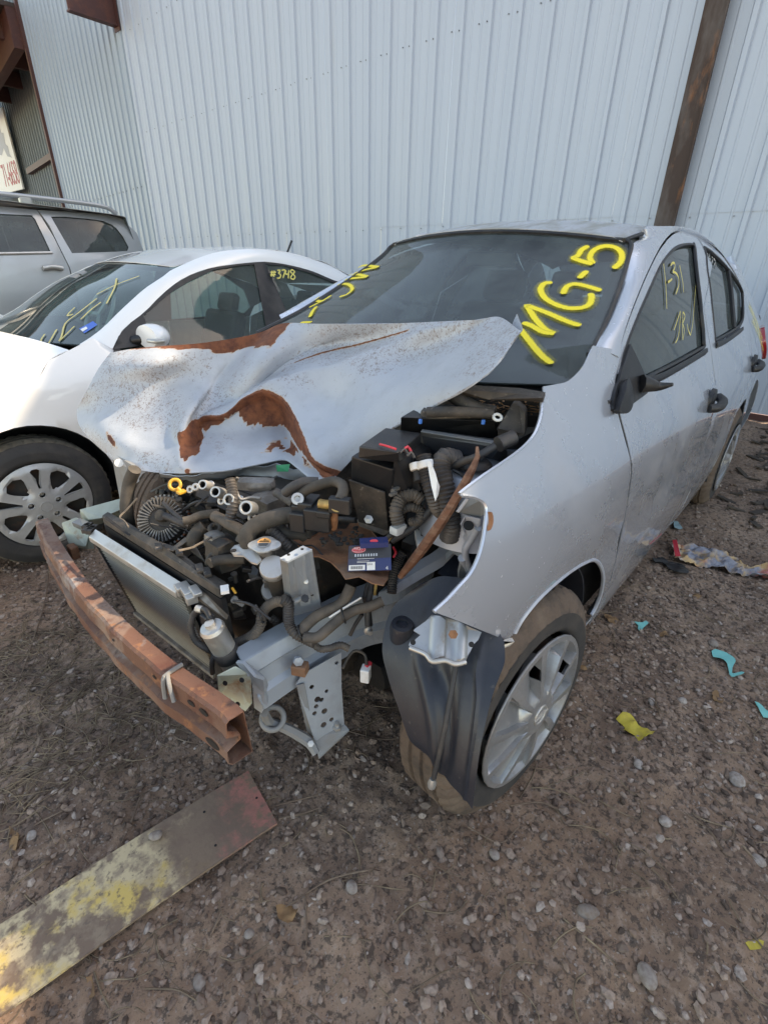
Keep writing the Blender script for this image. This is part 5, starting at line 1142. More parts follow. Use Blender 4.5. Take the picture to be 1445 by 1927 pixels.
# hoses, looms and pipes: (name, frame, points, radius, material, ridge)
Lz = [
 ('upper_hose', ZC, [(345, 60, .80), (320, 120, .76), (308, 190, .72), (305, 260, .68), (320, 340, .62)], .021, m_hose, 0),
 ('radiator_hose', ZA, [(640, 440, .80), (580, 432, .80), (470, 455, .80), (340, 500, .79), (250, 560, .775), (215, 630, .76), (232, 700, .74)], .0235, m_hose, 0),
 ('vertical_loom', ZB, [(890, 95, .86), (905, 180, .84), (915, 270, .82), (905, 350, .80), (890, 420, .78)], .0145, m_loom, .0075),
 ('water_pipe', ZB, [(500, 440, .74), (560, 430, .74), (640, 395, .745), (730, 380, .75), (800, 375, .75)], .013, m_hose, 0),
 ('lower_hose', ZB, [(680, 480, .72), (630, 520, .71), (590, 580, .70), (565, 640, .67)], .021, m_hose, 0),
 ('small_hose', ZB, [(745, 540, .72), (720, 500, .73), (760, 470, .73), (810, 480, .73), (790, 530, .72), (720, 570, .71), (685, 610, .70), (715, 655, .69)], .0075, m_hose, 0),
 ('taped_loom', ZB, [(760, 400, .76), (830, 430, .76), (890, 470, .755), (950, 500, .75), (1000, 540, .74), (975, 610, .72)], .0165, m_tape, 0),
 ('cross_pipe', ZB, [(720, 790, .70), (780, 765, .70), (880, 755, .70), (1010, 752, .70)], .014, m_hose, 0),
 ('pipe_elbow', ZB, [(700, 820, .66), (710, 760, .69), (745, 715, .70), (775, 725, .70)], .008, m_hose, 0),
 ('coolant_pipe', ZA, [(470, 950, .70), (480, 1030, .66), (510, 1110, .62), (520, 1180, .58)], .026, m_hose, 0),
 ('curved_hose', ZA, [(480, 545, .76), (560, 590, .755), (640, 600, .75), (700, 600, .75), (740, 625, .74)], .017, m_hose, 0),
 ('curved_hose', ZA, [(690, 545, .76), (740, 550, .76), (770, 590, .75), (765, 640, .74)], .010, m_hose, 0),
 ('ridged_tube', ZA, [(400, 560, .77), (450, 580, .765), (520, 650, .75), (590, 720, .73)], .0155, m_loom, .007),
 ('arched_hose', ZA, [(560, 230, .85), (640, 170, .87), (740, 130, .88), (860, 130, .88)], .014, m_hosedk, 0),
 ('arched_hose', ZA, [(700, 250, .85), (760, 200, .865), (870, 155, .88), (1000, 125, .89), (1080, 160, .89), (1085, 230, .88), (1050, 300, .87)], .014, m_hose, 0),
 ('metal_pipe', ZA, [(480, 230, .82), (560, 280, .82), (640, 330, .82)], .012, m_tape, 0),
 ('thin_pipe', ZA, [(130, 90, .86), (110, 160, .84), (130, 240, .83), (165, 290, .82), (250, 270, .82), (340, 280, .82)], .0045, m_alu, 0),
 ('braided_loom', ZA, [(100, 1600, .50), (200, 1560, .52), (290, 1500, .545), (340, 1420, .57), (350, 1340, .59), (400, 1260, .61), (480, 1215, .63), (545, 1215, .635)], .014, m_tape, .0058),
 ('corrugated_loom', ZA, [(540, 1190, .645), (590, 1230, .63), (590, 1330, .60), (600, 1420, .575), (650, 1500, .56), (740, 1550, .55), (830, 1590, .55)], .0145, m_loom, .0068),
 ('taped_loom', ZA, [(700, 1490, .565), (770, 1410, .58), (860, 1340, .59), (960, 1290, .60), (1060, 1240, .61), (1120, 1160, .63), (1160, 1070, .65)], .0165, m_tape, 0),
 ('taped_loom', ZA, [(740, 1540, .56), (850, 1540, .565), (930, 1480, .575), (1000, 1420, .585), (1090, 1350, .595), (1200, 1290, .60), (1330, 1260, .61), (1445, 1210, .62)], .0145, m_tape, 0),
 ('loom_tail', ZA, [(780, 1560, .55), (870, 1640, .53), (960, 1640, .53), (1060, 1610, .53), (1135, 1640, .52)], .010, m_tape, .006),
 ('lower_loom', ZA, [(430, 1360, .52), (480, 1400, .51), (500, 1470, .49), (470, 1560, .46), (430, 1600, .45)], .013, m_tape, .006),
 ('black_cable', ZD, [(430, 1370, .60), (440, 1270, .63), (470, 1180, .66), (500, 1130, .68)], .014, m_loom, .006),
 ('battery_cable', ZD, [(740, 620, .94), (770, 700, .90), (720, 790, .86), (650, 890, .82), (560, 980, .78), (430, 1060, .74)], .0105, m_hosedk, 0),
 ('strap_cable', ZD, [(470, 1010, .765), (410, 1040, .75), (385, 1110, .72), (350, 1180, .69), (320, 1260, .65), (290, 1330, .62), (275, 1400, .60)], .0085, m_hosedk, 0),
 ('wire_pair', ZD, [(440, 1020, .76), (400, 1080, .735), (370, 1180, .70), (345, 1270, .66), (330, 1380, .61)], .0048, m_brass, 0),
 ('hanging_lead', ZD, [(275, 1390, .60), (290, 1480, .56), (300, 1560, .52)], .010, m_hosedk, 0),
 ('ridged_duct', ZD, [(620, 560, .95), (640, 660, .92), (665, 760, .89), (700, 860, .85), (740, 900, .82)], .020, m_loom, .007),
 ('ridged_duct', ZD, [(810, 580, .94), (740, 570, .95), (720, 640, .93), (745, 740, .90), (770, 860, .86), (780, 960, .82), (770, 1040, .78)], .025, m_loom, .0085),
 ('black_duct', ZD, [(560, 560, .94), (580, 640, .92), (590, 710, .90)], .013, m_hosedk, 0),
 ('curled_loom', ZD, [(470, 960, .80), (455, 880, .83), (490, 810, .85), (560, 790, .86), (610, 820, .85)], .018, m_tape, .007),
 ('curled_loom', ZD, [(480, 880, .82), (540, 860, .83), (600, 880, .82), (590, 940, .80), (540, 950, .79)], .013, m_tape, .006),
 ('strut_hose', ZD, [(780, 620, .93), (860, 590, .95), (940, 560, .97), (1040, 500, .99)], .010, m_hosedk, 0),
 ('wing_loom', ZD, [(1060, 490, .99), (1150, 450, 1.0)], .020, m_hosedk, 0),
 ('rail_pipe', ZD, [(0, 1010, .70), (80, 940, .74), (150, 935, .75), (220, 940, .76)], .009, m_hosedk, 0),
 ('under_cable', ZA, [(1260, 1330, .56), (1200, 1420, .53), (1150, 1520, .50)], .006, m_hosedk, 0),
 ('white_lead', ZA, [(960, 1360, .60), (1100, 1270, .615), (1250, 1180, .63)], .0028, m_whitep, 0),
]
for nm, f, pts, r, mt, rg in Lz: T_(nm, f, pts, r*.84, mt, ridge=rg)
for q, r_ in (((350, 1345, .595), .0155), ((1090, 1345, .60), .0165), ((700, 1500, .565), .0175)): torus('cable_tie', ZA(*q), (.7, -.5, .2), r_, .0025, m_black, CAR, 18)
lathe('hose_clamp', [(.0275, 0), (.029, .002), (.029, .02), (.0275, .022)], ZA(455, 935, .705), ZA(470, 950, .70)-ZA(500, 1090, .625), m_alub, CAR, seg=24)
lathe('hose_clamp', [(.0275, 0), (.029, .002), (.029, .018), (.0275, .02)], ZA(460, 1130, .60), ZA(470, 1100, .63)-ZA(500, 1230, .55), m_alub, CAR, seg=24)
# radiator filler neck, bracket and cap with its orange warning label
fb = [ZB(890, 680, .735), ZB(925, 640, .738), ZB(975, 628, .74), ZB(1010, 665, .74), ZB(1080, 650, .745), ZB(1150, 760, .735), ZB(1110, 792, .73), ZB(1065, 780, .73), ZB(1000, 725, .733), ZB(920, 722, .733)]
loftbox('filler_bracket', fb, [p-np.array([0, 0, .004]) for p in fb], m_alub, CAR)
lathe('bolt_hole', [(.007, 0), (.007, .0015), (.001, .002)], ZB(917, 686, .742), (0, 0, 1), m_dark, CAR, seg=12)
cc_ = ZB(1168, 622, .765); cn = np.array([-.25, -.12, 1.]); cn /= np.linalg.norm(cn)
lathe('filler_neck', [(.020, -.05), (.020, -.005), (.024, 0)], cc_-cn*.008, cn, m_alu, CAR, seg=24)
uc = np.array([.62, -.78, 0]); vc = np.cross(cn, uc); vc /= np.linalg.norm(vc); uc = np.cross(vc, cn)
ol = []
for a in np.linspace(0, 2*math.pi, 48, endpoint=False):
    r = .0265+.012*max(0, abs(math.cos(a)))**10; ol.append((r*math.cos(a), r*math.sin(a)))
cap_ = plate('radiator_cap', ol, m_alub, CAR, cc_, uc, vc, .007, (), .01, fn=lambda V: -.004*smoothstep(.018, .03, np.hypot(V[:, 0], V[:, 1])), bevel=.0015)
half_ = [(.0155*math.cos(a), .0155*math.sin(a)) for a in np.linspace(0, math.pi, 14)]
sgn_ = 1 if vc@UP > 0 else -1
for nm_, mt_, s_ in (('orange_label', m_orange, 1), ('grey_label', M('grey_label', (.25, .25, .25), .5), -1)):
    V, T = tri2d([(a, b*s_*sgn_) for a, b in half_], (), 1); mk(nm_, cc_+cn*.0012+V[:, :1]*uc+V[:, 1:]*vc, T, mt_, cap_)
V, T = tri2d([(-.003, .008*sgn_), (.003, .008*sgn_), (0, .0135*sgn_)], (), 1); mk('warning_triangle', cc_+cn*.0018+V[:, :1]*uc+V[:, 1:]*vc, T, m_blk, cap_)
mbx = MB(); Rc = np.stack([uc, vc, cn], 1)
for k, (y, L, m_x) in enumerate(((.0055, .010, 0), (.003, .012, 0), (-.003, .011, 1), (-.006, .011, 1), (-.009, .009, 1))): mbx.box(cc_+cn*.0018+vc*y*sgn_, (L, .0005, .0003), Rc)
mbx.build('label_print', m_blk, cap_)
# sensors and fittings in the middle
lathe('pipe_end', [(.012, 0), (.014, .004), (.014, .010), (.0075, .011), (.0072, .002), (.001, .001)], ZA(678, 290, .845), (-.55, -.55, .62), m_alub, CAR, seg=22)
T_('pipe_end_stem', ZA, [(678, 300, .84), (672, 330, .83), (690, 380, .81)], .011, m_alu)
T_('brass_pipe', ZA, [(870, 325, .845), (930, 335, .845), (1010, 340, .85)], .011, m_brass)
lathe('brass_fitting', [(.013, -.004), (.016, .002), (.016, .008), (.008, .009), (.008, .0), (.001, -.001)], ZA(1038, 347, .855), (-.55, -.5, .66), m_brass, CAR, seg=22)
T_('rusty_bracket', ZA, [(1000, 400, .83), (1005, 470, .81), (1000, 540, .78)], .009, m_rust)
for q, h in (((690, 480, .80), (.016, .018, .024)), ((880, 440, .81), (.028, .03, .026)), ((780, 330, .83), (.03, .018, .014)), ((700, 380, .82), (.016, .016, .016)), ((1060, 340, .86), (.010, .024, .018)), ((930, 400, .83), (.02, .016, .008))):
    mbx = MB(); mbx.box(ZA(*q), h, np.array(Matrix.Rotation(.5, 3, 'Z'))); mbx.build('connector_block', m_black, CAR, bevel=.003)
for q, h in (((665, 435, .815), (.008, .006, .006)), ((790, 450, .80), (.008, .008, .01))):
    mbx = MB(); mbx.box(ZA(*q), h); mbx.build('orange_seal', M_rim if False else m_orange, CAR, bevel=.002)
lump('throttle_casting', ZA(430, 345, .765), (.038, .038, .03), m_alu, 11, .012)
lump('heat_shield', ZA(275, 150, .81), (.052, .018, .012), m_alu, 12, .012, R0=Matrix.Rotation(-.9, 3, 'Z'))
lump('pump_housing', ZB(840, 690, .69), (.032, .032, .035), m_grime, 13, .01)
lump('thermostat', ZB(770, 610, .71), (.018, .018, .022), m_alu, 14, .006)
# random small castings, studs, brackets and short pipes that crowd a bare engine
rr_ = random.Random(5); mts = [m_alu, m_grime, m_black, m_steeld, m_hose, m_grime, m_dusty]
for k in range(170):
    u, v = rr_.uniform(560, 1330), rr_.uniform(260, 1560)
    px_, py_ = 420+(u-560)/4.2, 905+(v-260)/5.2
    if rr_.random() < .35: px_, py_ = rr_.uniform(300, 430), rr_.uniform(890, 1010)
    z = rr_.uniform(.52, .70)+(.06 if py_ < 960 else -.04 if py_ > 1060 else 0); c = hz(px_, py_, z); t = rr_.random(); a = rr_.uniform(0, 3.1)
    mt = rr_.choice(mts)
    if t < .35: lathe('stud', [(.006, -.02), (.006, .006), (.009, .0065), (.009, .012), (.001, .013)], c, (rr_.uniform(-.8, .2), rr_.uniform(-.8, .2), rr_.uniform(.2, 1)), mt, CAR, seg=8)
    elif t < .7:
        mbx = MB(); mbx.box(c, (rr_.uniform(.004, .016), rr_.uniform(.004, .022), rr_.uniform(.003, .012)), np.array(Matrix.Rotation(a, 3, 'Z')@Matrix.Rotation(rr_.uniform(-.6, .6), 3, 'X'))); mbx.build('small_bracket', mt, CAR, bevel=.002)
    else:
        d = np.array([math.cos(a)*.05, math.sin(a)*.05, rr_.uniform(-.03, .02)]); tube('small_pipe', [c-d, c+[0, 0, .014], c+d], rr_.uniform(.002, .006), mt, CAR, seg=7)
for k in range(46):
    px_, py_ = rr_.uniform(250, 700), rr_.uniform(890, 1230)
    if py_ > 1000+(px_-250)*.5 or (px_ > 560 and py_ < 1110) : continue
    z = rr_.uniform(.62, .76)-max(0, py_-1050)*.0009; a = rr_.uniform(0, 6.3); c = hz(px_, py_, z); P_ = [c]
    for j in range(4): a += rr_.uniform(-.9, .9); P_.append(P_[-1]+np.array([math.cos(a)*.035, math.sin(a)*.035, rr_.uniform(-.022, .018)]))
    tube('loose_wire', P_, rr_.uniform(.0016, .0034), rr_.choice([m_hosedk, m_tape, m_black, m_hosedk, m_alu]), CAR, seg=5, step=.008)
# ---- battery, its tray and the black box-work behind
def slab(name, P4, depth, mat, **k):
    P4 = np.array(P4); return loftbox(name, P4, P4+np.array(depth), mat, CAR, **k)
slab('battery', [ZD(190, 560, .95), ZD(440, 640, .93), ZD(410, 960, .76), ZD(185, 860, .80)], (.16, .05, 0), m_black, bevel=.004)
slab('battery_face', [ZD(175, 700, .89), ZD(388, 775, .87), ZD(412, 1005, .745), ZD(232, 950, .765)], (.006, .003, 0), m_dusty, bevel=.002)
slab('battery_lid', [ZD(235, 500, .985), ZD(470, 540, .985), ZD(475, 600, .955), ZD(230, 575, .955)], (.14, .05, 0), m_black, bevel=.004)
slab('fuse_box', [ZD(440, 540, .97), ZD(480, 520, .97), ZD(560, 560, .95), ZD(600, 760, .88), ZD(560, 840, .83), ZD(430, 900, .80)], (.12, .04, -.02), m_black, bevel=.005)
T_('red_wire', ZD, [(360, 490, .99), (400, 500, .992), (455, 518, .992)], .0022, m_red)
for q in ((480, 540), (500, 525), (520, 560)): T_('battery_wire', ZD, [(q[0], q[1], .985), (q[0]+25, q[1]-22, .99), (q[0]+45, q[1]+10, .98)], .003, m_red if q[0] == 500 else m_hosedk)
tray = [ZD(225, 940, .77), ZD(405, 945, .765), ZD(415, 1010, .735), ZD(385, 1030, .725), ZD(240, 975, .75)]
loftbox('battery_tray', tray, [p+np.array([.006, .004, 0]) for p in tray], m_alu, CAR)
lathe('bolt', [(.011, 0), (.011, .008), (.006, .009), (.001, .012)], ZD(295, 935, .78), (-.6, -.5, .5), m_alub, CAR, seg=6)
for z_, q in enumerate(((440, 715), (452, 740), (436, 768), (445, 745))):
    mbx = MB(); mbx.box(ZD(q[0], q[1], .88-z_*.003)+np.array([-.01, -.01, 0]), (.010, .004, .003)); mbx.build('terminal_clip', m_alu, CAR)
# white wrapped tube ends and white label
for q, r_ in (((626, 590, .945), .0182), ((567, 600, .938), .0122)): 
    d = np.array([.02, .03, .03]); c = ZD(*q); f0 = ZD(q[0]+14, q[1]+70, q[2]-.022); lathe('white_band', [(r_, 0), (r_+.001, .002), (r_+.001, .014), (r_, .016)], c, f0-c, m_whitep, CAR, seg=20)
wl_ = [ZD(638, 585, .95), ZD(662, 592, .95), ZD(690, 660, .93), ZD(700, 700, .92), ZD(715, 740, .905), ZD(705, 790, .89), ZD(688, 828, .88), ZD(665, 740, .905)]
loftbox('white_label', [p+(CAM-p)*.022 for p in wl_], [p+(CAM-p)*.020 for p in wl_], m_whitep, CAR)
# strut tower with its black cap
stc = ZD(915, 600, .93)
lathe('strut_tower', [(.12, -.16), (.105, -.08), (.092, -.02), (.080, 0), (.05, .006), (.001, .006)], stc-np.array([-.02, -.01, .02]), (0, 0, 1), m_silver_dull, CAR, seg=36)
lathe('strut_cap', [(.040, 0), (.042, .006), (.034, .014), (.022, .016), (.020, .012), (.001, .012)], stc+np.array([0, 0, -.008]), (0, 0, 1), m_black, CAR, seg=30)
tube('strut_hook', [ZD(790, 640, .925), ZD(830, 660, .92), ZD(870, 690, .91), ZD(900, 690, .91)], .004, m_black, CAR, seg=6)
# bulkhead, cowl boxes and scuttle
slab('scuttle_front', [ZD(480, 330, 1.02), ZD(1045, 350, 1.00), ZD(1060, 480, .93), ZD(480, 430, .95)], (.10, .03, 0), m_black, bevel=.004)
slab('scuttle_shelf', [ZD(600, 290, 1.03), ZD(870, 300, 1.03), ZD(1030, 300, 1.03), ZD(1030, 335, 1.015), ZD(600, 345, 1.01)], (.05, .02, .004), m_dusty, bevel=.003)
slab('bulkhead_lip', [ZD(600, 415, .985), ZD(1070, 490, .97), ZD(1060, 512, .96), ZD(600, 440, .965)], (.02, .01, 0), m_steeld, bevel=.002)
slab('bulkhead', [ZD(610, 440, .965), ZD(1060, 505, .96), ZD(1180, 545, .95), ZD(980, 640, .86), ZD(640, 620, .85)], (.05, .02, 0), M('bluish_sealed_bulkhead', (.075, .09, .11), .6, 0, [(DUST, 9, .45, .75, .5)], bump=.1))
slab('scuttle_corner', [ZD(1050, 400, 1.00), ZD(1150, 240, 1.05), ZD(1185, 260, 1.04), ZD(1220, 300, 1.03), ZD(1220, 440, .98), ZD(1060, 470, .96)], (.05, .02, 0), m_dusty, bevel=.006)
slab('wing_flange', [ZD(1060, 520, .96), ZD(1220, 440, .985), ZD(1290, 400, .99), ZD(1250, 500, .955), ZD(1150, 545, .94)], (.01, .02, -.03), m_black, bevel=.002)
T_('wiper_link', ZD, [(780, 190, 1.06), (850, 240, 1.045), (940, 285, 1.03), (1020, 300, 1.025)], .017, m_dusty)
T_('wiper_link', ZD, [(640, 300, 1.03), (760, 296, 1.035), (900, 300, 1.03), (1020, 306, 1.025)], .012, m_dusty)
trayw = [ZD(820, 180, 1.055), ZD(1330, 225, 1.045), ZD(1335, 320, 1.0), ZD(1260, 330, .985), ZD(1040, 330, .99), ZD(900, 290, 1.0)]
loftbox('scuttle_tray', trayw, [p-np.array([-.02, 0, .03]) for p in trayw], m_cabin, CAR)
slab('cowl_strip', [ZD(800, 165, 1.075), ZD(1180, 190, 1.075), ZD(1325, 215, 1.075), ZD(1325, 240, 1.06), ZD(1000, 225, 1.058), ZD(850, 200, 1.06)], (.03, .01, .006), m_dusty)
torus('washer_ring', ZD(1055, 330, 1.02), (-.4, -.4, .8), .009, .0035, m_whitep, CAR, 16)
for q in ((597, 348), (966, 352)):
    mbx = MB(); mbx.box(ZD(q[0], q[1], 1.01)+np.array([-.006, -.006, 0]), (.003, .003, .005)); mbx.build('blue_clip', M('blue_clip', (.04, .2, .6), .4) if q[0] == 597 else bpy.data.materials['blue_clip'], CAR)
# inner wing and lamp brackets behind the torn fender edge
ZE = lambda u, v, z: hz(840+u/5.069, 880+v/5.069, z)
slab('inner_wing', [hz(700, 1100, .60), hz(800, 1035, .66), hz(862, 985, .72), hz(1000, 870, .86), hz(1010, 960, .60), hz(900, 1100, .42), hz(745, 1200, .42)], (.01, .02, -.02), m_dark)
slab('inner_wing_top', [ZE(110, 420, .86), ZE(200, 300, .90), ZE(330, 300, .92), ZE(395, 400, .90), ZE(330, 480, .86), ZE(190, 450, .85)], (.01, .015, -.006), m_steeld, bevel=.002)
slab('lamp_bracket', [ZE(135, 540, .84), ZE(180, 455, .86), ZE(330, 490, .87), ZE(330, 545, .85), ZE(210, 690, .79), ZE(160, 755, .76), ZE(118, 735, .76), ZE(180, 630, .80)], (.006, .006, -.004), m_silver_dull, bevel=.002)
lathe('bracket_hole', [(.011, 0), (.011, .0015), (.001, .002)], ZE(200, 560, .84)+np.array([-.006, -.006, .006]), (-.5, -.4, .8), m_dark, CAR, seg=16)
T_('lamp_stay', ZE, [(300, 575, .84), (240, 680, .80), (185, 770, .77), (185, 860, .74), (225, 990, .69)], .008, m_silver_dull)
T_('lamp_stay', ZE, [(150, 860, .74), (180, 930, .71), (210, 1010, .68)], .010, m_silver_dull)
slab('rail_bracket', [ZE(65, 660, .78), ZE(140, 690, .77), ZE(170, 800, .73), ZE(140, 860, .71), ZE(60, 820, .72), ZE(0, 890, .68), ZE(0, 820, .70), ZE(50, 780, .73)], (.008, .008, -.004), m_steel, bevel=.002)
slab('post_strip', [ZE(105, 420, .88), ZE(195, 295, .92), ZE(215, 300, .92), ZE(120, 430, .88)], (.004, .006, -.003), m_silver_dull)
slab('cup_bracket', [ZE(120, 1000, .70), ZE(150, 860, .74), ZE(200, 1000, .69), ZE(120, 1110, .66)], (.008, .01, -.004), m_steeld, bevel=.002)
# galvanised bumper bracket on the fender tip
bo = [(769, 1214), (772, 1207), (780, 1205), (791, 1195), (778, 1187), (780, 1184), (800, 1170), (812, 1158), (860, 1172), (906, 1190), (900, 1204), (892, 1212), (884, 1228), (876, 1244), (856, 1248), (838, 1240), (813, 1243), (800, 1229), (785, 1226)]
pb = np.array([hz(*q, .66+.0006*(1200-q[1])) for q in bo]); cb = pb.mean(0); _, _, Vt = np.linalg.svd(pb-cb); ub, vb = Vt[0], Vt[1]
if np.cross(ub, vb)@(CAM-cb) < 0: vb = -vb
gb = plate('bumper_bracket', [((q-cb)@ub, (q-cb)@vb) for q in pb], m_bracket, CAR, cb, ub, vb, .003, (), .006, fn=lambda V: .012*smoothstep(-.02, -.012, V[:, 0])*(1-smoothstep(.008, .016, V[:, 0]))+.010*smoothstep(.03, .036, V[:, 0])*(1-smoothstep(.05, .056, V[:, 0])), smooth=True)
lathe('rusty_bolt', [(.009, 0), (.009, .006), (.001, .009)], hz(852, 1194, .69), (-.5, -.5, .6), m_rust, gb, seg=6)
for q in ((777, 1209), (887, 1213)): lathe('bolt_hole', [(.0055, 0), (.0055, .001), (.001, .0012)], hz(*q, .665)+(CAM-hz(*q, .66))*.012, CAM-hz(*q, .66), m_dark, gb, seg=12)
tube('bracket_fold', [hz(771, 1219, .652), hz(800, 1231, .65), hz(813, 1245, .645), hz(838, 1243, .65), hz(857, 1250, .648), hz(876, 1246, .648)], .005, m_alub, gb, seg=8)
slab('fender_clip', [hz(926, 1206, .63), hz(945, 1214, .63), hz(968, 1208, .63), hz(960, 1216, .62), hz(946, 1221, .615), hz(928, 1217, .62)], (.008, .01, 0), m_alub)
# connectors hanging below the rail
mbx = MB(); mbx.box(hz(688, 1268, .44), (.013, .011, .020), np.array(Matrix.Rotation(.5, 3, 'Z'))); cn_ = mbx.build('hanging_connector', m_whitep, CAR, bevel=.003)
mbx = MB(); mbx.box(hz(693, 1252, .46), (.008, .004, .006)); mbx.build('red_latch', m_red, cn_)
T_('connector_lead', hz, [(690, 1252, .465), (686, 1232, .48), (668, 1225, .49), (655, 1238, .48), (645, 1258, .47)], .0035, m_hose)
lathe('rail_bolt', [(.012, 0), (.012, .006), (.006, .008), (.006, .018), (.001, .019)], hz(692, 1185, .53), (-.4, -.9, .1), m_alub, CAR, seg=8)
T_('strap_end', hz, [(702, 1085, .64), (696, 1120, .61), (692, 1150, .58), (692, 1178, .545)], .0075, m_hosedk)
mbx = MB(); mbx.box(ZD(600, 1045, .73), (.012, .032, .009), np.array(Matrix.Rotation(-.75, 3, 'Z')@Matrix.Rotation(.2, 3, 'X'))); wc = mbx.build('white_connector', m_whitep, CAR, bevel=.002)
mbx = MB()
for k in range(4): mbx.box(ZD(612+k*9, 1024+k*2, .742), (.0028, .0028, .003))
mbx.build('connector_pins', m_blk, wc)
lump('white_plug', ZD(468, 990, .775), (.018, .012, .010), m_whitep, 31, .002)
slab('relay_box', [ZD(490, 1060, .71), ZD(560, 1090, .71), ZD(650, 1010, .74), ZD(680, 920, .78), ZD(600, 960, .75)], (.02, .02, -.04), m_black, bevel=.003)
T_('red_wire', ZD, [(440, 1100, .72), (455, 1130, .70), (440, 1160, .69)], .003, m_red)
T_('blue_wire', ZD, [(415, 1080, .73), (395, 1140, .71), (375, 1190, .70)], .0022, bpy.data.materials['blue_clip'])
# leaf litter gathered in the scuttle
mbx = MB(); rr2 = random.Random(8)
for k in range(150):
    u, v = rr2.uniform(900, 1330), rr2.uniform(225, 330)
    if v > 250+(1330-u)*.2 and rr2.random() < .6: continue
    c = ZD(u, v, 1.045-(v-225)*.0004); a = rr2.uniform(0, 6.3); L = rr2.uniform(.004, .014); d = np.array([math.cos(a)*L, math.sin(a)*L, rr2.uniform(-.003, .003)]); e = np.array([-math.sin(a), math.cos(a), .2])*L*.35
    mbx.add([c-d, c+e, c+d, c-e], [(0, 1, 2, 3)])
tag(mbx.build('leaf_litter', m_leaf), kind='stuff')
# ---- things lying in the engine bay
rp = [(553, 1021), (575, 1008), (600, 999), (628, 989), (650, 984), (667, 983), (690, 992), (712, 1002), (728, 1014), (736, 1050), (730, 1085), (722, 1102), (700, 1105), (676, 1098), (650, 1086), (640, 1074), (622, 1064), (600, 1056), (580, 1043)]
Pp = np.array([hz(a, b, .715+.012*math.sin(a*.09)) for a, b in rp]); Pp[:, 2] += fbm(Pp[:, 0]*20, Pp[:, 1]*20, 2, 3)*.004
V, T = tri2d([tuple(q[:2]) for q in Pp], (), .012); zq = .715+fbm(V[:, 0]*9, V[:, 1]*9, 3, 66)*.030
rplate = mk('rusted_tray', np.c_[V, zq], T, m_rust, None, smooth=True, solid=.002, soff=0); tag(rplate, 'rusted flat steel tray lying in the engine bay under the spark plug box', 'metal tray')
mbx = MB()
for k in range(46):
    a, b = rr2.gauss(650, 22), rr2.gauss(1012, 12)
    if b < 992: continue
    c = hz(a, b, .728); s_ = rr2.uniform(.003, .010); mbx.add(ico*np.array([s_*rr2.uniform(.7, 1.5), s_, s_*.5])+c, icf)
tag(mbx.build('dirt_crumbs', m_grime), kind='stuff')
bx = np.array([ZD(180, 1090, .775), ZD(425, 1078, .775), ZD(430, 1235, .728), ZD(170, 1243, .728)])
nb = np.cross(bx[1]-bx[0], bx[3]-bx[0]); nb /= np.linalg.norm(nb); nb = nb if nb@(CAM-bx[0]) > 0 else -nb
box = loftbox('spark_plug_box', bx, bx-nb*.022, m_fabric, None, bevel=.001); tag(box, 'small navy spark plug carton with red oval logo on the rusted tray', 'box')
def bq(u, v, lift=.001): return bx[0]*(1-u)*(1-v)+bx[1]*u*(1-v)+bx[2]*u*v+bx[3]*(1-u)*v+nb*lift
def bpatch(nm, u0, v0, u1, v1, mt, lift=.0012): return mk(nm, [bq(u0, v0, lift), bq(u1, v0, lift), bq(u1, v1, lift), bq(u0, v1, lift)], [(0, 1, 2, 3)], mt, box)
bpatch('dark_panel', .0, .02, 1, .52, M('box_charcoal', (.03, .03, .035), .35), .0008)
V, T = tri2d(circ(.23, .18, .17, 20, .125), (), 1); mk('logo_oval', [bq(a, b, .0014) for a, b in V], T, m_red, box)
V, T = tri2d(circ(.23, .18, .155, 20, .108), [circ(.23, .18, .148, 20, .10)], 1); mk('logo_ring', [bq(a, b, .0017) for a, b in V], T, m_whitep, box)
def boxtext(txt, u, v, hu, mt, asp=1.0):
    fc = bpy.data.curves.new('t', 'FONT'); fc.body = txt; fc.size = 1; fo = bpy.data.objects.new('t', fc); COL.objects.link(fo); me = bpy.data.meshes.new_from_object(fo); bpy.data.objects.remove(fo)
    q = [bq(u+v_.co.x*hu*asp, v-v_.co.y*hu*1.6, .0020) for v_ in me.vertices]; F = [tuple(p.vertices) for p in me.polygons]; mk('print', q, F, mt, box)
boxtext('NGK', .115, .17, .085, m_whitep, 1.2); boxtext('SPARK PLUGS', .12, .245, .030, m_whitep, 1.1)
bpatch('white_label', .02, .76, .39, .96, m_whitep); bpatch('white_label', .43, .66, .62, .97, m_whitep)
for k in range(16): bpatch('barcode_bar', .06+k*.018, .80, .06+k*.018+(.010 if k % 3 else .006), .92, m_blk, .0018)
boxtext('LKA', .445, .78, .065, m_blk); boxtext('4', .86, .97, .12, m_whitep)
for k in range(9): bpatch('foil_stripe', .14+k*.062, .34, .175+k*.062, .44, M('foil', (.5, .5, .5), .3, .6) if k == 0 else bpy.data.materials['foil'], .0015)
for k, (a, b) in enumerate(((.2, .5), (.25, .57), (.2, .63))): bpatch('fine_print', .2, a+.32, .2+b*.8, a+.335+.0*k, m_whitep, .0016) if k == 0 else bpatch('fine_print', .2, .56+k*.05, .2+b*.5, .575+k*.05, m_whitep, .0016)
mbx = MB(); q = ZD(325, 1072, .79); mbx.box(q, (.03, .012, .006), np.array(Matrix.Rotation(-.7, 3, 'Z'))); bb2 = mbx.build('small_carton', m_fabric, None); tag(bb2, 'second navy carton with red oval just behind the spark plug box', 'box')
V, T = tri2d(circ(0, 0, .009, 16, .005), (), 1); mk('logo_oval', q+np.array([-.004, -.004, .0075])+V[:, :1]*np.array([.7, -.7, 0])+V[:, 1:]*np.array([.3, .3, .6]), T, m_red, bb2)
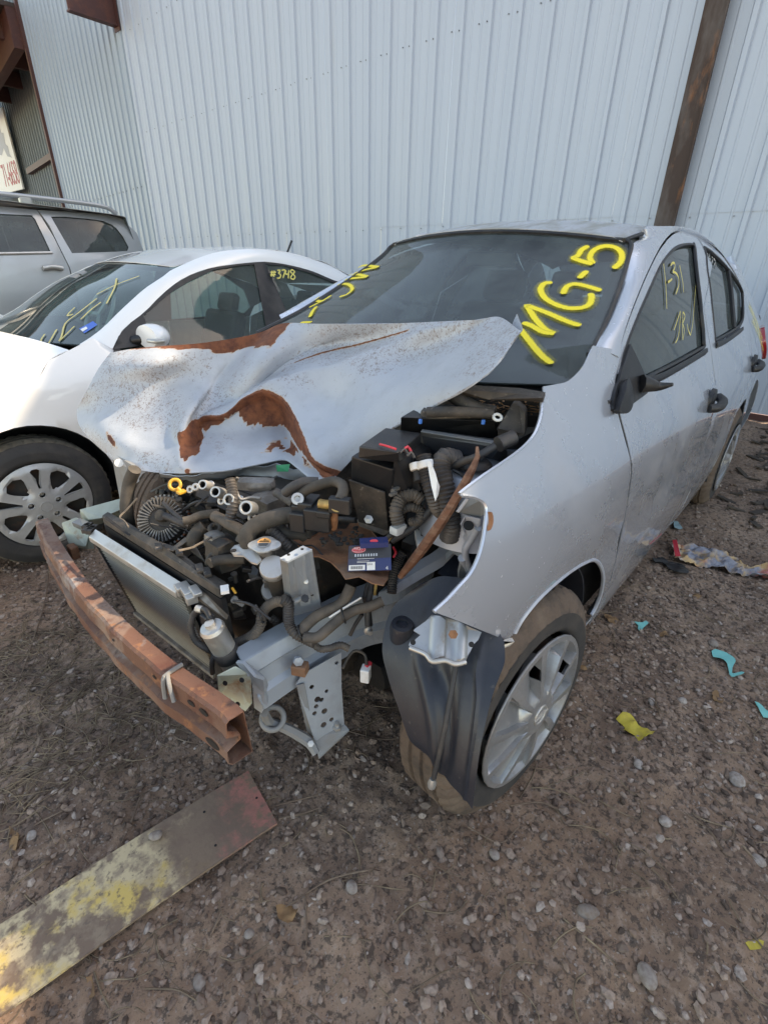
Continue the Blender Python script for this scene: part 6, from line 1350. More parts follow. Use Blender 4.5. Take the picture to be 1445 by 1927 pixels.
st = tube('brown_strip', [ZD(935, 505, 1.0), ZD(938, 560, .985), ZD(900, 650, .955), ZD(845, 750, .92), ZD(740, 925, .85), ZD(610, 1110, .76), ZD(480, 1275, .67)], [.003, .009, .010, .011, .012, .011, .007], m_wood, None, seg=7, step=.02)
tag(st, 'long rusty brown strip leaning across the engine bay beside the strut tower', 'metal strip')

# ================================================================== white sedan parked alongside
WC = 2.24; WS = 1.35
WZ = [.1, .2, .5, .72, .85, .92, .98, 1.1, 1.2, 1.28, 1.36, 1.42]; WI = [.05, .03, 0, .005, .03, .07, .11, .165, .21, .25, .30, .40]
def SWn(x, z): 
    x = np.asarray(x, float); z = np.asarray(z, float)
    k = .5*smoothstep(-.2, -.9, x) if False else 0
    return WS+(np.interp(z, WZ, WI)*2+np.interp(z+.02, WZ, WI)+np.interp(z-.02, WZ, WI))/4+np.where(x < -.55, .30*(x+.55)**2, 0)+np.where(x > 2.3, .08*(x-2.3)**2, 0)-.010*np.exp(-((z-.66)/.03)**2)*(x > -1)
def onW(px, py, off=0.):
    Q = CAM+ray(px, py)*TT[:, None]; f = SWn(Q[:, 0], Q[:, 2])-off-Q[:, 1]; k = np.nonzero((f[:-1] > 0) & (f[1:] <= 0))[0]
    i = k[0] if len(k) else int(np.argmin(np.abs(f[:-1]))); t = TT[i]+(TT[i+1]-TT[i])*(f[i]/(f[i]-f[i+1]+1e-12) if len(k) else 0); return CAM+ray(px, py)*t
WCAR = empty('white_sedan', (1.0, WC, 0), 'white sedan with yellow marker scribbles on its windscreen, parked left of the wreck', 'car')
def wxz(pts): return [tuple(onW(*q)[[0, 2]]) for q in pts]
def wpanel(name, out, mat=m_white, off=0., t=.003, sp=.045, holes=()):
    V, T = tri2d(out, holes, sp); r = []
    for s_ in (1, -1):
        y = SWn(V[:, 0], V[:, 1])-off; y = y if s_ > 0 else 2*WC-y
        r.append(mk(name, np.stack([V[:, 0], y, V[:, 1]], 1), T if s_ > 0 else T[:, ::-1], mat, WCAR, smooth=True, solid=t, soff=-1))
    return r
seam_h = wxz([(130, 659), (92, 678), (75, 709), (60, 729), (30, 737), (0, 745)]); hub_c = hy(91, 964, 1.345); print('white', np.round(seam_h, 2), hub_c)
hx0, hz0 = float(hub_c[0]), .305
archW = [(hx0+.345*math.cos(a), hz0+.375*math.sin(a)) for a in np.linspace(math.radians(-12), math.radians(192), 26)]
wsr = [hy(150, 648, WS+.165), hy(162, 641, WS+.165), hy(194, 617, WS+.185), hy(224, 587, WS+.205), hy(250, 563, WS+.225), hy(274, 542, WS+.25), hy(306, 521, WS+.28), hy(331, 504, WS+.31)]
print('wsr', np.round(wsr, 2), 'TL', np.round(hy(154, 498, 2*WC-WS-.31), 2), 'L0', np.round(hy(0, 579, 2*WC-WS-.2), 2))
fx1 = .12
topf = [(seam_h[-1][0]-.55, seam_h[-1][1]-.10), seam_h[-1], seam_h[-3], seam_h[-4], seam_h[-5]]
aw0 = wxz([(174, 636), (212, 656)])
wf = archW[::-1][0:]+[(fx1, .22), (fx1, .6), (aw0[1][0], aw0[1][1]), aw0[0]]+[(wsr[0][0], wsr[0][2])]+topf[::-1][1:]+[(-1.30, .62), (-1.30, .30), (-1.0, .22)]
wf = [(-1.0, .22)]+[q for q in archW[::-1]][0:]+[(fx1, .22), (fx1, .62), (aw0[1][0], aw0[1][1]), aw0[0], seam_h[0]]+seam_h[1:]+[(seam_h[-1][0]-.30, seam_h[-1][1]-.045), (-1.30, seam_h[-1][1]-.16), (-1.34, .6), (-1.30, .25)]
wpanel('front_fender', wf)
wtrim = wxz([(214, 658), (224, 629), (249, 604), (272, 587), (299, 559), (331, 532), (360, 516), (399, 503), (448, 496), (478, 493), (498, 492), (538, 497), (588, 510), (628, 527)])
print('wtrim', np.round(wtrim, 2))
wx_end = wtrim[-1][0]
wgF = wxz([(222, 652), (232, 628), (262, 600), (287, 579), (318, 552), (352, 531), (402, 507), (450, 499), (478, 497), (478, 497), (490, 560), (500, 612), (500, 640)])
wgR = wxz([(500, 497), (538, 500), (586, 514), (626, 531), (640, 545), (640, 600), (640, 640), (530, 640), (514, 560)])
zb = .90
wgF = [q for q in wgF if q[1] > zb]+[(wgF[-1][0], zb), (wgF[0][0]+.02, zb)]
xr0, xr1 = wgR[0][0], wgR[0][0]+.80
wgR = [wgR[0], wgR[1], wgR[2], wgR[3], (xr1-.10, 1.12), (xr1, .97), (xr1-.05, zb+.02), (wgR[0][0]+.05, zb)]
print('wg', np.round(wgF, 2), np.round(wgR, 2))
bx_ = (wgF[-3][0]+wgR[0][0])/2 if False else (wtrim[9][0]+wtrim[10][0])/2
ztop = lambda x: float(np.interp(x, [q[0] for q in wtrim], [q[1] for q in wtrim]))
dF = [(fx1+.006, .22), (bx_+.06, .22), (bx_+.06, .88), (wgF[0][0]-.03, .885), (aw0[1][0]+.012, aw0[1][1]), (fx1+.006, .62)]
wpanel('front_door', [(fx1+.006, .22), (bx_+.06, .22), (bx_+.06, zb-.01), (wgF[0][0]-.05, zb-.01), (fx1+.006, .7)])
wpanel('rear_door', [(bx_+.066, .22), (bx_+.62, .22), (bx_+.70, .45), (bx_+.86, .68), (bx_+.86, zb-.01), (bx_+.066, zb-.01)])
ra2 = [(hx0+2.65+.35*math.cos(a), .31+.37*math.sin(a)) for a in np.linspace(math.radians(188), math.radians(-8), 20)]
wpanel('rear_quarter', [(bx_+.63, .22)]+ra2+[(3.3, .3), (3.45, .7), (3.35, .98), (2.6, 1.02), (2.35, 1.07), (bx_+.87, zb-.01), (bx_+.87, .68), (bx_+.71, .45)])
wpanel('window_surround', [(wgF[0][0]-.06, zb-.01)]+wtrim+[(wx_end+.26, 1.17), (wx_end+.5, 1.06), (xr1+.04, .98), (xr1+.02, zb-.01)], m_black, off=.002, holes=[wgF, wgR])
gwf = wpanel('front_window', inset(wgF, -.005), m_glassw, off=-.008, t=0); gwr = wpanel('rear_window', inset(wgR, -.005), m_glassw, off=-.008, t=0)
# A pillar, roof rail and roof
I_ = resample(spline(wsr+[np.array([wsr[-1][0]+.3, WS+.34, 1.385]), np.array([1.2, WS+.345, 1.405]), np.array([1.6, WS+.35, 1.345]), np.array([1.8, WS+.355, 1.28]), np.array([2.1, WS+.37, 1.17])], 5), .01)
O_ = resample(spline([np.array([q[0], float(SWn(q[0], q[1])), q[1]]) for q in [aw0[1]]+wtrim+[(wx_end+.26, 1.17), (wx_end+.5, 1.06), (2.4, 1.0)]], 4), .01)
kk = np.linspace(0, 1, 40)
I_ = np.stack([np.interp(kk, np.linspace(0, 1, len(I_)), I_[:, k]) for k in range(3)], 1); O_ = np.stack([np.interp(kk, np.linspace(0, 1, len(O_)), O_[:, k]) for k in range(3)], 1)
rows = [I_*(1-t)+O_*t+np.array([-.2, -.6, .7])*math.sin(math.pi*t)*.014 for t in np.linspace(0, 1, 6)]
for s_ in (1, -1):
    Gq = np.stack(rows, 0).copy()
    if s_ < 0: Gq[..., 1] = 2*WC-Gq[..., 1]
    gridmesh('roof_rail', Gq, m_white, WCAR, solid=.003, soff=0)
Wh = WC-(WS+.34)
Gt = np.zeros((26, 17, 3)); u_ = np.linspace(-1, 1, 17)
for i, t in enumerate(np.linspace(0, 1, 26)):
    x = (wsr[-1][0]-.07*(1-u_**2))*(1-t)+2.1*t; zc = float(np.interp(t, [0, .2, .44, .69, .81, 1], [wsr[-1][2]+.005, 1.382, 1.408, 1.35, 1.285, 1.175])); Gt[i] = np.stack([x, WC+u_*Wh*1.0, zc+.020*(1-u_**2)], 1)
gridmesh('roof', Gt, m_white, WCAR, solid=.003, soff=0)
We = resample(spline(wsr, 5), .01); kk = np.linspace(0, 1, 18); We = np.stack([np.interp(kk, np.linspace(0, 1, len(We)), We[:, k]) for k in range(3)], 1)
Gws = np.stack([np.stack([[We[i, 0]-(.15*(1-t)+.075*t)*(1-u*u), WC+(WC-We[i, 1])*u, We[i, 2]+(.016*t-.01*(1-t))*(1-u*u)] for u in u_]) for i, t in enumerate(kk)])
wws = gridmesh('windscreen', Gws, m_glassw, WCAR)
mbx = MB()
for (i0, i1, j0, j1) in ((0, 2, 0, 16), (16, 17, 0, 16)):
    g = Gws[i0:i1+1, j0:j1+1]+np.array([.004, 0, -.006]); mbx.add(g.reshape(-1, 3), grid_faces(*g.shape[:2]))
mbx.build('glass_frit', m_blk, wws, smooth=True)
def onG(px, py, Gs, lift=.004):
    d = ray(px, py); d = d/np.linalg.norm(d); Q = Gs.reshape(-1, 3)-CAM; t = Q@d; off = np.linalg.norm(Q-t[:, None]*d, axis=1); k = np.argmin(off); i, j = divmod(k, Gs.shape[1])
    n1_, n2_ = Gs.shape[:2]; a = Gs[min(i+1, n1_-1), j]-Gs[max(i-1, 0), j]; b = Gs[i, min(j+1, n2_-1)]-Gs[i, max(j-1, 0)]; n = np.cross(a, b); n /= np.linalg.norm(n); n = n if n@(CAM-Gs[i, j]) > 0 else -n
    return CAM+d*(((Gs[i, j]-CAM)@n)/(d@n))+n*lift, n
CB = lambda L: crop(L, 0, 380, 4.014)
m_mark = paintstroke('pale_yellow_marker', (.62, .50, .16))
for L in ([(885, 580), (870, 650), (808, 775)], [(1060, 562), (880, 630), (730, 705)], [(740, 730), (600, 840), (520, 900), (490, 940), (470, 1020), (452, 1055), (500, 1010), (570, 940)], [(575, 797), (540, 830), (515, 862), (560, 852)], [(772, 758), (690, 820), (612, 895)], [(345, 1000), (315, 1050), (320, 1110), (360, 1090), (435, 965)], [(355, 1115), (395, 1080)]):
    Q = [onG(*q, Gws) for q in CB(L)]; ribbon('marker_stroke', [q[0] for q in Q], .014, np.mean([q[1] for q in Q], 0), m_mark, wws, lift=.001, step=.006)
q = [onG(a, b, Gws, .003)[0] for a, b in CB([(600, 960), (705, 902), (740, 930), (640, 995)])]
mk('inspection_sticker', q, [(0, 1, 2, 3)], M('sticker_blue', (.02, .12, .5), .4), wws)
q = [onG(a, b, Gws, .005)[0] for a, b in CB([(612, 968), (655, 945), (668, 960), (630, 985)])]; mk('sticker_patch', q, [(0, 1, 2, 3)], m_whitep, wws)
# #3748 on the rear window
def wwrite(paths, ox, oy, s, wd_, par):
    for L in paths:
        P = [onW(a, b, .012) for a, b in crop(L, ox, oy, s)]; ribbon('marker_stroke', P, wd_, (0, -1, .3), m_spray2, par, lift=.001, step=.004)
wwrite([[(1028, 1020), (1024, 1045)], [(1037, 1020), (1033, 1046)], [(1020, 1028), (1043, 1027)], [(1019, 1038), (1042, 1036)],
 [(1046, 1020), (1058, 1020), (1052, 1031), (1052, 1031), (1060, 1038), (1056, 1048), (1044, 1050)], [(1062, 1020), (1076, 1020), (1068, 1050)],
 [(1080, 1018), (1078, 1034), (1092, 1033)], [(1091, 1018), (1088, 1052)], [(1110, 1022), (1102, 1018), (1097, 1026), (1108, 1036), (1114, 1046), (1106, 1054), (1097, 1048), (1104, 1036), (1112, 1026), (1109, 1020)]], 0, 0, 2.007, .012, gwr[0])
# bonnet
sh = [np.array([q[0], float(SWn(q[0], q[1]))+.004, q[1]]) for q in seam_h]; sh = sh+[sh[-1]+np.array([-.30, .02, -.045]), np.array([-1.30, sh[-1][1]+.14, sh[-1][2]-.16])]
sh = resample(spline(sh, 5), .05); Ghd = np.stack([np.stack([[e[0]-.10*(1-u*u)*(i/len(sh))-.12*(1-i/len(sh))*(1-u*u), WC+(WC-e[1])*u, e[2]+.035*(1-u**4)] for u in u_]) for i, e in enumerate(sh)])
gridmesh('bonnet', Ghd, m_white, WCAR, solid=.003, soff=0)
fb_ = np.stack([np.stack([[x-.22*(1-u*u)**.8, WC+.86*u, z] for u in u_]) for x, z in ((-1.30, .68), (-1.36, .55), (-1.36, .35), (-1.28, .2))]); gridmesh('front_bumper', refine(fb_, 3, 2), m_white, WCAR, solid=.004, soff=0)
rbw = np.stack([np.stack([[x+.12*(1-u*u), WC+w_*u, z] for u in u_]) for x, w_, z in ((2.1, .52, 1.175), (2.6, .56, 1.06), (3.3, .66, 1.03), (3.42, .7, .9), (3.46, .74, .5), (3.4, .76, .25))]); gridmesh('tail_panel', refine(rbw, 3, 2), m_white, WCAR, solid=.004, soff=0)
# mirror
mc = onW(291, 632, .10); mm = lathe('door_mirror', [(.001, -.055), (.05, -.05), (.085, -.03), (.098, 0), (.096, .03), (.088, .045), (.001, .05)], (0, 0, 0), (-1, -.1, 0), m_white, None, seg=40)
me = mm.data; co = np.array([v.co[:] for v in me.vertices]); co[:, 2] *= .60; co += mc-wloc(WCAR); me.vertices.foreach_set('co', co.ravel()); mm.parent = WCAR
sgm = [onW(a, b, .215) for a, b in crop([(1200, 1040), (1370, 1015), (1385, 1035), (1380, 1060), (1210, 1075)], 0, 380, 4.014)]
tube('turn_signal', [mc+np.array([-.06, -.055, -.012]), mc+np.array([-.045, -.10, -.012]), mc+np.array([-.01, -.118, -.01])], .010, m_alub, WCAR, seg=8)
ls = wxz([(212, 657), (222, 632), (246, 606), (268, 592), (276, 612), (262, 650)]); wpanel('mirror_sail', ls, m_black, off=.006)
tube('mirror_arm', [onW(250, 640, 0), mc+np.array([.0, .02, -.01])], .022, m_black, WCAR)
nw = np.array([-.02, -1, .0]); cw = np.array([hx0, 1.365, hz0-.005])
wheel(WCAR, cw, nw, .305, .185, m_tyreb if False else M('dusty_tyre_tread', (.09, .08, .065), .9, 0, [((.20, .175, .135), 7, .4, .65, .7)], bump=.3), hub_white)
for (x, s_) in ((hx0, 1), (hx0+2.65, -1), (hx0+2.65, 1)): wheel(WCAR, (x, WC+s_*.87, hz0-.005), (0, s_, 0), .305, .185, bpy.data.materials['dusty_tyre_tread'], hub_white)
for x in (hx0, hx0+2.65):
    A = np.linspace(math.radians(-10), math.radians(190), 22)
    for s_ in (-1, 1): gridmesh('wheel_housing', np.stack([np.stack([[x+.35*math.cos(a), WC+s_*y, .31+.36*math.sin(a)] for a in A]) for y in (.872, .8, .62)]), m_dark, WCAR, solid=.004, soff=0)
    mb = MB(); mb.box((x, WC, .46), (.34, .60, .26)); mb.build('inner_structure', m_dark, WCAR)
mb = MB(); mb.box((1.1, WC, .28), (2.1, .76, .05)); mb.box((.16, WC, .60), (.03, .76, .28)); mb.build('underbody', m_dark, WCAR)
ds = np.array([[[wsr[0][0]-.10*(1-u*u)+dx, WC+u*.66, z] for u in np.linspace(-1, 1, 9)] for dx, z in ((.02, .945), (.25, .97), (.45, .93), (.50, .62))]); gridmesh('dashboard', refine(ds, 3, 3), m_cabin, WCAR, solid=.01, soff=-1)
m_whl = M('silver_wheel_trim', (.45, .46, .47), .4, .4)
swc = onG(188, 592, Gws, 0)[0]+ray(188, 592)/np.linalg.norm(ray(188, 592))*.30
torus('steering_wheel', swc, (-.85, 0, .5), .15, .013, m_whl, WCAR)
mb = MB(); 
for a in (0, 2.1, 4.2): uu_, vv_, _ = basis((-.85, 0, .5)); mb.tube([swc, swc+.15*(math.cos(a)*uu_+math.sin(a)*vv_)], .016, 6)
mb.build('wheel_spokes', m_whl, WCAR)
for a, b in ((1.0, -.36), (1.0, .36), (1.8, -.36), (1.8, .36)):
    s_ = mk('seat', *(lambda m_: (np.concatenate(m_.V), m_.F))(MB().box((a, WC+b, .50), (.25, .24, .07))), m_seat, WCAR, bevel=.04); Rb = np.array(Matrix.Rotation(math.radians(18), 3, 'Y')); mbx = MB(); mbx.box((a+.28, WC+b, .76), (.06, .23, .24), Rb); mbx.build('backrest', m_seat, s_, bevel=.04)
    mbx = MB(); mbx.box((a+.38, WC+b, 1.05), (.04, .11, .07), Rb); mbx.build('headrest', m_seat, s_, bevel=.03)
for L in ([(0, 1075), (80, 1090), (130, 1115), (200, 1140)], [(0, 1060), (90, 1078), (180, 1120)]):
    tube('wiper', [onG(a, b, Gws, .012)[0] for a, b in CB(L)], .006, m_black, WCAR, seg=6)
tube('aerial', [hy(537, 484, WC), hy(549, 452, WC-.02)], .008, m_black, WCAR, seg=6)
# ================================================================== grey estate behind
SY = 4.5; SC_ = 5.4
SUV = empty('grey_suv', (-.5, SC_, 0), 'silver-grey suv with roof rails behind the white sedan at the left edge', 'suv')
def SS(x, z): return SY+np.interp(z, [.2, .6, 1.0, 1.3, 1.66, 1.8], [.05, 0, .01, .05, .17, .30])+np.where(np.asarray(x) > 1.2, .25*(np.asarray(x)-1.2)**2, 0)
def onU(px, py, off=0):
    Q = CAM+ray(px, py)*(TT*1.6)[:, None]; f = SS(Q[:, 0], Q[:, 2])-off-Q[:, 1]; k = np.nonzero((f[:-1] > 0) & (f[1:] <= 0))[0]; return Q[k[0]] if len(k) else Q[int(np.argmin(np.abs(f)))]
def uxz(P): return [tuple(onU(*q)[[0, 2]]) for q in P]
def upanel(name, out, mat, off=0, holes=(), t=.004, sp=.12):
    V, T = tri2d(out, holes, sp); r = []
    for s_ in (1, -1):
        y = SS(V[:, 0], V[:, 1])-off; y = y if s_ > 0 else 2*SC_-y; r.append(mk(name, np.stack([V[:, 0], y, V[:, 1]], 1), T if s_ > 0 else T[:, ::-1], mat, SUV, smooth=True, solid=t, soff=-1))
    return r
rg = uxz(CB([(385, 108), (500, 108), (600, 118), (700, 128), (780, 140), (840, 165), (880, 195), (930, 260), (972, 340), (962, 368), (880, 374), (545, 385), (460, 240)]))
rw_ = uxz(CB([(-60, 92), (240, 98), (268, 130), (330, 260), (385, 378), (-60, 385)])); wx1 = rw_[0][0]
rw_ = [(wx1-.3, rw_[0][1])]+rw_[1:-1]+[(wx1-.3, rw_[-1][1])]
fwn = [(wx1-.42, rw_[0][1]), (wx1-.42, rw_[-1][1]), (wx1-1.35, rw_[-1][1]-.02), (wx1-.95, rw_[0][1]-.03)]
sl = uxz(CB([(283, 58), (410, 262), (525, 495)])); re_ = uxz(CB([(800, 90), (900, 115), (1000, 230), (1100, 370)]))
print('suv', np.round(rg, 2)[:3], np.round(rw_, 2), np.round(re_, 2)); zt = uxz([(50, 390)])[0][1]
xe_ = 1.75
rear = [(sl[0][0]+.004, sl[0][1]), (re_[0][0], re_[0][1]), (re_[1][0]+.02, re_[1][1]-.01), (re_[2][0]+.05, re_[2][1]), (xe_, 1.15), (xe_+.05, .8), (xe_, .45), (1.3, .4)]+[(.93+.42*math.cos(a), .36+.42*math.sin(a)) for a in np.linspace(0, math.pi, 14)]+[(.45, .35), (sl[2][0]+.004, .7), (sl[2][0]+.004, sl[2][1]), (sl[1][0]+.004, sl[1][1])]
upanel('rear_quarter', rear, m_suv, holes=[rg])
upanel('rear_door', [(sl[0][0]-.004, sl[0][1]), (sl[1][0]-.004, sl[1][1]), (sl[2][0]-.004, sl[2][1]), (sl[2][0]-.004, .7), (.44, .35), (wx1-.35, .35), (wx1-.35, zt)], m_suv, holes=[rw_])
upanel('front_door', [(wx1-.36, zt), (wx1-.36, .35), (wx1-1.4, .35), (wx1-1.45, rw_[-1][1]-.1), (wx1-1.0, zt-.02)], m_suv, holes=[fwn])
upanel('rear_quarter_window', inset(rg, -.01), m_glasst, off=-.015, t=0); upanel('rear_door_window', inset(rw_, -.01), m_glasst, off=-.015, t=0); upanel('front_door_window', inset(fwn, -.01), m_glasst, off=-.015, t=0)
fxx = wx1-1.41
upanel('front_fender', [(fxx, .35), (fxx-.0, rw_[-1][1]-.1), (-2.6, .95), (-2.75, .5), (-2.6, .4)]+[(-2.0+.42*math.cos(a), .36+.42*math.sin(a)) for a in np.linspace(math.pi, 0, 14)], m_suv)
kk = np.linspace(-1, 1, 9); 
def bandU(nm, L, mat): 
    Gz = np.stack([np.stack([[x, SC_+u*w_, z+.03*(1-u*u)] for u in kk]) for x, w_, z in L]); gridmesh(nm, refine(Gz, 2, 2), mat, SUV, solid=.004, soff=0)
bandU('roof', [(wx1-1.0, .72, zt), (wx1, .72, zt+.03), (.6, .72, zt+.035), (re_[0][0], .72, re_[0][1]), (re_[1][0]+.03, .72, re_[1][1])], m_suv)
bandU('tailgate_window', [(re_[1][0]+.03, .71, re_[1][1]), (xe_-.05, .76, 1.12)], m_glasst); bandU('tailgate', [(xe_-.05, .78, 1.12), (xe_+.03, .82, .8), (xe_, .84, .4)], m_suv)
bandU('windscreen', [(wx1-1.0, .70, zt), (wx1-1.75, .76, 1.08)], m_glasst); bandU('bonnet', [(wx1-1.75, .80, 1.08), (-2.5, .82, .98), (-2.75, .84, .8), (-2.8, .85, .4)], m_suv)
for s_ in (-1, 1):
    yr = SC_+s_*.66; tube('roof_rail_bar', [np.array([wx1-.6, yr, zt+.03]), np.array([wx1-.2, yr, zt+.085]), np.array([.4, yr, zt+.09]), np.array([re_[0][0]-.1, yr, re_[0][1]+.07]), np.array([re_[0][0]+.1, yr, re_[0][1]+.01])], .020, m_suv, SUV, seg=8)
    for x in (wx1-.1, .35, .75):
        mb = MB(); mb.box((x, yr, zt+.055), (.05, .018, .03)); mb.build('rail_foot', m_suv, SUV, bevel=.01)
hd0 = [onU(a, b, .03) for a, b in CB([(325, 498), (400, 488), (475, 500)])]; tube('door_handle', hd0, .022, m_alub, SUV, seg=10)
mb = MB(); q0 = [onU(a, b, .006) for a, b in CB([(-200, 392), (395, 380)])]; mb.tube(q0, .012, 6); mb.build('belt_strip', m_alub, SUV)
mb = MB(); mb.box((-.5, SC_, .45), (2.1, .78, .12)); mb.box((-.4, SC_, .98), (1.2, .7, .06)); mb.build('underbody', m_dark, SUV)
def hub_plain(wl, c, n, Rr): hubplate('hubcap', wl, c, n, circ(0, 0, Rr, 40), [circ(*pol(Rr*.6, k*1.2566), Rr*.2, 10) for k in range(5)], m_hub, lambda r, a: .01-.008*(r/Rr)**2, sp=.03)
for x in (-2.0, .93):
    for s_ in (-1, 1): wheel(SUV, (x, SC_+s_*.88, .36), (0, s_, 0), .36, .22, bpy.data.materials['dusty_tyre_tread'], hub_plain)

# ================================================================== things on the ground
def gq(px, py, dz=0.): p = hz(px, py, .0); p = hz(px, py, float(gz(p[0], p[1]))); p[2] += dz; return p
ZG = lambda u, v: (u/1.901, 1340+v/1.901)
b0, b1, b2, b3 = hz(*ZG(888, 212), .014), hz(*ZG(992, 400), .014), hz(*ZG(0, 1090), .014), hz(*ZG(0, 765), .014)
b2 = b2+(b2-b1)*.6; b3 = b3+(b3-b0)*.6
m_board = M('weathered_yellow_board', (.50, .40, .25), .85, 0, [((.55, .38, .09), 7, .5, .58, .8), ((.15, .10, .075), 6.5, .485, .535, .95), ((.24, .18, .13), 30, .48, .6, .8), ((.12, .09, .07), 75, .56, .64, .7)], bump=.25, bscale=90)
nt_ = m_board.node_tree; b_ = nt_.nodes['Principled BSDF']; lk = b_.inputs['Base Color'].links[0].from_socket
at_ = nt_.nodes.new('ShaderNodeAttribute'); at_.attribute_name = 'along'; g_ = nt_.nodes.new('ShaderNodeNewGeometry'); n5 = noise(nt_, g_.outputs['Position'], 9, 6, .7)
s5 = math_(nt_, 'ADD', at_.outputs['Fac'], math_(nt_, 'MULTIPLY', math_(nt_, 'SUBTRACT', n5, .5), .75))
mud = ramp(nt_, s5, [(.42, (.92,)*3), (.60, (0, 0, 0))]); c5 = mixc(nt_, mud, lk, (.17, .115, .085))
redm = ramp(nt_, s5, [(.10, (.95,)*3), (.24, (0, 0, 0))]); nn5 = ramp(nt_, noise(nt_, g_.outputs['Position'], 30, 6, .7), [(.42, (0, 0, 0)), (.58, (1, 1, 1))]); c5 = mixc(nt_, math_(nt_, 'MULTIPLY', redm, nn5), c5, (.40, .15, .12)); nt_.links.new(c5, b_.inputs['Base Color'])
NB, MBd = 90, 22; Gq = np.zeros((NB, MBd, 3)); 
for i, t in enumerate(np.linspace(0, 1, NB)):
    for j, s in enumerate(np.linspace(0, 1, MBd)): Gq[i, j] = (b0*(1-s)+b1*s)*(1-t)+(b3*(1-s)+b2*s)*t
Gq[..., 2] += .006*np.sin(np.linspace(0, 5, NB))[:, None]+fbm(Gq[..., 0]*6, Gq[..., 1]*6, 2, 5)*.006
al = np.repeat(np.linspace(0, 1.9, NB)[:, None], MBd, 1)
board = mk('painted_board', Gq.reshape(-1, 3), grid_faces(NB, MBd), m_board, None, smooth=True, solid=.007, soff=0, attrs={'along': al.ravel()})
tag(board, 'muddy flat board with flaking yellow and red paint lying in front of the wreck', 'board')
for u, v in ((918, 308), (731, 358), (771, 478)):
    c = hz(*ZG(u, v), .026); V, T = tri2d(circ(0, 0, .0035, 10), (), 1); mk('nail_hole', np.c_[c[0]+V[:, 0], c[1]+V[:, 1], np.full(len(V), c[2])], T, m_dark, board)
def scrap(name, pts, mat, label, cat, group=None, h=.010, t=.0012, seed=1, crump=.012, hk=25, sp=.012):
    P = np.array([gq(*q)[:2] for q in pts]); P = resample(np.r_[P, P[:1]], .012)[:-1]
    V, T = tri2d([tuple(q) for q in P], (), sp); z = gz(V[:, 0], V[:, 1])+h+fbm(V[:, 0]*hk, V[:, 1]*hk, 3, seed)*crump
    o = mk(name, np.c_[V, z], T, mat, None, smooth=True, solid=t, soff=0); return tag(o, label, cat, group)
Z8 = lambda L: crop(L, 1040, 740, 2.536)
m_teal = M('teal_plastic', (.10, .42, .40), .5, 0, [((.25, .3, .28), 20, .55, .7, .5)])
scrap('teal_scrap', Z8([(752, 1245), (770, 1233), (820, 1250), (862, 1275), (868, 1292), (852, 1320), (850, 1350), (900, 1340), (912, 1348), (850, 1368), (840, 1360), (825, 1300), (800, 1278), (758, 1270)]), m_teal, 'largest teal plastic scrap, hook-shaped, lying on the gravel at the right', 'litter', 'teal plastic scraps', h=.014, crump=.004, seed=3)
scrap('teal_scrap', Z8([(385, 1100), (420, 1108), (440, 1098), (456, 1108), (432, 1125), (420, 1143), (402, 1138), (405, 1118)]), m_teal, 'small ragged teal scrap between the front wheel and the crushed snack bag', 'litter', 'teal plastic scraps', h=.012, seed=4)
scrap('teal_scrap', Z8([(955, 1490), (985, 1500), (1020, 1530), (1035, 1560), (1000, 1555), (975, 1520)]), m_teal, 'teal scrap cut off by the right edge of the photo', 'litter', 'teal plastic scraps', h=.012, seed=5)
scrap('teal_scrap', Z8([(573, 622), (590, 625), (618, 655), (600, 660), (575, 652)]), M('pale_blue_plastic', (.25, .38, .40), .5), 'pale blue scrap under the rear door of the wreck', 'litter', 'teal plastic scraps', h=.012, seed=6)
m_yl = M('yellow_leaf', (.42, .33, .04), .7, 0, [((.25, .18, .04), 30, .5, .7, .7)])
scrap('yellow_leaf', Z8([(298, 1565), (330, 1548), (370, 1560), (400, 1590), (440, 1610), (480, 1628), (478, 1638), (440, 1640), (410, 1672), (398, 1665), (395, 1640), (350, 1640), (330, 1620), (345, 1608)]), m_yl, 'crumpled yellow leaf on the dirt below the right front wheel', 'leaf', h=.018, crump=.03, seed=7, sp=.008)
m_bag = M('clear_torn_bag', (.20, .21, .25), .3, 0, [((.55, .33, .12), 9, .45, .6, .9), ((.45, .08, .04), 6, .56, .66, .9), ((.06, .07, .11), 11, .52, .64, .8)], coat=.5)
bag = scrap('snack_bag', Z8([(562, 733), (600, 736), (660, 740), (740, 762), (820, 772), (880, 800), (935, 842), (1000, 838), (1060, 850), (1060, 900), (1000, 895), (940, 888), (880, 880), (790, 850), (690, 826), (600, 812), (572, 812)]), m_bag, 'crushed red and orange plastic snack bag on the dark gravel at the right', 'litter', h=.022, crump=.05, seed=8, sp=.010, hk=30)
q = [gq(*a, .045) for a in Z8([(560, 735), (580, 733), (598, 812), (572, 812)])]; mk('red_end', q, [(0, 1, 2, 3)], m_red, bag, solid=.002, soff=0)
scrap('black_plastic_piece', Z8([(470, 800), (520, 792), (550, 815), (600, 820), (640, 850), (645, 872), (600, 866), (550, 850), (520, 815), (480, 815)]), m_black, 'curved black plastic piece beside the crushed snack bag', 'litter', h=.018, t=.004, seed=9)
scrap('yellow_scrap', [(1400, 1778), (1418, 1770), (1435, 1775), (1432, 1790), (1410, 1792)], m_yl, 'small yellow scrap near the bottom right corner', 'litter', h=.010, seed=10)
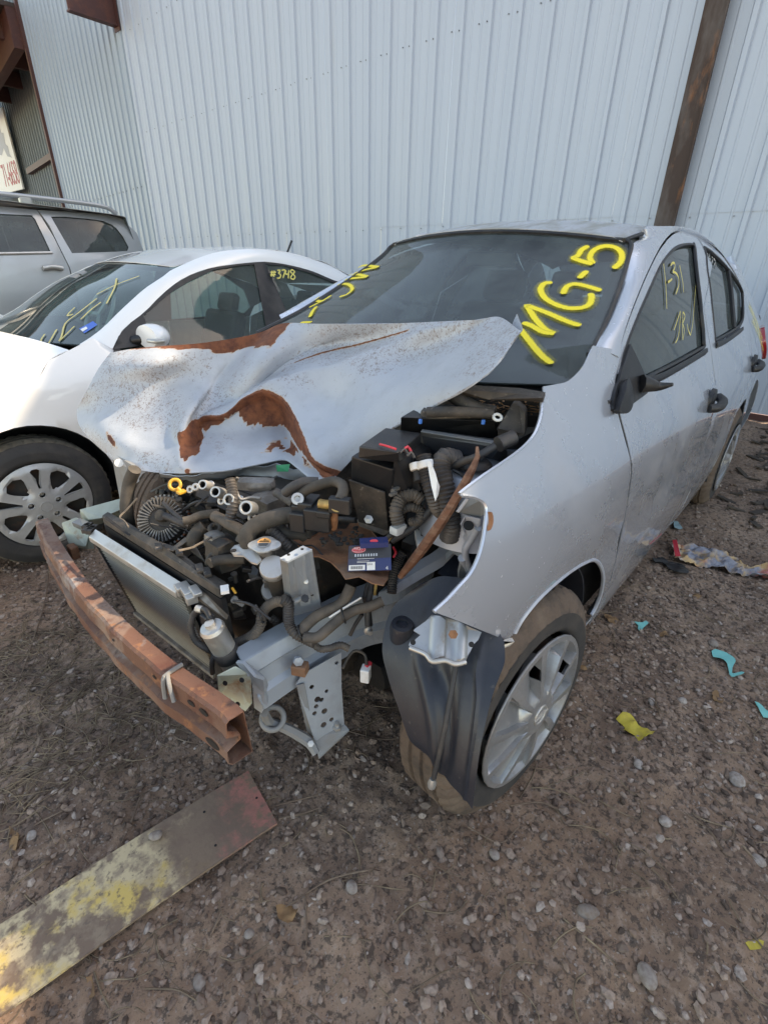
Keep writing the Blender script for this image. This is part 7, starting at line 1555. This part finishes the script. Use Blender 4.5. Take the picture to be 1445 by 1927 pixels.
lv = [([(520, 1712), (540, 1708), (563, 1705), (558, 1730), (545, 1745), (525, 1738)], 'brown folded leaf on the dirt at the bottom centre, nearest the camera'),
 (Z8([(640, 950), (670, 955), (705, 985), (680, 990), (655, 975)]), 'brown oak leaf just below the crushed snack bag'),
 (Z8([(755, 1440), (780, 1432), (790, 1460), (815, 1470), (800, 1495), (780, 1478), (758, 1475)]), 'brown lobed leaf below the hook-shaped teal scrap'),
 (Z8([(500, 1150), (540, 1148), (552, 1168), (515, 1172)]), 'tan leaf to the right of the small ragged teal scrap'),
 (Z8([(120, 1325), (140, 1312), (165, 1330), (140, 1340)]), 'brown leaf against the tread side of the front wheel'),
 (Z8([(242, 1065), (290, 1070), (320, 1090), (300, 1105), (260, 1095)]), 'pale tan curled leaf behind the front wheel'),
 ([(165, 1845), (175, 1840), (182, 1880), (170, 1885)], 'narrow brown leaf below the painted board'),
 ([(20, 1560), (40, 1575), (34, 1610), (18, 1600)], 'curled leaf in the straw at the far left above the board')]
for k, (P_, lb) in enumerate(lv): scrap('dry_leaf', P_, m_leaf, lb, 'leaf', 'dry leaves on the dirt', h=.010, t=.0006, seed=20+k, crump=.02, sp=.007, hk=40)
# single larger stones
m_rock = m_stone('pale_stone', [(0, (.17, .14, .12)), (1, (.36, .32, .29))])
rk = [(1106, 1720, 17, 'pale rounded stone near the bottom of the photo, right of centre'), (1218, 1840, 17, 'long pale stone close to the bottom edge right of centre'), (1425, 1622, 12, 'grey stone near the right edge below the teal scraps'), (1042, 1345, 11, 'rounded grey stone beside the front wheel'), (1342, 1212, 10, 'pale pebble right above the hook-shaped teal scrap'),
 (1252, 1548, 12, 'pale stone below the yellow leaf'), (1385, 1470, 16, 'flat pale stone right of the yellow leaf'), (662, 1672, 13, 'pale stone below the end of the painted board'), (298, 1588, 13, 'pale stone lying on the painted board'), (60, 1575, 10, 'tan stone at the far left above the board'),
 (1283, 1320, 9, 'small pale stone beyond the yellow leaf'), (1225, 1322, 9, 'small grey stone left of the brown lobed leaf'), (375, 1852, 14, 'dull grey stone at the bottom left below the board'), (470, 1760, 10, 'grey pebble midway between the board and the bottom edge'), (930, 1610, 10, 'grey stone in the open dirt below the front wheel'), (1200, 1440, 10, 'pale stone just below the crumpled yellow leaf')]
for k, (a, b, r, lb) in enumerate(rk):
    c = gq(a, b, .004+(.03 if 'lying on the painted' in lb else 0)); R0 = r/919*np.linalg.norm(c-CAM); r_ = np.random.default_rng(k); V = []; F = []
    I1 = ico*(1+r_.uniform(-.2, .2, (12, 1))); I1 = I1*np.array([r_.uniform(.9, 1.3), r_.uniform(.7, 1), .55])*R0; a_ = r_.uniform(0, 3); ca, sa = math.cos(a_), math.sin(a_)
    I1 = I1@np.array([[ca, sa, 0], [-sa, ca, 0], [0, 0, 1]])+c
    o = mk('stone', I1, icf, m_rock, None, smooth=True, attrs={'tone': [r_.random()]*12}); m = o.modifiers.new('s', 'SUBSURF'); m.levels = 2; m.render_levels = 2; tag(o, lb, 'stone', 'larger stones on the dirt')
# larger twigs
m_twig = M('dead_twig', (.13, .085, .06), .9, 0, [((.24, .18, .13), 20, .45, .65, .6)])
tw = [([(95, 1030), (88, 1120), (60, 1220), (30, 1300), (0, 1345)], .0030, 'long thin twig running down from the left end of the bumper beam'), ([(140, 1265), (90, 1300), (80, 1345), (150, 1385)], .0022, 'curved twig on the dirt left of the bumper beam'),
 ([(265, 1505), (245, 1560), (225, 1600)], .0030, 'dark twig leaning on the upper edge of the painted board'), ([(520, 1520), (560, 1510), (600, 1500)], .0028, 'twig at the right end of the painted board, upper one'), ([(525, 1545), (570, 1535), (600, 1525)], .0030, 'twig at the right end of the painted board, lower one'),
 ([(418, 1720), (390, 1780), (360, 1825)], .0028, 'twig in the dirt below the middle of the board'), ([(575, 1690), (578, 1750), (576, 1800)], .0022, 'thin upright twig beside the brown folded leaf'), ([(700, 1640), (620, 1660), (540, 1710), (500, 1725)], .0024, 'long twig running right from the brown folded leaf'),
 ([(315, 1345), (330, 1390), (380, 1405)], .0026, 'pale twig under the right end of the bumper beam'), ([(880, 1560), (940, 1590), (975, 1560)], .0028, 'bent twig below the front wheel'), ([(960, 1520), (1020, 1515), (1075, 1545), (1100, 1570)], .0026, 'long twig right of the front tyre foot'), ([(655, 1380), (720, 1395), (780, 1390)], .0022, 'pale twig under the perforated plate'),
 ([(1170, 1050), (1240, 1055), (1300, 1068)], .003, 'dark twig beside the black plastic piece'), ([(40, 1600), (65, 1560), (120, 1530)], .003, 'straw stalk at the left edge above the board')]
for P_, r, lb in tw: o = tube('twig', [gq(a, b, .009) for a, b in P_], [r, r*.9, r*.5], m_twig, None, seg=6); tag(o, lb, 'twig', 'twigs on the dirt')
# rotten debris behind the rear wheel
mbx = MB(); rr3 = random.Random(3)
for k in range(240):
    x, y = rr3.uniform(2.4, 4.4), rr3.uniform(-2.2, -.9); z = float(gz(x, y)); L = rr3.uniform(.02, .09); a = rr3.uniform(0, 3.1); mbx.box((x, y, z+.008), (L, rr3.uniform(.006, .02), .005), np.array(Matrix.Rotation(a, 3, 'Z')@Matrix.Rotation(rr3.uniform(-.3, .3), 3, 'Y')))
tag(mbx.build('bark_debris', M('bark_debris', (.05, .038, .03), .95, 0, [((.11, .085, .065), 9, .45, .7, .7)], bump=.5)), kind='stuff')
